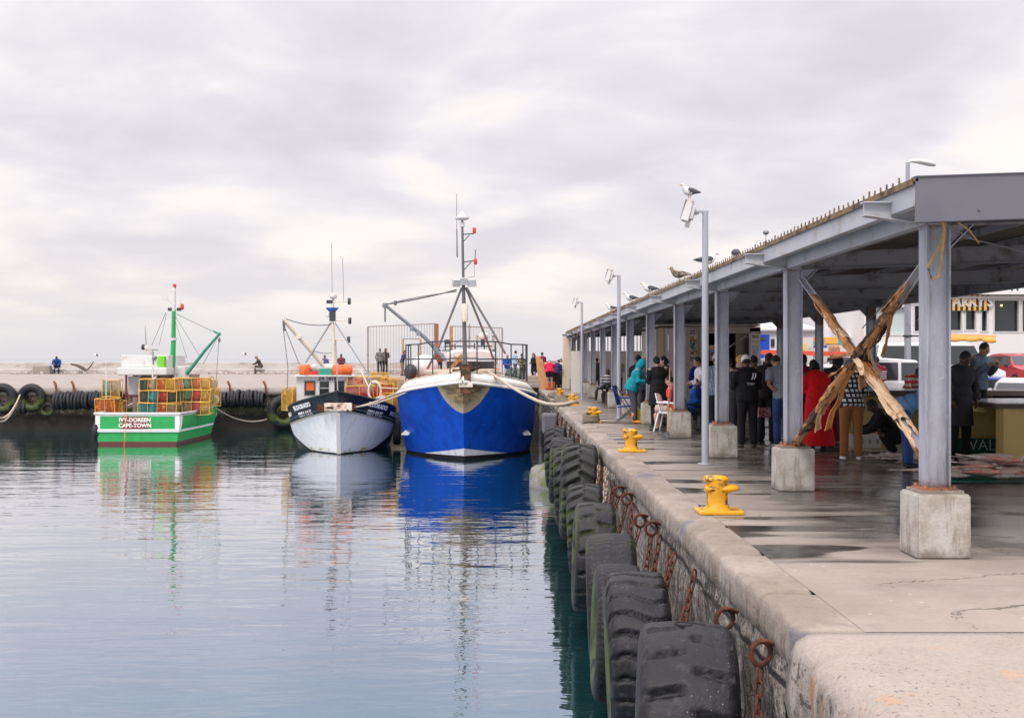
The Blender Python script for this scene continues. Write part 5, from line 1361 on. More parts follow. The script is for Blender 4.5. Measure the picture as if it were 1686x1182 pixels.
# ------------------------------------------------------------------ people
SKIN = {'dark': (.075, .038, .024), 'brown': (.19, .10, .062), 'light': (.48, .28, .21), 'tan': (.33, .18, .12)}
def skin_mat(k): return mat('skin_' + k, SKIN[k], .55, 0, .1, 12, bumpd=.002, bscale=60)
eye_m = mat('eye_dark', (.02, .015, .012), .3)
shoe_m = {}
def person(label, loc, face=0, h=1.70, skin='brown', pose='stand', arms='down', lean=0, nod=0, twist=0, top=('jacket', (.02, .02, .022)), bottom=('trousers', (.03, .03, .04)),
           hair=('short', (.012, .010, .009)), hat=None, shoe=(.02, .02, .02), near=False, fat=1.0, group=None, topmat=None, botmat=None, extra=None):
    """face = heading in degrees, 0 looks toward -Y"""
    s = h / 1.70; V = Vector
    vx = (.015 if near else .026) * s
    lean = R(lean); nod = R(nod)
    hipz = {'stand': .90, 'walk': .89, 'sit': .50, 'crouch': .30, 'bend': .90}[pose]
    up = V((0, -math.sin(lean), math.cos(lean))); fw = V((0, -math.cos(lean), -math.sin(lean)))
    hip = V((0, .0, hipz)); 
    if pose in ('bend',): hip.y = .10
    belly = hip + up * .17; chest = hip + up * .37 + fw * .015; neck = hip + up * .535; sh = hip + up * .485
    la = lean + nod; hu = V((0, -math.sin(la), math.cos(la))); hf = V((0, -math.cos(la), -math.sin(la)))
    head = neck + hu * .145 + hf * .02
    def A(side):
        S = sh + V((side * .185, 0, 0))
        def w(x, f, z): return V((side * x, -f, z))
        if arms == 'down': E = S + w(.05, -.03, -.28); W = S + w(.07, .06, -.53)
        elif arms == 'front': E = S + w(.06, .02, -.27); W = S + w(-.11, .23, -.30)
        elif arms == 'back': E = S + w(.07, -.10, -.26); W = S + w(-.13, -.19, -.44)
        elif arms == 'phone': E = S + w(.05, .06, -.26); W = S + w(-.09, .26, -.10)
        elif arms == 'reach': E = S + w(.05, .17, -.22); W = S + w(-.02, .38, -.36)
        elif arms == 'hang': E = S + V((side * .03, -.02, -.28)); W = S + V((side * .0, -.08, -.52))
        elif arms == 'knees': E = S + w(.08, .16, -.24); W = S + w(-.06, .36, -.30)
        elif arms == 'pocket': E = S + w(.10, -.06, -.27); W = S + w(.03, .06, -.46)
        return S, E, W
    def Lg(side):
        H_ = hip + V((side * .092, 0, -.02))
        if pose == 'walk':
            f = .16 * side; return H_, V((side * .095, -f * .6 - .04, .49)), V((side * .09, -f * 1.1 + .05, .085 + (.06 if f < 0 else 0))), f < 0
        if pose == 'sit': return H_, V((side * .13, -.42, .50)), V((side * .12, -.38, .085)), 0
        if pose == 'crouch': return H_, V((side * .17, -.34, .48)), V((side * .14, -.06, .085)), 0
        return H_, V((side * .105, -.015 + hip.y * .4, .48)), V((side * .115, .02, .085)), 0
    # body
    q = MB(); nf = 10 if near else 8
    q.ball(hip + up * .02, (.155, .115, .13), (lean, 0, 0), 14); q.ball(belly, (.14, .10, .15), (lean, 0, 0), 14); q.ball(chest, (.165, .112, .19), (lean, 0, 0), 14)
    q.tube([sh + V((-.17, 0, -.015)), sh + up * .02, sh + V((.17, 0, -.015))], [.055, .075, .055], nf)
    q.tube([sh, neck, neck + hu * .08], [.075, .056, .052], nf)
    hr = Matrix.Rotation(la, 3, 'X') if False else Euler((la, 0, 0)).to_matrix()
    hq = lambda x, f, z: head + V((x, 0, 0)) + hf * f + hu * z
    q.ball(head, (.073, .092, .110), hr, 14); q.ball(hq(0, .028, -.062), (.052, .060, .050), hr, 10)
    q.tube([hq(0, .088, .025), hq(0, .112, -.015), hq(0, .09, -.022)], [.010, .017, .012], 6)
    for sd in (-1, 1): q.ball(hq(sd * .075, -.008, -.005), (.012, .022, .032), hr, 6)
    J = {}
    for sd in (-1, 1):
        S, E, W = A(sd); J[sd] = (S, E, W)
        q.tube([S, S.lerp(E, .35), E, E.lerp(W, .3), W], [.058, .052, .040, .042, .028], nf); q.ball(S, .06, None, 8)
        a, b, c, lift = Lg(sd)
        q.tube([a, a.lerp(b, .4), b, b.lerp(c, .3), c], [.088, .080, .056, .055, .040], nf)
        q.tube([c + V((0, .03, -.03)), c + V((sd * .01, -.06, -.045)), c + V((sd * .02, -.155, -.055))], [.036, .038, .028], nf)
    ex = MB()
    for sd in (-1, 1):    # palm, four fingers, thumb
        S, E, W = J[sd]; d = (W - E).normalized(); a, b, _ = frame(d, V((0, 0, 1)) if abs(d.z) < .8 else V((0, -1, 0)))
        palm = W + d * .045
        q.tube([W, palm, W + d * .085], [.026, .036, .034], 8)
        if near:
            side_in = V((-sd, 0, 0)); side_in = (side_in - d * side_in.dot(d)); side_in = side_in.normalized() if side_in.length > .1 else a
            ac = d.cross(side_in).normalized()
            for k, (ln, off) in enumerate(((.060, -.024), (.070, -.008), (.066, .008), (.050, .023))):
                o = W + d * .082 + ac * off
                ex.tube([o, o + d * ln * .45 + side_in * .004, o + d * ln * .8 + side_in * .016, o + d * ln + side_in * .03], [.0095, .009, .008, .006], 6)
            o = W + d * .035 - ac * .03; ex.tube([o, o + d * .03 - ac * .02 + side_in * .01, o + d * .055 - ac * .022 + side_in * .02], [.012, .010, .008], 6)
    # face marks: eyes, brows, mouth
    for sd in (-1, 1):
        ex.ball(hq(sd * .030, .083, .012), (.011, .006, .007), hr, 6, 1); ex.tube([hq(sd * .045, .080, .030), hq(sd * .018, .088, .032)], .005, 5, 1)
    ex.tube([hq(-.022, .083, -.052), hq(0, .089, -.051), hq(.022, .083, -.052)], .005, 5, 2)
    lip = mat('lip_' + skin, tuple(c * .6 for c in SKIN[skin]), .5)
    me = remesh(q, vx, 'person', [skin_mat(skin), eye_m, lip], 3, ex)
    t = link(me, 'person', None, loc, R(face), label=label, cat='person', group=group); t.scale = (s, s, s)
    def child(q, nm, m_, v=None, smooth=5):
        me = remesh(q, v or vx * 1.05, nm, m_, smooth); return link(me, nm, t)
    # trousers, shorts, skirt
    bk, bc = bottom; bm_ = botmat or cloth('%02d%02d%02d' % tuple(int(c * 99) for c in bc) + 'b', bc, bumpd=.018)
    g = .022
    q = MB(); q.ball(hip + up * .03, (.165 * fat + g * .4, .122 * fat + g, .14), (lean, 0, 0), 14)
    if bk in ('trousers', 'shorts', 'wide'):
        for sd in (-1, 1):
            a, b, c, l_ = Lg(sd); wd = 1.25 if bk == 'wide' else 1
            if bk == 'shorts': q.tube([a, a.lerp(b, .5), b + V((0, 0, .02))], [.10 * fat, .10, .095], nf)
            else: q.tube([a, a.lerp(b, .4), b, b.lerp(c, .4), c + V((0, 0, -.015))], [.102 * fat, .096 * wd, .074 * wd, .070 * wd, .066 * wd], nf)
        child(q, bk if bk != 'wide' else 'trousers', bm_)
    elif bk == 'dress':
        q.loft([[V((.21 * k * math.cos(a) * fat, .17 * k * math.sin(a) + y, z)) for a in [2 * math.pi * i / 18 for i in range(18)]] for z, k, y in ((.10, 1.35, .02), (.35, 1.22, .01), (.6, 1.05, 0), (.85, .98, 0), (1.0, .9, 0))])
        child(q, 'skirt', bm_)
    # upper clothing
    tk, tc = top; tm = topmat or cloth('%02d%02d%02d' % tuple(int(c * 99) for c in tc), tc, bumpd=.02)
    q = MB(); bul = {'jacket': .032, 'coat': .034, 'shirt': .020, 'tshirt': .020, 'hoodie': .034}[tk]
    q.ball(belly - up * .03, (.150 * fat + bul, .112 * fat + bul, .18), (lean, 0, 0), 14); q.ball(chest, (.170 + bul, .118 + bul, .19), (lean, 0, 0), 14); q.ball(hip + up * .05, (.160 * fat + bul, .118 * fat + bul, .11), (lean, 0, 0), 14)
    q.tube([sh + V((-.175, 0, -.02)), sh + up * .012, sh + V((.175, 0, -.02))], [.060 + bul * .6, .08 + bul * .4, .060 + bul * .6], nf)
    for sd in (-1, 1):
        S, E, W = J[sd]; r = bul * .75
        if tk == 'tshirt': q.tube([S, S.lerp(E, .75)], [.062 + r, .060 + r], nf)
        else: q.tube([S, S.lerp(E, .4), E, E.lerp(W, .5), W - (W - E).normalized() * .02], [.060 + r, .055 + r, .048 + r, .045 + r, .040 + r * .8], nf)
    if tk == 'coat':
        q.loft([[V((.20 * k * math.cos(a) * fat, .165 * k * math.sin(a) + hip.y, z)) for a in [2 * math.pi * i / 16 for i in range(16)]] for z, k in ((hipz - .36, 1.08), (hipz - .15, 1.02), (hipz + .05, .95))])
    else: q.loft([[hip + up * z + V((.18 * k * fat * math.cos(a), .145 * k * fat * math.sin(a) * math.cos(lean), .145 * k * fat * math.sin(a) * -math.sin(lean) * -1)) for a in [2 * math.pi * i / 16 for i in range(16)]] for z, k in ((-.06, 1.04), (.08, 1.0))])
    if tk in ('jacket', 'coat', 'hoodie'): q.tube([neck - up * .03, neck + hu * .035], [.088, .074], nf)
    tn = {'tshirt': 'shirt'}.get(tk, tk)
    tb = child(q, tn, tm)
    if tk == 'hoodie':
        q = MB(); q.ball(head + hu * .01 - hf * .012, (.105, .118, .135), hr, 14); q.tube([neck, head - hf * .04], [.10, .10], 10); q.ball(head + hf * .11 - hu * .02, .0001, None, 6); k = child(q, 'hood', tm)
    # hair
    if hair and not (tk == 'hoodie'):
        hk, hc = hair; hm = mat('hair_%02d%02d%02d' % tuple(int(c * 99) for c in hc), hc, .8, 0, .3, 30, bumpd=.01, bscale=90)
        q = MB(); q.ball(head + hu * .022 - hf * .016, (.082, .093, .104), hr, 14)
        if hk == 'afro': q.ball(head + hu * .04 - hf * .02, (.105, .11, .11), hr, 12)
        if hk == 'long': q.tube([head - hf * .04, head - hf * .085 - hu * .10, neck - hf * .10 - up * .12, neck - hf * .09 - up * .22], [.085, .08, .075, .05], 10)
        if hk == 'mid': q.tube([head - hf * .04, head - hf * .06 - hu * .10], [.09, .085], 10)
        if hk == 'bun': q.ball(head - hf * .11 + hu * .05, .05, None, 8)
        child(q, 'hair', hm, vx * .8, 3)
    if hat:
        kk, hc = hat; hm = cloth('hat%02d%02d%02d' % tuple(int(c * 99) for c in hc), hc)
        q = MB(); q.ball(head + hu * .045 - hf * .008, (.090, .104, .094), hr, 14)
        if kk == 'cap':
            q.loft([[hq(math.sin(a) * .075, .06 + math.cos(a) * l, .055 - l * .12) for a in [R(-80 + 160 * i / 8) for i in range(9)]] + [hq(math.sin(a) * .075, .06 + math.cos(a) * l * .9, .045 - l * .12) for a in [R(80 - 160 * i / 8) for i in range(9)]] for l in (.03, .06, .09, .115)])
        if kk == 'beanie': q.ball(head + hu * .11 - hf * .01, (.05, .05, .05), hr, 8)
        if kk == 'sun': q.lathe([(.155, -.005), (.16, .004), (.09, .02)], 16, head + hu * .05, hr)
        child(q, 'hat', hm, vx * .8, 2)
    if shoe:
        sm = mat('shoe_%02d%02d%02d' % tuple(int(c * 99) for c in shoe), shoe, .6, 0, .2, 8)
        for sd in (-1, 1):
            a, b, c, l_ = Lg(sd); q = MB()
            q.tube([c + V((0, .055, -.040)), c + V((sd * .01, -.05, -.042)), c + V((sd * .02, -.15, -.052)), c + V((sd * .02, -.18, -.058))], [.044, .046, .042, .026], 8, sq=.85)
            if extra == 'boots': q.tube([c + V((0, .01, -.02)), c + V((0, .01, .20))], [.058, .066], 8)
            q2 = child(q, 'shoe', sm, .016)
    return t

def GP(u, Y, z=.004): return (XY(u, Y), Y, z)
def pattern_mat(name, fn, rough=.85):
    if name in _M: return _M[name]
    m, n, b = newmat(name); x, y, z = n.xyz(n.coord('Object')); nz = n.noise(n.coord('Object'), 8, 4)
    n.put(b.inputs['Base Color'], n.bright(fn(n, x, y, z), .8 + .4 * nz)); b.inputs['Roughness'].default_value = rough
    bump(n, b, n.noise(n.coord('Object'), 11, 3), .02); _M[name] = m; return m
check = pattern_mat('check_shirt', lambda n, x, y, z: n.mix((((x + y * .4) * 13).frac().gt(.42) * (z * 13).frac().gt(.42)), (.012, .012, .016), (.55, .55, .56)))
bluestripe = pattern_mat('blue_stripe', lambda n, x, y, z: n.mix(((x * .9 + y * .5) * 26).frac().gt(.6), (.24, .29, .38), (.12, .15, .22)))
hstripe = pattern_mat('h_stripe', lambda n, x, y, z: n.mix((z * 9).frac().gt(.5), n.mix((z * 4.5).frac().gt(.75), (.42, .40, .44), (.55, .08, .08)), (.03, .03, .05)))
redstripe = pattern_mat('red_stripe', lambda n, x, y, z: n.mix((z * 8).frac().gt(.5), (.55, .07, .05), (.62, .55, .48)))
camo = pattern_mat('camo', lambda n, x, y, z: n.mix(n.noise(n.coord('Object'), 7, 3).gt(.52), (.10, .07, .04), (.20, .16, .10)))
denim = pattern_mat('denim', lambda n, x, y, z: n.mix(n.noise(n.coord('Object'), 3, 4).step(.4, .7), (.012, .045, .17), (.03, .10, .30)))
denim_top = pattern_mat('denim_top', lambda n, x, y, z: n.mix(n.noise(n.coord('Object'), 4, 4).step(.4, .7), (.045, .075, .11), (.10, .15, .20)))
BLK = (.010, .010, .012)
def crowd():
    pr = person
    # --- near group at the tables
    o = pr('person in black and white checked shirt and brown trousers bending toward the table', GP(1401, 19.6), 170, 1.70, 'brown', 'bend', 'front', 22, 15, top=('shirt', BLK), topmat=check, bottom=('trousers', (.25, .105, .035)), shoe=(.6, .6, .6), near=True, fat=1.12)
    pr('woman in a long bright red dress with black hair beside the second column', GP(1346, 21.6), 188, 1.66, 'dark', 'stand', 'front', 10, 20, top=('coat', (.68, .008, .012)), bottom=('dress', (.62, .008, .012)), hair=('mid', (.008, .007, .007)), near=True, fat=1.15)
    pr('person with curly black hair in a dark green shirt facing right behind the red dress', GP(1364, 22.8), 115, 1.72, 'dark', 'stand', 'front', 12, 25, top=('shirt', (.012, .022, .02)), bottom=('dress', (.14, .008, .012)), hair=('afro', (.008, .007, .007)), near=True)
    pr('man in grey t-shirt and blue jeans with hands clasped behind his back', GP(1289, 22.3), 196, 1.78, 'tan', 'stand', 'back', 16, 25, top=('tshirt', (.25, .27, .33)), bottom=('trousers', (.02, .05, .2)), botmat=denim, hair=('short', (.03, .02, .015)), shoe=(.25, .2, .2), near=True)
    t = pr('tall person in black jacket and black trousers carrying a pink patterned bag', GP(1262, 22.9), 150, 1.78, 'dark', 'stand', 'front', 8, 20, top=('jacket', (.014, .012, .011)), bottom=('trousers', BLK), hair=('short', (.03, .012, .008)), near=True)
    t = pr('person in black hooded jacket with white shoulder stripes and a white cap', GP(1231, 22.3), 184, 1.72, 'dark', 'stand', 'front', 6, 12, top=('jacket', BLK), bottom=('trousers', (.012, .013, .016)), hat=('cap', (.66, .64, .68)), near=True, fat=1.15)
    q = MB()
    for x in (-.045, .0): q.tube([(x - .06, .165, 1.36), (x - .055, .168, 1.30), (x - .03, .170, 1.25)], .010, 6)
    q.tube([(-.08, .178, 1.17), (.06, .178, 1.185)], .007, 5); q.tube([(-.05, .178, 1.15), (.05, .178, 1.155)], .005, 5); q.build('stripe', white_paint, t)
    pr('person in a mustard beanie with a ruddy face behind the black hooded jacket', GP(1213, 24.2), 40, 1.70, 'light', 'stand', 'front', 4, 10, top=('jacket', (.03, .03, .04)), hat=('beanie', (.55, .30, .06)), near=True)
    pr('person in blue striped shirt and dark trousers standing with his back turned', GP(1180, 25.6), 170, 1.74, 'tan', 'stand', 'front', 3, 10, top=('shirt', (.2, .25, .35)), topmat=bluestripe, bottom=('trousers', (.03, .035, .05)), hat=('cap', (.5, .46, .42)), near=True, fat=1.15)
    pr('seated man in royal blue jacket and white sun hat on the black plastic chair', GP(1141, 26.6), 75, 1.70, 'brown', 'sit', 'front', 8, 20, top=('jacket', (.01, .07, .30)), bottom=('trousers', (.02, .025, .05)), hat=('cap', (.62, .56, .50)), near=True)
    pr('person in white shirt partly hidden behind the nearest light pole', GP(1158, 27.6), 280, 1.70, 'tan', 'stand', 'front', 8, 10, top=('shirt', (.62, .60, .66)), bottom=('trousers', (.03, .03, .1)), near=True)
    pr('man in a blue shirt facing the camera between the light pole and the menu boards', GP(1152, 31), 10, 1.70, 'brown', 'stand', 'down', 0, 0, top=('shirt', (.012, .02, .20)), hat=('cap', (.3, .2, .12)), near=True)
    pr('seated person in coral red shirt on the white plastic chair', GP(1110, 27.6), 250, 1.66, 'light', 'sit', 'hang', 6, 10, top=('tshirt', (.62, .06, .055)), bottom=('shorts', (.5, .42, .38)), near=True)
    pr('person in long black coat and black cap with a white headband', GP(1083, 28.8), 195, 1.68, 'tan', 'stand', 'front', 3, 10, top=('coat', BLK), bottom=('trousers', BLK), hat=('beanie', BLK), near=True, fat=1.1)
    pr('person with black hair in a black coat facing left beside the long black coat', GP(1099, 29.6), 265, 1.72, 'light', 'stand', 'front', 5, 10, top=('coat', (.013, .012, .013)), bottom=('trousers', BLK), hair=('mid', (.01, .009, .009)), near=True, fat=1.1)
    pr('person in teal hooded sweatshirt and orange boots bending over the blue camp chair', GP(1046, 30.9), 80, 1.68, 'tan', 'bend', 'front', 20, 10, top=('hoodie', (.006, .22, .27)), bottom=('trousers', (.06, .062, .08)), shoe=(.85, .25, .015), near=True, fat=1.25, extra='boots')
    pr('woman with reddish brown hair in dark jacket facing the teal sweatshirt', GP(1063, 31.8), 330, 1.66, 'light', 'stand', 'front', 2, 5, top=('jacket', (.04, .045, .06)), hair=('mid', (.10, .035, .015)), near=True)
    pr('person in black with black cap standing behind the teal sweatshirt', GP(1051, 34.5), 180, 1.72, 'dark', 'stand', 'down', 0, 0, top=('jacket', BLK), hat=('beanie', BLK))
    pr('woman in a black, white and red striped top leaning against a column', GP(1001, 45), 185, 1.66, 'tan', 'sit', 'front', 4, 5, top=('shirt', (.1, .1, .1)), topmat=hstripe, bottom=('trousers', (.02, .022, .035)), hair=('mid', (.05, .025, .015)))
    pr('man in a tan jacket and white cap walking away along the quay', GP(950.5, 60), 180, 1.70, 'light', 'walk', 'pocket', 2, 5, top=('jacket', (.50, .36, .20)), bottom=('wide', (.20, .16, .13)), hat=('cap', (.7, .62, .56)), fat=1.1)
    pr('stocky person in charcoal coat between the red dress and the checked shirt', GP(1378, 23.6), 160, 1.70, 'dark', 'stand', 'front', 8, 18, top=('coat', (.022, .022, .026)), bottom=('trousers', BLK), hair=('mid', (.01, .009, .009)), near=True, fat=1.15)
    pr('person in black beanie and dark red jacket, mostly behind the second column', GP(1327, 23.4), 190, 1.74, 'dark', 'stand', 'front', 8, 15, top=('jacket', (.22, .03, .03)), bottom=('trousers', BLK), hat=('beanie', (.01, .01, .012)), near=True)
    pr('person in dark brown coat directly right of the white cap', GP(1246, 24.6), 200, 1.72, 'dark', 'stand', 'front', 6, 12, top=('coat', (.12, .065, .035)), bottom=('trousers', BLK), hair=('short', (.01, .009, .009)), near=True, fat=1.1)
    pr('person in blue jacket beyond the grey t-shirt', GP(1302, 25.0), 170, 1.74, 'brown', 'stand', 'front', 8, 15, top=('jacket', (.03, .08, .26)), bottom=('trousers', BLK), near=True)
    pr('person in pale beige jacket between the mustard beanie and the striped shirt', GP(1197, 26.4), 150, 1.68, 'brown', 'stand', 'front', 5, 12, top=('jacket', (.42, .36, .28)), bottom=('trousers', (.02, .02, .03)), hair=('short', (.01, .009, .009)), near=True)
    pr('child sized figure in grey hood near the work table', GP(1420, 27.5), 185, 1.52, 'brown', 'stand', 'front', 4, 10, top=('hoodie', (.09, .09, .10)), bottom=('trousers', BLK))
    pr('person in maroon top by the far steps of the pier', (XY(893, 73), 73, .35), 200, 1.68, 'tan', 'stand', 'front', 2, 5, top=('shirt', (.16, .02, .04)), bottom=('trousers', BLK))
    pr('person in pale blue top walking on the pier behind the boat\'s right rail', (XY(848, 75), 75, .45), 120, 1.70, 'light', 'walk', 'down', 2, 5, top=('shirt', (.25, .36, .48)), bottom=('trousers', (.04, .05, .09)))
    pr('person in rust jacket near the tall brown gate post', (XY(724, 80), 80, .56), 200, 1.70, 'tan', 'stand', 'pocket', 2, 5, top=('jacket', (.22, .05, .03)), bottom=('trousers', (.04, .04, .05)))
    # --- behind and between the counters
    pr('man in a long grey coat looking down behind the nearest column', GP(1580, 19.3), 14, 1.80, 'dark', 'stand', 'pocket', 5, 28, top=('coat', (.030, .032, .036)), bottom=('trousers', (.010, .014, .014)), near=True)
    pr('young man in a denim jacket looking down behind the right hand counter', (XY(1611, 22.6), 22.6, .19), 35, 1.78, 'tan', 'stand', 'phone', 4, 22, top=('jacket', (.1, .15, .2)), topmat=denim_top, bottom=('trousers', BLK), hair=('short', (.012, .010, .010)), near=True)
    pr('person in red striped sweater and grey beanie hunched over the yellow counter', GP(1497, 26.2), 5, 1.68, 'tan', 'stand', 'reach', 42, 20, top=('shirt', (.5, .1, .1)), topmat=redstripe, hat=('beanie', (.07, .08, .12)), near=True, fat=1.15)
    pr('person in light blue shirt and jeans bending over beside the nearest column', GP(1497, 18.2), 80, 1.72, 'brown', 'bend', 'hang', 62, 10, top=('shirt', (.13, .28, .52)), bottom=('trousers', (.015, .04, .16)), botmat=denim, near=True, fat=1.1)
    pr('person in black crouching on the floor beside the fish box', GP(1478, 20.6), 260, 1.70, 'dark', 'crouch', 'knees', 34, 10, top=('jacket', BLK), bottom=('trousers', BLK), shoe=(.4, .35, .45), near=True)
    t = pr('person in a crimson sports jersey with white print beyond the crossed poles', GP(1446, 30.5), 200, 1.72, 'brown', 'stand', 'front', 5, 10, top=('shirt', (.30, .012, .05)), bottom=('trousers', (.05, .12, .3)), near=True)
    q = MB()
    for k in range(4): q.box((-.02, .172 - .004 * k, 1.30 - .055 * k), (.20 - .02 * (k % 2), .02, .03))
    q.build('jersey_print', white_paint, t)
    pr('small dark figure leaning at an upper window of the white cafe', (XY(1509, 58.5), 58.5, 2.02), 20, 1.66, 'brown', 'stand', 'front', 8, 5, top=('jacket', (.03, .03, .035)))
    # --- far pier
    pr('person wrapped in a blue jacket sitting hunched on the sea wall ledge', (XY(94, 82.2), 82.2, .60), 15, 1.72, 'brown', 'sit', 'knees', 26, 25, top=('jacket', (.01, .06, .24)), bottom=('trousers', (.02, .025, .06)), fat=1.3)
    pr('lone person in dark grey sitting side on upon the sea wall ledge', (XY(430, 82.2), 82.2, .60), 285, 1.70, 'tan', 'sit', 'knees', 24, 10, top=('jacket', (.06, .05, .055)), bottom=('trousers', (.10, .08, .07)), hat=('cap', (.25, .25, .25)))
    pr('person in navy seated behind the middle boat\'s orange rafts, left of its mast', (XY(535, 82.2), 82.2, .62), 0, 1.66, 'brown', 'sit', 'front', 5, 5, top=('jacket', (.10, .10, .20)))
    pr('person in dark red seated behind the orange rafts, right of the mast', (XY(562, 82.2), 82.2, .66), 0, 1.70, 'dark', 'sit', 'front', 5, 5, top=('jacket', (.14, .04, .05)))
    pr('person in grey jacket standing left of a companion behind the iron bars', (XY(625.5, 81), 81, .60), 190, 1.72, 'tan', 'stand', 'pocket', 2, 5, top=('jacket', (.14, .15, .15)), bottom=('trousers', (.025, .03, .04)))
    pr('person in black standing right of a companion behind the iron bars', (XY(634.5, 81.2), 81.2, .60), 160, 1.74, 'light', 'stand', 'front', 2, 5, top=('jacket', (.03, .03, .035)), bottom=('trousers', (.012, .012, .02)), hair=('mid', (.10, .05, .03)))
    pr('person in purple jacket stooping by the gate post of the iron fence', (XY(662, 79), 79, .52), 80, 1.70, 'light', 'stand', 'front', 12, 10, top=('jacket', (.06, .05, .11)), bottom=('trousers', (.25, .15, .10)), hair=('mid', (.12, .06, .03)))
    pr('person in blue raincoat behind the rear rail of the blue boat', (XY(835, 72), 72, .22), 10, 1.68, 'tan', 'stand', 'front', 6, 10, top=('jacket', (.015, .07, .30)), bottom=('shorts', (.4, .42, .45)), hair=('short', (.25, .15, .08)))
    pr('person in brown camouflage jacket beside the one in the blue raincoat', (XY(860, 71.6), 71.6, .22), 340, 1.70, 'tan', 'stand', 'front', 4, 5, top=('jacket', (.1, .08, .05)), topmat=camo, bottom=('trousers', (.05, .04, .035)), hat=('beanie', (.04, .04, .045)))
    pr('woman with long brown hair in black standing with a dog', (XY(879, 71.5), 71.5, .24), 300, 1.74, 'light', 'stand', 'front', 0, 10, top=('coat', (.014, .014, .018)), bottom=('trousers', BLK), hair=('long', (.08, .045, .035)))
    pr('person in crimson shirt and black shorts bending over at the end of the quay', GP(905, 63.5), 180, 1.76, 'light', 'bend', 'hang', 34, 30, top=('tshirt', (.62, .012, .06)), bottom=('shorts', (.02, .018, .03)), fat=1.3, hair=('short', (.35, .2, .12)))
    pr('person in dark blue beyond the crimson shirt', GP(917, 65.6, .0), 150, 1.66, 'light', 'bend', 'front', 20, 20, top=('jacket', (.03, .03, .10)), bottom=('trousers', (.01, .012, .012)), fat=1.1)
    pr('person in pale pink sitting on the step near the end of the shed', (XY(925, 72.5), 72.5, .40), 340, 1.66, 'light', 'sit', 'knees', 12, 10, top=('jacket', (.60, .50, .50)), bottom=('trousers', (.1, .09, .12)), hair=('mid', (.04, .03, .03)))
    pr('person in white leaning in beside the far end post of the shed', (XY(937.5, 74), 74, .55), 90, 1.72, 'light', 'stand', 'front', 10, 5, top=('shirt', (.6, .58, .6)), bottom=('trousers', (.06, .08, .12)), hair=('short', (.2, .08, .05)))
    for i, (u, Y, c) in enumerate(((1018, 52, (.4, .3, .2)), (966, 62, (.45, .15, .05)), (983, 56, (.05, .05, .06)))):
        pr(['figure in tan half hidden between the far columns', 'figure in rust orange half hidden behind the farthest light pole', 'figure in black half hidden between far columns near the striped top'][i], GP(u, Y), 180, 1.68, 'tan', 'stand', 'front', 3, 5, top=('jacket', c))
    # items people hold
    q = MB(); q.box((0, 0, 0), (.26, .10, .18), taper=.95)
    pm = pattern_mat('pink_bag', lambda n, x, y, z: n.mix(n.voro(n.coord('Object'), 22).lt(.42), (.50, .22, .25), (.14, .05, .07)))
    q.build('handbag', pm, None, (XY(1258, 22.55), 22.55, ZZ(679, 22.55)), R(10), bevel=.02, label='pink patterned handbag hanging beside the person in black', cat='bag')
    q = MB(); q.box((0, 0, .16), (.24, .16, .32), taper=1.1); q.build('bag', cloth('royal', (.01, .02, .38)), None, GP(1174, 25.2), bevel=.03, label='royal blue bag with a fluorescent strip on the ground behind the light pole', cat='bag')
    q = MB(); q.box((0, 0, 0), (.245, .17, .06)); b_ = q.build('reflective_strip', mat('hi_vis', (.55, .75, .06), .5), bpy.data.objects['bag'], (0, 0, .10))
crowd()

# small dog by the woman in black
def dog():
    q = MB(); V = Vector
    q.tube([(.24, 0, .34), (.10, 0, .33), (-.10, 0, .34), (-.22, 0, .36)], [.07, .085, .095, .08], 10); q.tube([(-.22, 0, .38), (-.30, 0, .48), (-.33, 0, .55)], [.07, .055, .06], 8); q.ball((-.35, 0, .56), (.075, .055, .06), None, 8); q.tube([(-.38, 0, .55), (-.46, 0, .53)], [.04, .025], 6)
    for y in (-.035, .035): q.tube([(-.33, y * 1.2, .60), (-.31, y * 1.6, .66)], [.025, .008], 5)
    for y in (-.055, .055):
        q.tube([(-.18, y, .30), (-.19, y, .15), (-.18, y, .02), (-.22, y, .015)], [.045, .028, .022, .024], 6)
        q.tube([(.20, y, .30), (.15, y, .19), (.24, y, .11), (.22, y, .02), (.18, y, .015)], [.06, .04, .024, .022, .024], 6)
    q.tube([(.26, 0, .36), (.36, 0, .44), (.40, 0, .52)], [.03, .02, .012], 6)
    m = pattern_mat('dog_coat', lambda n, x, y, z: n.mix(n.noise(n.coord('Object'), 4, 2).gt(.52), (.45, .42, .40), (.03, .03, .03)))
    link(remesh(q, .016, 'dog', m, 2), 'dog', None, (XY(884, 71.2), 71.2, .23), R(60), label='small black and white dog at the feet of the woman in black', cat='dog')
dog()
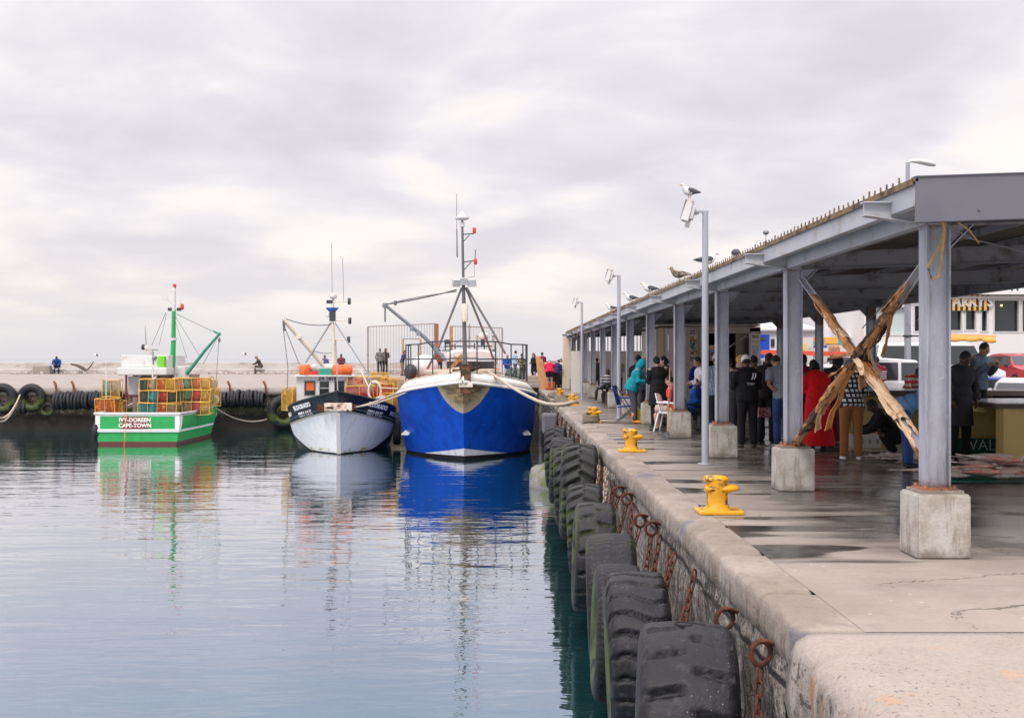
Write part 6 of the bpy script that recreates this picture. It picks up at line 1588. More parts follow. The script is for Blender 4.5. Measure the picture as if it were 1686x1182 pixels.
# ------------------------------------------------------------------ fish counters
yel = mat('counter_yellow', (.50, .37, .13), .6, 0, .12, 2.5, dirt=(.36, .24, .08), dthr=(.5, .72), dscale=2)
cgreen = mat('counter_green', (.010, .085, .055), .55, 0, .25, 3)
top_m = mat('counter_top', (.36, .37, .40), .22, .2, .12, 3, dirt=(.22, .18, .2), dthr=(.55, .7))
dark_edge = mat('counter_edge', (.05, .035, .03), .5, 0, .3, 6)
def counters():
    t = thing('fish_counter', 'yellow fish cleaning counter with grey top and dark green base, chalked with white letters', 'counter', (7.9, 18.7, 0))
    q = MB(); q.box((1.3, .05, .445), (3.2, .30, .89)); q.build('leg_wall', yel, t, bevel=.01)
    q = MB(); q.box((2.3, 1.25, .445), (3.6, .08, .89)); q.build('back_panel', yel, t)
    q = MB(); q.box((-.05, 1.6, .60), (1.0, .08, .58)); q.build('side_panel', yel, t)
    q = MB(); q.box((-.05, 1.57, .16), (1.0, .06, .32)); q.build('base_panel', cgreen, t)
    q = MB(); q.box((-.26, 1.3, .84), (.10, 1.4, .10)); q.build('rail', yel, t)
    q = MB(); q.add([(-.40, -.05, .90), (4, -.15, .90), (4, 2.2, .90), (-.28, 2.2, .90), (-.40, -.05, .965), (4, -.15, .965), (4, 2.2, .965), (-.28, 2.2, .965)], [(0, 3, 2, 1), (4, 5, 6, 7), (0, 1, 5, 4), (1, 2, 6, 5), (2, 3, 7, 6), (3, 0, 4, 7)])
    q.build('counter_top', top_m, t)
    q = MB(); q.beam((-.42, -.09, .915), (4, -.19, .915), .03, .07); q.beam((-.43, -.09, .915), (-.31, 2.2, .915), .03, .07); q.build('edge_trim', dark_edge, t)
    text('WALL', .26, mat('chalk', (.62, .66, .66), .9), t, (.02, 1.535, .20), (R(90), 0, 0), bold=-.004, depth=.002)
    t = thing('fish_counter', 'longer yellow counter behind the crossed poles with pale top', 'counter', (8.3, 24.2, 0))
    q = MB(); q.box((-.85, .0, .47), (1.2, .08, .94)); q.box((-1.42, .7, .47), (.08, 1.4, .94)); q.box((.9, .7, .47), (2.6, .08, .94)); q.build('leg_wall', yel, t)
    q = MB(); q.box((.45, .75, .99), (4.1, 1.9, .06)); q.build('counter_top', top_m, t)
    q = MB(); q.box((.45, -.21, .96), (4.16, .04, .10)); q.build('edge_trim', dark_edge, t)
    t = thing('fish_counter', 'dark work table seen through the gap left of the red dress', 'counter', (5.6, 26.5, 0))
    q = MB(); q.box((0, 0, .80), (1.9, .8, .06)); q.build('counter_top', top_m, t)
    for x in (-.85, .85):
        for y in (-.33, .33): q = MB(); q.box((x, y, .385), (.06, .06, .77)); q.build('leg', dark_metal, t)
counters()

# ------------------------------------------------------------------ fish laid out
def fish_mesh(L, w, pinkness):
    q = MB(); rings = []; n = 12
    pr = [(0, .02, .02), (.06, .34, .30), (.16, .72, .66), (.30, .98, .95), (.45, 1, 1), (.62, .80, .78), (.78, .46, .42), (.90, .22, .20), (.94, .2, .16)]
    for f, a, b in pr: rings.append([Vector((L * f, w * .5 * a * math.cos(g), w * .26 * b * math.sin(g))) for g in [2 * math.pi * k / n for k in range(n)]])
    q.loft(rings, 0, True, True)
    q.add([(L * .93, .0, .006), (L * 1.06, w * .42, .012), (L * 1.0, 0, .006), (L * 1.06, -w * .42, .012), (L * .93, .0, -.006), (L * 1.06, w * .42, -.004), (L * 1.0, 0, -.006), (L * 1.06, -w * .42, -.004)],
          [(0, 1, 2), (0, 2, 3), (4, 6, 5), (4, 7, 6), (0, 4, 5, 1), (1, 5, 6, 2), (2, 6, 7, 3), (3, 7, 4, 0)])
    q.add([(L * .35, w * .46, .0), (L * .6, w * .62, .004), (L * .62, w * .36, .0), (L * .35, w * .46, -.006), (L * .6, w * .62, -.004), (L * .62, w * .36, -.006)], [(0, 2, 1), (3, 4, 5), (0, 1, 4, 3), (1, 2, 5, 4)])
    q.ball((L * .07, w * .10, w * .085), (w * .04, w * .04, w * .02), None, 6, 1)
    m, nn, b = None, None, None
    nm = 'fish_%d' % int(pinkness * 10)
    if nm not in _M:
        m, nn, b = newmat(nm); x, y, z = nn.xyz(nn.coord('Object'))
        nz = nn.noise(nn.coord('Object', (1, 3, 1)), 12, 4)
        c = nn.mix(nz.step(.4, .65), (.62, .52, .47), (.40, .33, .30))
        if pinkness > .5: c = nn.mix(nn.noise(nn.coord('Object'), 6, 3).step(.4, .6), (.68, .26, .20), (.62, .46, .40))
        nn.put(b.inputs['Base Color'], c); b.inputs['Roughness'].default_value = .28; b.inputs['Metallic'].default_value = .15
        _M[nm] = m
    return q.mesh('fish', [_M[nm], eye_m])
def fishes():
    rnd = random.Random(21)
    A = [fish_mesh(.62, .19, .2), fish_mesh(.55, .2, .8), fish_mesh(.95, .17, .2)]
    q = MB(); q.box((0, 0, .008), (2.3, 1.05, .012)); rings = []
    q = MB(); nx, ny = 24, 12
    vs = [(-1.2 + 2.4 * i / nx + .03 * noise.noise(Vector((i, j, 3))), -.55 + 1.1 * j / ny + .05 * noise.noise(Vector((i * .4, j * .4, 1))), .006 + .018 * abs(noise.noise(Vector((i * .5, j * .5, 7))))) for j in range(ny + 1) for i in range(nx + 1)]
    q.add(vs, [(j * (nx + 1) + i, j * (nx + 1) + i + 1, (j + 1) * (nx + 1) + i + 1, (j + 1) * (nx + 1) + i) for j in range(ny) for i in range(nx)], 0, True)
    q.build('tarpaulin', mat('net_tarp', (.01, .16, .12), .4, 0, .3, 6), None, (7.05, 16.6, .004), label='wet green tarpaulin spread on the ground under a catch of fish', cat='tarp')
    def put(i, x, y, z, rz, lab, grp):
        o = link(A[i], 'fish', None, (x, y, z), rz, label=lab, cat='fish', group=grp); o.rotation_euler = (R(rnd.uniform(-12, 12)), R(rnd.uniform(-5, 4)), rz); s = rnd.uniform(.85, 1.12); o.scale = (s, s * rnd.uniform(.9, 1.1), s)
    g = 'fish heaped on the green tarpaulin'
    for k in range(36):
        x = 6.05 + rnd.random() * 1.9; y = 16.25 + rnd.random() * .62; z = .075 + rnd.random() * .12 + (.12 * rnd.random() if x > 6.7 else 0)
        i = rnd.choice([0, 1, 1, 0, 2])
        put(i, x, y, z, rnd.choice([0, R(180), R(160), R(20), R(-25)]) + rnd.uniform(-.4, .4), ['slim silvery fish in the heap on the green tarpaulin', 'pink red fish in the heap on the green tarpaulin', 'long silver fish in the heap on the green tarpaulin'][i], g)
    g = 'long fish fanned out on the wet floor'
    for k in range(12):
        a = R(178 + rnd.uniform(-16, 14)); put(2, 6.95 - .02 * k + rnd.uniform(-.15, .15), 19.1 + k * .055, .055 + .01 * (k % 3), a, 'long pale fish fanned out on the wet floor between the crossed poles', g)
    g = 'small fish by the counter base'
    for k in range(9): put(rnd.choice([0, 2]), 7.1 + rnd.uniform(-.25, .65), 19.5 + rnd.uniform(-.2, .35), .06, rnd.uniform(0, 6), 'small pale fish dropped at the foot of the green counter base', g)
    # white fish box with cuts of fish, crate of scraps
    t = thing('fish_box', 'white plastic fish box on the floor by the yellow counter', 'box', (XY(1424, 22), 22.0, .0), R(-8), None)
    q = MB(); w, d, h = .50, .36, .24
    for (cx, cy, sx, sy) in ((0, -d / 2, w, .02), (0, d / 2, w, .02), (-w / 2, 0, .02, d), (w / 2, 0, .02, d)): q.box((cx, cy, h / 2 + .04), (sx, sy, h))
    q.box((0, 0, .05), (w, d, .02)); q.build('tub', white_paint, t, bevel=.006)
    q = MB()
    for k in range(4): q.box((-.2 + .13 * k, -d / 2 - .014, .16), (.05, .008, .08))
    q.build('grip_slots', mat('slot_grey', (.3, .3, .3), .7), t)
    for k in range(5): put(1, XY(1416, 22) + .07 * k, 22 + rnd.uniform(-.08, .08), .27, rnd.uniform(-.6, .6), 'reddish fish lying in the white plastic fish box', 'fish in the white box')
    q = MB()
    for k in range(5): q.box((rnd.uniform(-.3, .3), rnd.uniform(-.2, .2), .02 + .015 * k), (.7, .3, .012), (rnd.uniform(-.05, .05), rnd.uniform(-.06, .06), rnd.uniform(-.4, .4)))
    q.build('cardboard', mat('wet_cardboard', (.38, .32, .25), .8, 0, .2, 4), None, (XY(1440, 20.9), 20.9, .0), label='flattened pale cardboard sheets on the wet floor beside the white fish box', cat='cardboard')
fishes()

# ------------------------------------------------------------------ seats
def chairs():
    wp = mat('white_plastic', (.78, .77, .78), .35); bp = mat('black_plastic', (.018, .019, .022), .4)
    def monobloc(loc, rz, m, label):
        t = thing('plastic_chair', label, 'chair', loc, rz)
        q = MB(); rings = []
        for y, z, w in ((-.24, .42, .22), (-.22, .44, .225), (.15, .42, .22), (.22, .44, .21)): rings.append([Vector((x * w, y, z + .02 * x * x)) for x in (-1, -.5, 0, .5, 1)] + [Vector((x * w, y, z - .018)) for x in (1, .5, 0, -.5, -1)])
        q.loft(rings, 0, True, True); q.build('seat', m, t)
        q = MB(); rings = []
        for z, y, w in ((.44, .21, .21), (.6, .25, .225), (.78, .31, .22), (.86, .335, .17)): rings.append([Vector((x * w, y - .05 * x * x, z - .03 * x * x)) for x in (-1, -.5, 0, .5, 1)] + [Vector((x * w, y + .02 - .05 * x * x, z - .03 * x * x)) for x in (1, .5, 0, -.5, -1)])
        q.loft(rings, 0, True, True); q.build('backrest', m, t)
        for sx in (-1, 1):
            q = MB(); q.tube([(sx * .25, -.24, .64), (sx * .27, 0, .65), (sx * .24, .26, .66)], .022, 6); q.build('armrest', m, t)
            q = MB(); q.tube([(sx * .27, -.27, 0), (sx * .24, -.22, .42), (sx * .25, -.24, .64)], [.020, .026, .02], 6); q.build('leg', m, t)
            q = MB(); q.tube([(sx * .26, .32, 0), (sx * .22, .22, .42)], [.020, .026], 6); q.build('leg', m, t)
    monobloc((XY(1104, 27.4), 27.4, .004), R(68), wp, 'white plastic chair leaning back beside a column block')
    monobloc((XY(1143, 26.5), 26.5, .004), R(100), bp, 'black plastic armchair under the seated man in royal blue')
    # blue folding camp chair
    bl = cloth('camp_blue', (.01, .03, .22)); t = thing('camp_chair', 'blue folding camp chair with thin dark legs by the middle light pole', 'chair', (XY(1032, 31.2), 31.2, .004), R(75))
    q = MB(); q.box((0, -.02, .42), (.50, .46, .03), (R(-4), 0, 0)); q.build('seat', bl, t, bevel=.01)
    q = MB(); q.box((0, .27, .70), (.52, .03, .52), (R(-14), 0, 0)); q.build('backrest', bl, t, bevel=.01)
    for sx in (-1, 1):
        q = MB(); q.tube([(sx * .26, -.28, 0), (sx * .26, .33, .95)], .013, 6); q.build('leg', dark_metal, t)
        q = MB(); q.tube([(sx * .26, .28, 0), (sx * .26, -.24, .44), (sx * .27, -.22, .62)], .013, 6); q.build('leg', dark_metal, t)
        q = MB(); q.box((sx * .27, 0, .63), (.05, .46, .02)); q.build('armrest', bl, t)
    # black arched seat next to the striped top
    q = MB(); Y = 44.0
    q.tube([P(981, 659, Y), P(982, 646, Y), P(984, 639, Y), P(992, 637, Y), P(1004, 634, Y + .3)], [.05, .06, .08, .09, .10], 8); q.tube([P(999, 636, Y), P(1001, 655, Y + .4)], .05, 6)
    q.build('bench', bp, label='black curved seat whose end leg stands by a concrete block', cat='bench')
    # broom
    t = thing('broom', 'long handled broom leaning upright beside a concrete block', 'broom', (XY(1100, 25.3), 25.3, .0))
    q = MB(); q.tube([(0, 0, .05), (.05, .10, 1.45)], .013, 6); q.build('handle', wood, t)
    q = MB(); q.lathe([(.14, .0), (.13, .05), (.06, .10), (.02, .13)], 10); q.build('head', dark_metal, t)
    # yellow bin
    q = MB(); q.lathe([(.12, 0), (.14, .32), (.15, .34), (.13, .34), (.12, .06), (0, .05)], 14); q.build('bucket', mat('bucket_yellow', (.62, .52, .05), .5), None, GP(1055, 31.2), label='yellow bucket beside the orange boots', cat='bucket')
chairs()

# ------------------------------------------------------------------ kiosk under the roof
def kiosk():
    Y = 37.0; X0, X1 = XY(1083, Y), XY(1252, Y)
    kb = mat('kiosk_beige', (.36, .31, .26), .7, 0, .12, 2, dirt=(.25, .2, .16)); kd = mat('kiosk_dark', (.02, .022, .022), .7); kw = mat('kiosk_white', (.62, .60, .57), .6, 0, .08, 3)
    t = thing('food_kiosk', 'beige food kiosk under the shed roof with dark serving hatch and menu boards', 'kiosk', ((X0 + X1) / 2, Y, 0))
    cx = (X0 + X1) / 2; z = lambda v: ZZ(v, Y); x = lambda u: XY(u, Y) - cx
    q = MB(); q.box((x(1145), .1, z(538) / 2), (x(1160) - x(1130), .2, z(538))); q.box(((x(1160) + x(1236)) / 2, .1, .55), (x(1236) - x(1160), .2, 1.1)); q.box(((x(1160) + x(1252)) / 2, .1, (z(538) + z(549)) / 2), (x(1252) - x(1160), .24, z(538) - z(549))); q.box((x(1251), 2.1, z(538) / 2), (.08, 4, z(538))); q.box((x(1083), 2.1, z(542) / 2), (.08, 4, z(542))); q.box((0, 2.1, z(537) + .03), (x(1252) - x(1083), 4.2, .05)); q.build('wall', kb, t)
    q = MB(); q.box(((x(1160) + x(1236)) / 2, 2.5, 1.3), (x(1236) - x(1160), .1, 2.5)); q.build('hatch', kd, t)
    q = MB(); q.box((x(1243.5), .09, z(540) / 2), (x(1252) - x(1235), .22, z(540) - .02)); q.build('door_panel', kw, t)
    for k, (u0, u1, c) in enumerate(((1084, 1094, (.50, .38, .24)), (1094, 1101, (.55, .50, .45)), (1101, 1110, (.60, .42, .46)), (1110, 1131, (.52, .53, .52)))):
        q = MB(); q.box(((x(u0) + x(u1)) / 2, .1 + .03 * (k % 2), z(540) / 2), (x(u1) - x(u0) - .01, .05, z(540))); q.build('side_panel', mat('panel_%d' % k, c, .7, 0, .12, 3), t)
    q = MB(); q.tube([(x(1202), .3, z(572)), (x(1232), .2, z(552))], .03, 6); q.build('strut', kb, t)
    # menu boards
    def board(u0, u1, v0, v1, m, nm, items):
        q = MB(); q.box(((x(u0) + x(u1)) / 2, -.03, (z(v0) + z(v1)) / 2), (x(u1) - x(u0), .03, z(v0) - z(v1))); b = q.build(nm, m, t)
        for (a, bb, c, d, col) in items:
            q = MB(); q.box(((x(a) + x(bb)) / 2, -.05, (z(c) + z(d)) / 2), (x(bb) - x(a), .008, z(c) - z(d))); q.build('picture', mat('ink_%02d%02d%02d' % tuple(int(e * 99) for e in col), col, .5, 0, .6, 9, dirt=(.5, .42, .3), dthr=(.5, .55), dscale=7), b)
    board(1134, 1148, 541, 618, mat('board_tan', (.40, .35, .31), .6, 0, .1, 4), 'menu_board', [(1135.5, 1146.5, 552, 563, (.20, .08, .03)), (1135.5, 1146.5, 564, 576, (.04, .10, .11)), (1136, 1146.5, 577, 584, (.16, .05, .03))])
    board(1236.5, 1250, 546, 612, mat('board_white', (.66, .64, .64), .6, 0, .06, 4), 'menu_board', [(1238, 1248.5, 551, 557, (.25, .12, .04)), (1238, 1248.5, 561, 564, (.20, .20, .36))])
    board(1168, 1181, 568, 594, mat('board_grey', (.25, .25, .26), .6), 'menu_board', [(1169, 1180, 569, 575, (.60, .04, .02)), (1170, 1180, 580, 585, (.06, .05, .06))])
    ink = mat('menu_ink', (.04, .035, .06), .7); rd = mat('menu_red', (.5, .04, .04), .7)
    def print_rows(cx_, v0, v1, n_, wd, mt, seed):
        rr = random.Random(seed); q = MB(); rh = (z(v0) - z(v1)) / n_
        for k in range(n_):
            xx = x(cx_) - wd / 2; zc_ = z(v0) - rh * (k + .5)
            while xx < x(cx_) + wd / 2 - .03:
                w_ = rr.uniform(.03, .10); q.box((min(xx + w_ / 2, x(cx_) + wd / 2), -.055, zc_), (w_, .006, rh * .55)); xx += w_ + .022
        q.build('print', mt, t)
    print_rows(1141, 543, 551, 2, .2, ink, 1); print_rows(1141, 587, 595, 2, .2, ink, 2); print_rows(1141, 608, 612, 1, .2, ink, 6)
    print_rows(1243.3, 546.5, 550, 1, .2, rd, 3); print_rows(1243.3, 568, 600, 9, .19, mat('menu_grey', (.32, .30, .34), .7), 4); print_rows(1243.3, 602, 606, 1, .2, rd, 5)
    text('HOT', .16, mat('menu_cream', (.7, .6, .3), .6), t, (x(1174.5), -.06, z(572)), bold=.004)
    # white partition with railings further along
    Yp = 58.0
    t = thing('partition_fence', 'pale low partition wall topped by vertical bars at the far end of the shed', 'fence', (XY(1030, Yp), Yp, 0))
    q = MB(); q.box((0, 0, 1.0), (5.2, .1, 2.0)); q.build('wall', kw, t)
    q = MB(); 
    for k in range(34): q.box((-2.55 + k * .155, 0, 2.45), (.04, .03, .9))
    q.box((0, 0, 2.9), (5.2, .05, .05)); q.build('bars', dark_metal, t)
kiosk()

# ------------------------------------------------------------------ white buildings across the car park
bw = mat('building_white', (.72, .70, .695), .7, 0, .05, .5, dirt=(.62, .58, .56), dthr=(.55, .75), dscale=.5)
def buildings():
    GZ = .42
    # right hand cafe building, near
    Y = 58.0; z = lambda v: ZZ(v, Y)
    X0 = XY(1428, Y); X1 = XY(1900, Y); cx = (X0 + X1) / 2
    t = thing('cafe_building', 'white two storey cafe with large dark windows and black and yellow sign', 'building', (cx, Y, GZ - .02)); x = lambda u: XY(u, Y) - cx; zz = lambda v: z(v) - GZ + .02
    q = MB()
    wins = [(1440, 1496, 505, 552), (1503, 1523, 503, 546), (1560, 1582, 511, 545), (1587, 1605, 511, 544), (1613, 1624, 511, 546), (1634, 1676, 494, 547), (1680, 1740, 494, 547)]
    # wall as pieces round the openings
    us = sorted(set([1428, 1900] + [w_[0] for w_ in wins] + [w_[1] for w_ in wins])); 
    for a, b in zip(us, us[1:]):
        w_ = [w for w in wins if w[0] <= a and b <= w[1]]
        if w_:
            w = w_[0]
            q.box(((x(a) + x(b)) / 2, 0, zz(w[3]) / 2), (x(b) - x(a), .3, zz(w[3]))); q.box(((x(a) + x(b)) / 2, 0, (zz(w[2]) + zz(440)) / 2), (x(b) - x(a), .3, zz(440) - zz(w[2])))
        else: q.box(((x(a) + x(b)) / 2, 0, zz(440) / 2), (x(b) - x(a), .3, zz(440)))
    q.box(((x(1428) + x(1900)) / 2, 6, zz(440) / 2), (x(1900) - x(1428), .3, zz(440))); q.box((x(1428), 3, zz(440) / 2), (.3, 6, zz(440))); q.build('wall', bw, t)
    q = MB(); q.box(((x(1428) + x(1900)) / 2, -.35, (zz(481) + zz(485)) / 2), (x(1900) - x(1428), .5, .16)); q.box(((x(1428) + x(1900)) / 2, -.2, zz(490)), (x(1900) - x(1428), .2, .10)); q.build('cornice', bw, t)
    q = MB(); q.box(((x(1428) + x(1900)) / 2, 3, zz(440)), (x(1900) - x(1428) + .4, 6.5, .15)); q.build('roof', bw, t)
    for k, (a, b, c, d) in enumerate(wins):
        q = MB(); q.box(((x(a) + x(b)) / 2, 1.5 if k == 1 else .10, (zz(c) + zz(d)) / 2), ((x(b) - x(a)) * (1.6 if k == 1 else 1), .03, (zz(c) - zz(d)) * (1.4 if k == 1 else 1))); f = q.build('window', glass if k > 1 else mat('pale_glass_and_backdrop', (.52, .58, .58), .1, 0, .1, 1), t)  # second pane is an added pale backdrop, set back so the figure shows
        q = MB(); xm = (x(a) + x(b)) / 2; tk = .07
        for (px, pz, sx, sz) in ((x(a), (zz(c) + zz(d)) / 2, tk, zz(c) - zz(d) + tk), (x(b), (zz(c) + zz(d)) / 2, tk, zz(c) - zz(d) + tk), (xm, zz(c), x(b) - x(a) - tk, tk), (xm, zz(d), x(b) - x(a) - tk, tk)): q.box((px, -.13, pz), (sx, .1, sz))
        q.build('frame', white_paint, f)
    # rooms behind the big panes: lamp glowing inside
    q = MB(); q.ball((x(1649), .0, zz(503)), .05, None, 8); m, n, b = newmat('lamp_glow'); n.put(b.inputs['Base Color'], (1, .7, .3)); n.put(b.inputs['Emission Color'], (1, .6, .25)); b.inputs['Emission Strength'].default_value = 3
    q.build('lamp', m, t)
    for k in range(12):
        q = MB(); u = 1655 + k * 9; q.box((x(u), -.15, zz(466)), (.08, .06, .8)); q.build('rail_post', dark_metal if k % 3 else white_paint, t)
    # striped sign
    t2 = thing('shop_sign', 'black and yellow striped sign board with white capital letters', 'sign', (XY(1598, Y) , Y - .25, z(499)))
    n_ = 12; w = XY(1624, Y) - XY(1568, Y) ; w0 = XY(1560, Y) - XY(1598, Y); w1 = XY(1625, Y) - XY(1598, Y); st = (w1 - w0) / 15
    ys = MB(); bs = MB(); hh = z(486) - z(511)
    for k in range(15): (bs if k % 2 == 0 else ys).box((w0 + st * (k + .5), 0, 0), (st, .08, hh))
    ys.build('stripe', mat('sign_yellow', (.75, .42, .06), .5), t2); bs.build('stripe', mat('sign_navy', (.012, .008, .03), .5), t2)
    o = text('STARKY\'S', .60, white_paint, t2, ((w0 + w1) / 2 - .16, -.05, .02), bold=.016); 
    # orange market umbrella edge / awning
    q = MB(); a = P(1560, 552, Y - 4); 
    rings = []
    for i in range(11):
        f = i / 10; u = 1556 + 84 * f
        dip = 3 * abs(math.sin(f * 9)) + 7 * max(0, f - .6)
        rings.append([P(u, 549 + 3 * f, Y - 6), P(u, 552 + dip + 4, Y - 8), P(u, 556 + dip + 4, Y - 8), P(u, 553 + 3 * f, Y - 6)])
    q.loft(rings, 0, True, True); q.build('awning', mat('awning_orange', (.62, .27, .04), .7, 0, .3, 4, dirt=(.35, .12, .02)), label='orange fringed awning edge below the cafe windows', cat='awning')
    ap = bpy.data.objects['awning']
    # long low white building with blue door, farther left
    Y = 66.0; z = lambda v: ZZ(v, Y)
    t = thing('harbour_building', 'long low white building with a bright blue door and grey sheet roof', 'building', (XY(1300, Y), Y, GZ - .02)); x = lambda u: XY(u, Y) - XY(1300, Y); zz = lambda v: z(v) - GZ + .02
    q = MB(); q.box(((x(1228) + x(1345)) / 2, 4, zz(542) / 2), (x(1345) - x(1228), 8, zz(542))); q.build('wall', bw, t)
    q = MB(); xa, xb = x(1225), x(1350)
    q.add([(xa, -.3, zz(542)), (xb, -.3, zz(542)), (xb, 5, zz(526)), (xa, 5, zz(526)), (xa, -.3, zz(542) - .1), (xb, -.3, zz(542) - .1), (xb, 9, zz(542) - .1), (xa, 9, zz(542) - .1)], [(0, 1, 2, 3), (4, 5, 1, 0), (3, 2, 6, 7), (0, 3, 7, 4), (1, 5, 6, 2), (4, 7, 6, 5)]); q.build('roof', mat('pale_roof', (.50, .48, .49), .7, 0, .1, 1), t)
    q = MB(); q.box(((x(1250) + x(1266)) / 2, -.06, (zz(551) + 0) / 2), (x(1266) - x(1250), .1, zz(551))); d = q.build('door', mat('door_blue', (.004, .06, .50), .45, 0, .1, 2), t)
    q = MB(); q.box(((x(1251) + x(1259.5)) / 2, -.13, zz(558)), (x(1259.5) - x(1251), .05, zz(555.5) - zz(560.5))); q.build('door_window', glass, d)
    for (a, b) in ((1269, 1275), (1286, 1289), (1330, 1340)):
        q = MB(); q.box(((x(a) + x(b)) / 2, -.03, (zz(558) + zz(571)) / 2), (x(b) - x(a), .08, zz(558) - zz(571))); q.build('window', glass, t)
    q = MB(); q.box((x(1292), -.12, (zz(534) + zz(551)) / 2), (.28, .1, zz(534) - zz(551))); q.build('hanging_sign', mat('sign_wood', (.50, .28, .13), .7), t)
    q = MB(); q.box((x(1297), -.12, (zz(556) + zz(569)) / 2), (.3, .06, zz(556) - zz(569))); q.build('poster', mat('poster_orange', (.70, .12, .04), .6, 0, .3, 3, dirt=(.7, .6, .5)), t)
    # tall white block in the middle
    Y = 72.0; z = lambda v: ZZ(v, Y)
    t = thing('warehouse', 'tall plain white corrugated building with two tiny dark windows', 'building', (XY(1390, Y), Y, GZ - .02)); x = lambda u: XY(u, Y) - XY(1390, Y); zz = lambda v: z(v) - GZ + .02
    cw = pattern_mat('corrugated_white', lambda n, x, y, z: n.mix((x * 2.2).frac().gt(.5), (.68, .67, .69), (.74, .73, .74)), .6)
    q = MB(); q.box(((x(1340) + x(1432)) / 2, 4, zz(470) / 2), (x(1432) - x(1340), 8, zz(470))); q.build('wall', cw, t)
    q = MB(); q.box(((x(1340) + x(1432)) / 2, 4, zz(470)), (x(1432) - x(1340) + .5, 8.5, .2)); q.build('roof', galv, t)
    for (a, b, c, d) in ((1406, 1412, 535, 547), (1377, 1381, 538, 545)):
        q = MB(); q.box(((x(a) + x(b)) / 2, -.04, (zz(c) + zz(d)) / 2), (x(b) - x(a), .1, zz(c) - zz(d))); q.build('window', glass, t)
    q = MB(); q.tube([(x(1377), -.2, 0), (x(1377), -.2, zz(480))], .08, 6); q.build('downpipe', grey_metal, t)
    # painted stall boards
    Y = 60.0; z = lambda v: ZZ(v, Y)
    cols = [((1340, 1357, 555, 561), (.72, .20, .04)), ((1340, 1357, 561, 567), (.12, .42, .20)), ((1359, 1380, 555, 566), (.75, .42, .07)), ((1380, 1400, 556, 567), (.03, .42, .45)), ((1340, 1362, 569, 572), (.02, .10, .45)), ((1340, 1364, 573, 582), (.60, .62, .62)), ((1365, 1384, 568, 582), (.72, .45, .30)), ((1310, 1328, 566, 580), (.70, .52, .12)), ((1300, 1316, 560, 570), (.65, .15, .06)), ((1384, 1412, 568, 582), (.66, .64, .62))]
    t = thing('painted_stall', 'market stall fronted with bright orange, yellow, green and blue painted boards', 'stall', (XY(1360, Y), Y, GZ - .02)); x = lambda u: XY(u, Y) - XY(1360, Y); zz = lambda v: z(v) - GZ + .02
    q = MB(); q.box((x(1357), .6, zz(556) / 2), (x(1410) - x(1304), 1, zz(556))); q.build('frame', white_paint, t)
    for (a, b, c, d), cc in cols:
        q = MB(); q.box(((x(a) + x(b)) / 2, .06, (zz(c) + zz(d)) / 2), (x(b) - x(a), .06, zz(c) - zz(d))); q.build('board', mat('board_%02d%02d%02d' % tuple(int(e * 99) for e in cc), cc, .6, 0, .15, 2), t)
    q = MB()
    for k in range(9): q.box((x(1366.5 + 2 * k), .02, zz(575 + (k % 3) - 1)), (.035, .02, .22 + .05 * (k % 2)))
    q.build('painted_strokes', mat('sign_brown', (.35, .15, .08), .6), t)
    q = MB(); q.tube([(x(1402), .02, zz(575)), (x(1402), .02, zz(569)), (x(1405), .02, zz(569))], .03, 5); q.tube([(x(1402), .02, zz(572)), (x(1404.5), .02, zz(572))], .03, 5); q.tube([(x(1407), .02, zz(575)), (x(1407), .02, zz(570)), (x(1410), .02, zz(570))], .03, 5); q.build('painted_letters', mat('sign_brown', (.35, .15, .08), .6), t)
    q = MB(); q.beam((x(1246), -1.2, zz(580)), (x(1412), -1.2, zz(584)), .5, .22, (0, 0, 1)); q.build('red_canopy', mat('canopy_red', (.68, .09, .05), .6, 0, .2, 2), t)
    for u in (1250, 1290, 1330, 1370, 1410): q = MB(); q.tube([(x(u), -1.2, 0), (x(u), -1.2, zz(583))], .03, 6); q.build('canopy_post', white_paint, t)
buildings()

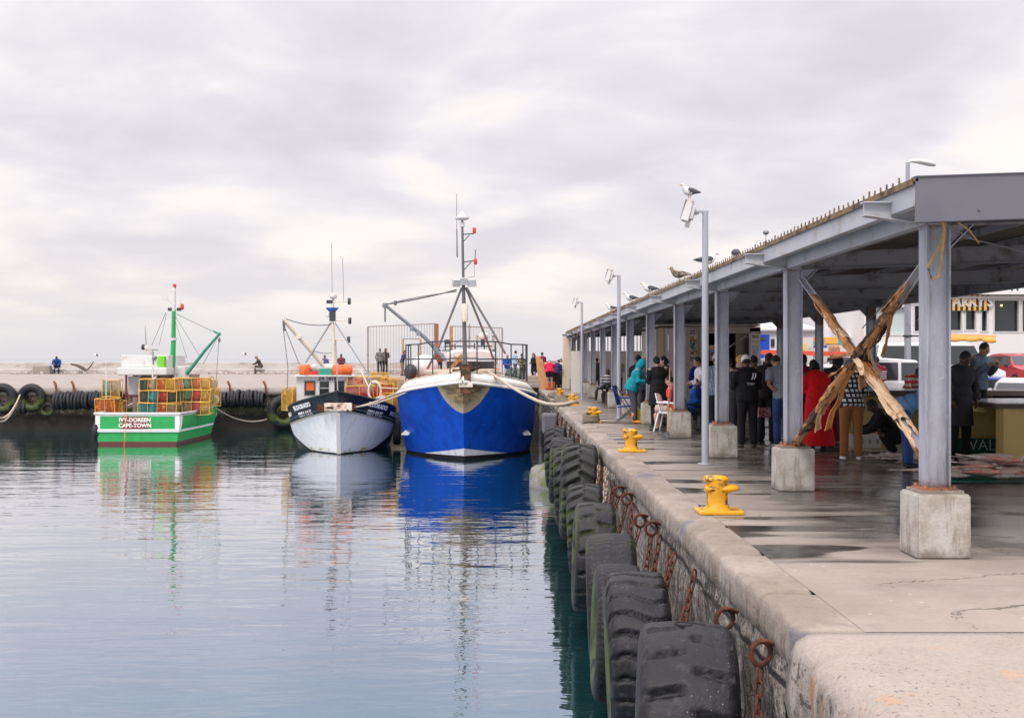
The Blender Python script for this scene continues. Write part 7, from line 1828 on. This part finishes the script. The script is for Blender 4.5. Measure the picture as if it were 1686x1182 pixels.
# ------------------------------------------------------------------ vehicles
def car(loc, rz, paint, label, kind='hatch', cat='car'):
    t = thing({'hatch': 'parked_car', 'pickup': 'pickup_truck', 'van': 'van'}[kind], label, cat, loc, rz)
    W = {'hatch': 1.68, 'pickup': 1.76, 'van': 1.9}[kind]; hw = W / 2
    if kind == 'hatch': low = [(-2.0, .45), (-1.98, .78), (-1.2, .90), (.0, .93), (1.5, .93), (1.92, .86), (1.98, .45)]; cabin = [(-1.05, .90), (-.45, 1.38), (.3, 1.45), (1.1, 1.40), (1.65, .93)]; wheels = (-1.25, 1.25); L = 2.0
    elif kind == 'pickup': low = [(-2.4, .5), (-2.38, .92), (-1.2, 1.02), (.3, 1.04), (2.4, 1.04), (2.45, .55)]; cabin = [(-1.0, 1.02), (-.45, 1.60), (.35, 1.66), (.75, 1.62), (.85, 1.04)]; wheels = (-1.5, 1.5); L = 2.4
    else: low = [(-2.4, .5), (-2.4, .95), (-1.9, 1.15), (2.4, 1.15), (2.45, .5)]; cabin = [(-1.85, 1.15), (-1.15, 1.95), (-.9, 2.05), (2.2, 2.05), (2.4, 1.15)]; wheels = (-1.5, 1.5); L = 2.4
    def shell(prof, w0, w1, z0):
        q = MB(); rings = []
        zt = max(p[1] for p in prof)
        for sx in (-1, -.93, .93, 1):
            k = 1 if abs(sx) < .95 else .94
            rings.append([Vector((sx * (w0 + (w1 - w0) * max(0, (p[1] - z0)) / max(.01, zt - z0)), p[0] * k if abs(p[0]) > L * .9 else p[0], p[1] - (0 if k == 1 else .03))) for p in prof] + [Vector((sx * w0, prof[-1][0] * .98, z0 - .02)), Vector((sx * w0, prof[0][0] * .98, z0 - .02))])
        q.loft(rings, 0, True, False); return q
    shell(low, hw * 1.0, hw * .95, .32).build('body', paint, t, bevel=.05)
    shell(cabin, hw * .93, hw * .76, cabin[0][1] - .02).build('cabin', paint, t, bevel=.04)
    z0 = cabin[0][1]; z1 = cabin[1][1]
    zt = max(p[1] for p in cabin)
    def wx(z): return (hw * .93 + (hw * .76 - hw * .93) * (z - z0) / (zt - z0))
    # glass panes set proud of the cabin
    def pane(a, b, f0=.12, f1=.9):
        q = MB(); d = Vector((0, b[0] - a[0], b[1] - a[1])); nrm = Vector((0, -d.z, d.y)).normalized()
        if nrm.y * (1 if (a[0] + b[0]) > 0 else -1) < 0: nrm = -nrm
        p0 = Vector((0, a[0], a[1])) + d * f0 + nrm * .012; p1 = Vector((0, a[0], a[1])) + d * f1 + nrm * .012
        q.loft([[Vector((-wx(p.z) * .9, p.y, p.z)), Vector((wx(p.z) * .9, p.y, p.z)), Vector((wx(p.z) * .9, p.y, p.z)) - nrm * .02, Vector((-wx(p.z) * .9, p.y, p.z)) - nrm * .02] for p in (p0, p1)], 0, True, False); return q
    pane(cabin[0], cabin[1]).build('windscreen', glass, t); pane(cabin[-1], cabin[-2]).build('rear_window', glass, t)
    for sx in (-1, 1):
        ya0, ya1 = cabin[0][0] + .28, cabin[-1][0] - .2
        segs = [(ya0, (ya0 + ya1) / 2 - .04), ((ya0 + ya1) / 2 + .04, ya1)]
        for (a, b) in segs:
            q = MB(); za, zb = z0 + .06, zt - .12
            sh0 = .42 * (zb - za) if a == ya0 else 0; sh1 = .25 * (zb - za) if b == ya1 else 0
            o = .012
            A = [Vector((sx * (wx(za) + o), a, za)), Vector((sx * (wx(za) + o), b, za)), Vector((sx * (wx(zb) + o), b - sh1, zb)), Vector((sx * (wx(zb) + o), a + sh0, zb))]
            B = [p - Vector((sx * .02, 0, 0)) for p in A]; q.loft([A, B], 0, True, False); q.build('side_window', glass, t)
        for y in wheels:
            rot = Euler((0, R(90), 0)).to_matrix()
            q = MB(); q.lathe([(.19, -.09), (.27, -.10), (.31, -.06), (.31, .06), (.27, .10), (.19, .09)], 18, (sx * (hw - .09), y, .31), rot); w_ = q.build('wheel', black_rubber, t)
            q = MB(); q.lathe([(0, .085), (.08, .095), (.19, .07)] if sx > 0 else [(.19, -.07), (.08, -.095), (0, -.085)], 14, (sx * (hw - .09), y, .31), rot); q.build('rim', grey_metal, w_)
        q = MB(); q.box((sx * hw * .74, -L * .985, .68), (.30, .06, .15)); q.build('headlight', mat('lamp_clear', (.6, .62, .64), .15), t, bevel=.02)
        q = MB(); q.box((sx * hw * .80, L * .985, .78), (.22, .06, .20)); q.build('tail_light', red_paint, t, bevel=.02)
        q = MB(); q.box((sx * (hw + .08), cabin[0][0] + .35, z0 + .04), (.16, .08, .12)); q.build('mirror', dark_metal, t, bevel=.02)
    q = MB(); q.box((0, -L * .995, .66), (W * .42, .05, .14)); 
    q.build('grille', dark_metal, t)
    q = MB(); q.box((0, -L * 1.0, .42), (W * .96, .12, .16)); q.build('bumper', white_paint if kind == 'pickup' else grey_metal, t, bevel=.03)
    q = MB(); q.box((0, L * 1.0, .45), (W * .96, .12, .16)); q.build('bumper', grey_metal, t, bevel=.03)
    q = MB(); q.box((0, L * 1.025 + .0, .62), (.5, .02, .11)); q.build('number_plate', white_paint, t)
    return t
def vehicles():
    wh = mat('car_white', (.72, .72, .73), .25, 0, .03, 2, coat=.5); rd = mat('car_red', (.48, .02, .03), .25, 0, .05, 2, coat=.5); bl = mat('car_blue', (.03, .06, .30), .25, 0, .05, 2, coat=.5); sv = mat('car_silver', (.42, .43, .46), .25, .3, .04, 2, coat=.5)
    car((XY(1476, 33), 33, 0), R(76), wh, 'white pickup truck parked behind the yellow counter', 'pickup', 'pickup')
    car((XY(1676, 52), 52, .42), R(6), rd, 'red hatchback seen from behind beyond the white and blue cars')
    car((XY(1694, 25), 25, 0), R(-28), wh, 'white car with a silvery grille just past the right hand counter').scale = (.9, .9, .86)
    car((XY(1628, 29.5), 29.5, 0), R(62), bl, 'blue car with a white neighbour, behind the man in denim').scale = (.9, .9, .86)
    car((XY(1278, 47), 47, .2), R(60), wh, 'white car parked under the red canopy left of the second column')
    car((XY(1375, 42), 42, 0), R(65), wh, 'white car glimpsed between the red dress and the crossed poles')
    car((XY(1540, 47), 47, .2), R(82), wh, 'long white van parked across in front of the cafe', 'van', 'van')
    car((XY(1420, 51), 51, .36), R(80), sv, 'silver car half hidden behind the bark wrapped poles')
    car((XY(1592, 54.2), 54.2, .42), R(85), sv, 'silver car at the far side of the car park near the cafe wall')
vehicles()

# ------------------------------------------------------------------ gulls
def gull_mesh(dark, wing_up=False):
    q = MB(); V = Vector
    # facing -X; standing bird
    q.loft([[V((x, math.cos(a) * w, z + math.sin(a) * h)) for a in [2 * math.pi * k / 12 for k in range(12)]] for x, w, h, z in ((-.135, .012, .014, .235), (-.12, .05, .055, .21), (-.06, .075, .082, .195), (.02, .078, .080, .185), (.10, .055, .055, .185), (.17, .03, .028, .19), (.215, .008, .008, .195))])
    q.tube([V((-.10, 0, .22)), V((-.135, 0, .265)), V((-.15, 0, .305))], [.05, .040, .036], 10); q.ball((-.158, 0, .315), (.042, .033, .035), None, 10)
    body = MB(); body.v = q.v; body.f = q.f; body.m = q.m; body.s = q.s
    return body
def gulls():
    gw = mat('gull_white', (.78, .77, .75), .7, 0, .05, 9); gg = mat('gull_dark', (.07, .075, .085), .7, 0, .2, 12); gb = mat('gull_brown', (.30, .24, .19), .8, 0, .5, 18, dirt=(.10, .075, .055), dthr=(.48, .56), dscale=16); bk = mat('gull_beak', (.62, .36, .05), .5); lg = mat('gull_leg', (.5, .33, .2), .6); hp = mat('gull_head_pale', (.60, .53, .46), .8, 0, .3, 20)
    body = remesh(gull_mesh(0), .012, 'body', gw, 2); bodyb = body.copy(); bodyb.materials.clear(); bodyb.materials.append(gb)
    def wing(m):
        out = []
        for sd in (-1, 1):
            q = MB(); q.loft([[Vector((x, sd * (.072 - .02 * abs(f) + .012), z + f * h)) for f in (-1, -.3, .4, 1)] + [Vector((x, sd * (.058 - .02 * abs(f) + .012), z + f * h)) for f in (1, .4, -.3, -1)] for x, h, z in ((-.075, .02, .215), (-.04, .055, .205), (.05, .06, .20), (.14, .042, .195), (.22, .022, .192), (.27, .006, .19))]); out.append(q.mesh('wing', m))
        return out
    wd, wb = wing(gg), wing(gb)
    q = MB(); q.loft([[Vector((x, math.cos(a) * r, .308 + dz + math.sin(a) * r)) for a in [2 * math.pi * k / 8 for k in range(8)]] for x, r, dz in ((-.19, .014, 0), (-.225, .011, 0), (-.245, .004, -.010))]); beak = q.mesh('beak', bk)
    q = MB(); q.tube([(.19, 0, .19), (.27, 0, .19)], [.03, .034], 8, sq=.4); tail = q.mesh('tail', gg)
    legs = []
    for sd in (-1, 1): q = MB(); q.tube([(.02, sd * .03, .14), (.03, sd * .03, .07), (.02, sd * .03, .005), (-.03, sd * .03, .003)], [.010, .006, .006, .006], 5); legs.append(q.mesh('leg', lg))
    q = MB(); q.ball((-.178, .027, .322), .006, None, 6); q.ball((-.178, -.027, .322), .006, None, 6); eye = q.mesh('eyes', eye_m)
    def gull(loc, rz, label, brown=False, s=1.5, cat='gull'):
        t = thing('gull', label, cat, loc, R(rz), None); t.scale = (s, s, s)
        link(bodyb if brown else body, 'body', t)
        for m in (wb if brown else wd): link(m, 'wing', t)
        link(beak, 'beak', t); link(tail, 'tail', t); link(eye, 'eyes', t)
        for m in legs: link(m, 'leg', t)
        return t
    gull((XY(1133, 20) + .01, 20.0, ZZ(332, 20)), 35, 'white gull with dark wings perched on top of the nearest floodlight', s=.85)
    Yb = EX * 2000 / 277
    def on_edge(u, lab, rz, brown=False, s=1.5):
        Y = 3.3 * 2000 / (u - 835); gull((3.3, Y, 3.095), rz, lab, brown, s)
    on_edge(1117, 'brown speckled young gull standing on the shed roof edge', 12, True, .92)
    on_edge(1068, 'white gull with dark wing tip on the roof edge left of the brown gull', 25, False, .95)
    on_edge(1037, 'farthest white and dark gull on the roof edge', 30, False, .95)
    on_edge(1165, 'white gull on the roof edge half hidden by the nearest light pole', 205, False, .9)
    on_edge(1006, 'tiny dark bird far along the roof edge', 20, False, .85)
    # preening gull: rounded, head tucked under the wing
    Y = 3.5 * 2000 / (1212 - 835)
    t = thing('gull', 'hunched dark and white gull preening with its head tucked in on the roof', 'gull', (3.5, Y, 3.095), R(70)); t.scale = (.85,) * 3
    q = MB(); q.ball((0, 0, .17), (.10, .09, .085), None, 12); q.ball((.02, -.05, .20), (.05, .05, .05), None, 10); link(remesh(q, .012, 'body', gw, 2), 'body', t)
    q = MB(); q.ball((-.03, .0, .195), (.095, .085, .07), None, 12); q.ball((.09, .02, .18), (.06, .05, .04), None, 8); q.build('wing', gg, t)
    for m in legs: link(m, 'leg', t)
    # thin post with a small bird beyond
    Y = 17.0
    t = thing('roof_finial', 'small ball headed post sticking up from the shed roof', 'post', (3.6, 16.9, 3.07)); q = MB(); q.tube([(0, 0, 0), (0, 0, .22)], .008, 5); q.ball((0, 0, .19), .025, None, 8); q.build('post', dark_metal, t); q = MB(); q.ball((0, 0, .33), (.045, .05, .035), None, 8); q.tube([(0, 0, .22), (0, 0, .3)], .005, 4); q.build('ball', grey_metal, t)
    # flying birds over the pier
    for (u, v, Y, lab) in ((404, 588, 84, 'dark bird flying low over the sea wall beside the lone seated person'), (160, 590, 84, 'dark bird flying over the sea wall near the bent driftwood')):
        t = thing('gull', lab, 'gull', tuple(P(u, v, Y)), R(20)); link(body, 'body', t); t.scale = (1.0,) * 3
        for sd in (-1, 1):
            q = MB(); q.loft([[Vector((x, sd * y, z)), Vector((x + c, sd * y, z)), Vector((x + c, sd * y, z - .012)), Vector((x, sd * y, z - .012))] for x, y, z, c in ((-.08, .05, .20, .16), (-.09, .25, .30, .13), (-.02, .55, .26, .05))], 0, True, False); q.build('wing', gg, t)
gulls()

# ------------------------------------------------------------------ far pier furniture
def pier_items():
    # tall barred fence with gate
    fm = mat('fence_rust', (.27, .22, .20), .8, .1, .3, 5, dirt=(.2, .11, .08), coord='Position'); Y = 80.0
    t = thing('barred_fence', 'tall fence of thin rusty vertical bars with gate standing on the far pier', 'fence', (XY(664, Y), Y, .55))
    cx = XY(664, Y); x = lambda u: XY(u, Y) - cx; z = lambda v: ZZ(v, Y) - .55
    def panel(u0, u1, vt0, vt1, vb, n_, skip=None):
        q = MB()
        for k in range(n_ + 1):
            u = u0 + (u1 - u0) * k / n_; vt = vt0 + (vt1 - vt0) * k / n_
            if skip and skip[0] < u < skip[1]: q.box((x(u), 0, (z(vt) + z(skip[2])) / 2), (.024, .024, z(vt) - z(skip[2])))
            else: q.box((x(u), 0, (z(vt) + z(vb)) / 2), (.024, .024, z(vt) - z(vb)))
        q.beam((x(u0), 0, z(vt0)), (x(u1), 0, z(vt1)), .06, .06)
        if skip: q.beam((x(skip[0]), 0, z(skip[2])), (x(skip[1]), 0, z(skip[2])), .06, .06)
        q.beam((x(u0), 0, z(vb - 4)), (x(u1), 0, z(vb - 4)), .05, .05); return q
    panel(606, 717, 538, 533, 622, 24, (664, 692, 558)).build('bar_panel', fm, t); panel(741, 827, 537, 540, 618, 20).build('bar_panel', fm, t)
    for (u, w, vt, m) in ((606, .10, 538, fm), (664, .11, 558, wood), (692, .08, 558, wood), (718.5, .30, 533, mat('gate_post_brown', (.26, .11, .06), .8, 0, .25, 4)), (743, .22, 537, wood), (773, .08, 533, fm), (827, .10, 540, fm)):
        q = MB(); q.box((x(u), -.05, z(vt) / 2), (w, .10, z(vt))); q.build('post', m, t)
    # leaning planks at the quay end
    Y = 64.5; t = thing('plank_stack', 'orange brown wooden planks propped upright beside the crimson shirt', 'planks', (XY(892, Y), Y, .0))
    for k, (u0, u1, w) in enumerate(((886, 893, .26), (891, 897, .18), (897, 900, .10))):
        q = MB(); q.beam((XY(u1, Y) - XY(892, Y), 0, 0), (XY(u0, Y) - XY(892, Y), .5, 1.75 - .15 * k), w, .05, (0, 1, 0)); q.build('plank', wood, t)
    # driftwood, low blocks on the sea wall ledge
    Y = 82.0
    q = MB(); q.tube([P(116, 599, Y), P(128, 602, Y), P(136, 606, Y), P(143, 610, Y)], [.05, .10, .12, .07], 7); q.tube([P(144, 609, Y), P(150, 602, Y), P(154, 595, Y)], [.05, .05, .03], 6); q.build('driftwood', mat('driftwood', (.12, .09, .075), .9, 0, .3, 4), label='dark bent driftwood log propped on the sea wall ledge', cat='driftwood')
    q = MB(); q.box((XY(70, 82.2), 82.2, .86), (1.2, .5, .62)); q.build('stone_block', pier_top, bevel=.06, label='low stone block against the sea wall left of the person in blue', cat='block')
    # tyre rolls: rows of tyres threaded along the wall
    def roll(u0, u1, v, r, label, Y=PY - .30):
        a, b = XY(u0, Y), XY(u1, Y); n_ = max(4, int((b - a) / .19)); zc = ZZ(v, Y)
        t = thing('tyre_roll', label, 'tyre fender', ((a + b) / 2, Y, zc), 0, 'rolls of tyres threaded along the far pier'); rnd = random.Random(int(u0))
        q = MB(); q.torus((0, 0, 0), r - .09, .095, Euler((0, R(90), 0)).to_matrix(), 22, 8); me = q.mesh('tyre', black_rubber)
        for k in range(n_):
            o = link(me, 'tyre', t, (a + (b - a) * (k + .5) / n_ - (a + b) / 2, rnd.uniform(-.05, .03), rnd.uniform(-.05, .05))); s = rnd.uniform(.9, 1.06); o.scale = (1, s, s); o.rotation_euler = (0, R(rnd.uniform(-6, 6)), R(rnd.uniform(-6, 6)))
    roll(90, 200, 659, .52, 'roll of tyres on the far pier left of the green boat'); roll(352, 436, 657, .50, 'roll of tyres on the far pier between the green and middle boats'); roll(30, 30.1 + 12, 672, .34, 'short cluster of tyres at the far left of the pier wall')
    def big(u, v, r, label, Y=PY - .25, rz=0):
        q = MB(); q.torus((0, 0, 0), r * .72, r * .30, Euler((R(90), 0, 0)).to_matrix(), 36, 12); o = q.build('tyre', TM, None, (XY(u, Y), Y, ZZ(v, Y)), rz, label=label, cat='tyre'); return o
    big(4, 656, .86, 'big tyre hung on the far pier at the left edge of the view'); big(52, 655, .80, 'big hollow tyre on the far pier, right of the one at the edge'); big(78, 674, .40, 'small tyre hung low beside the big hollow tyre on the far pier')
    big(466, 678, .92, 'big weedy tyre hung on the far pier just left of the middle boat', PY - .4, R(25))
    q = MB(); q.tube(rope_pts(P(-6, 686, 66), P(33, 650, PY - .5), .5), .05, 6); q.tube(rope_pts(P(-6, 692, 66), P(31, 655, PY - .5), .5), .05, 6); q.build('mooring_rope', rope_m, label='double pale rope sagging from the far pier at the left edge', cat='rope')
    q = MB(); q.tube(rope_pts(P(440, 690, PY - .6), P(356, 672, 62), .35), .03, 5); q.build('mooring_line', rope_m, label='thin line running from the green boat to the far pier', cat='rope')
    rr = mat('rust_ring', (.22, .07, .03), .9)
    for i, u in enumerate((92, 121, 378, 437)):
        q = MB(); q.tube([P(u - 3, 628, PY - .12), P(u, 634, PY - .25), P(u + 1, 646, PY - .12)], .07, 6); q.build('mooring_hook', rr, label=['rusty hook above the left end of the left tyre roll', 'rusty hook over the middle of the left tyre roll', 'rusty hook over the left of the right tyre roll', 'rusty hook at the right end of the right tyre roll'][i], cat='hook')
    # drums and fish boxes near the steps
    q = MB(); q.box((0, 0, .2), (.5, .4, .4)); q.build('crate', orange_paint, None, (XY(906, 64.2), 64.2, .004), bevel=.02, label='small orange crate under the crimson shirt', cat='crate')
    q = MB(); q.lathe([(.0, 0), (.45, .0), (.50, .4), (.46, .85), (0, .9)], 16); q.build('tarp_bundle', black_rubber, None, (XY(918, 67.0), 67.0, .2), label='black bundle beside the steps at the end of the quay', cat='bundle')
    q = MB(); q.ball((0, 0, .5), (.55, .45, .5), None, 14); q.build('net_heap', mat('net_dark', (.025, .03, .03), .9, 0, .3, 9, bumpd=.03), None, (XY(846, 70.5), 70.5, .15), label='black heap of netting in front of the two people at the blue boat\'s rail', cat='net')
    q = MB()
    for k in range(40):
        rnd = random.Random(k); q.ball((1.95 + rnd.uniform(-.1, .5), 46 + rnd.uniform(-3, 9), .05), (rnd.uniform(.06, .16), rnd.uniform(.1, .3), rnd.uniform(.04, .10)), (0, 0, rnd.random() * 3), 7)
    q.build('rope_litter', rope_dark, kind='stuff', label='tangle of old ropes and nets lying along the far quay edge', cat='rope')
pier_items()
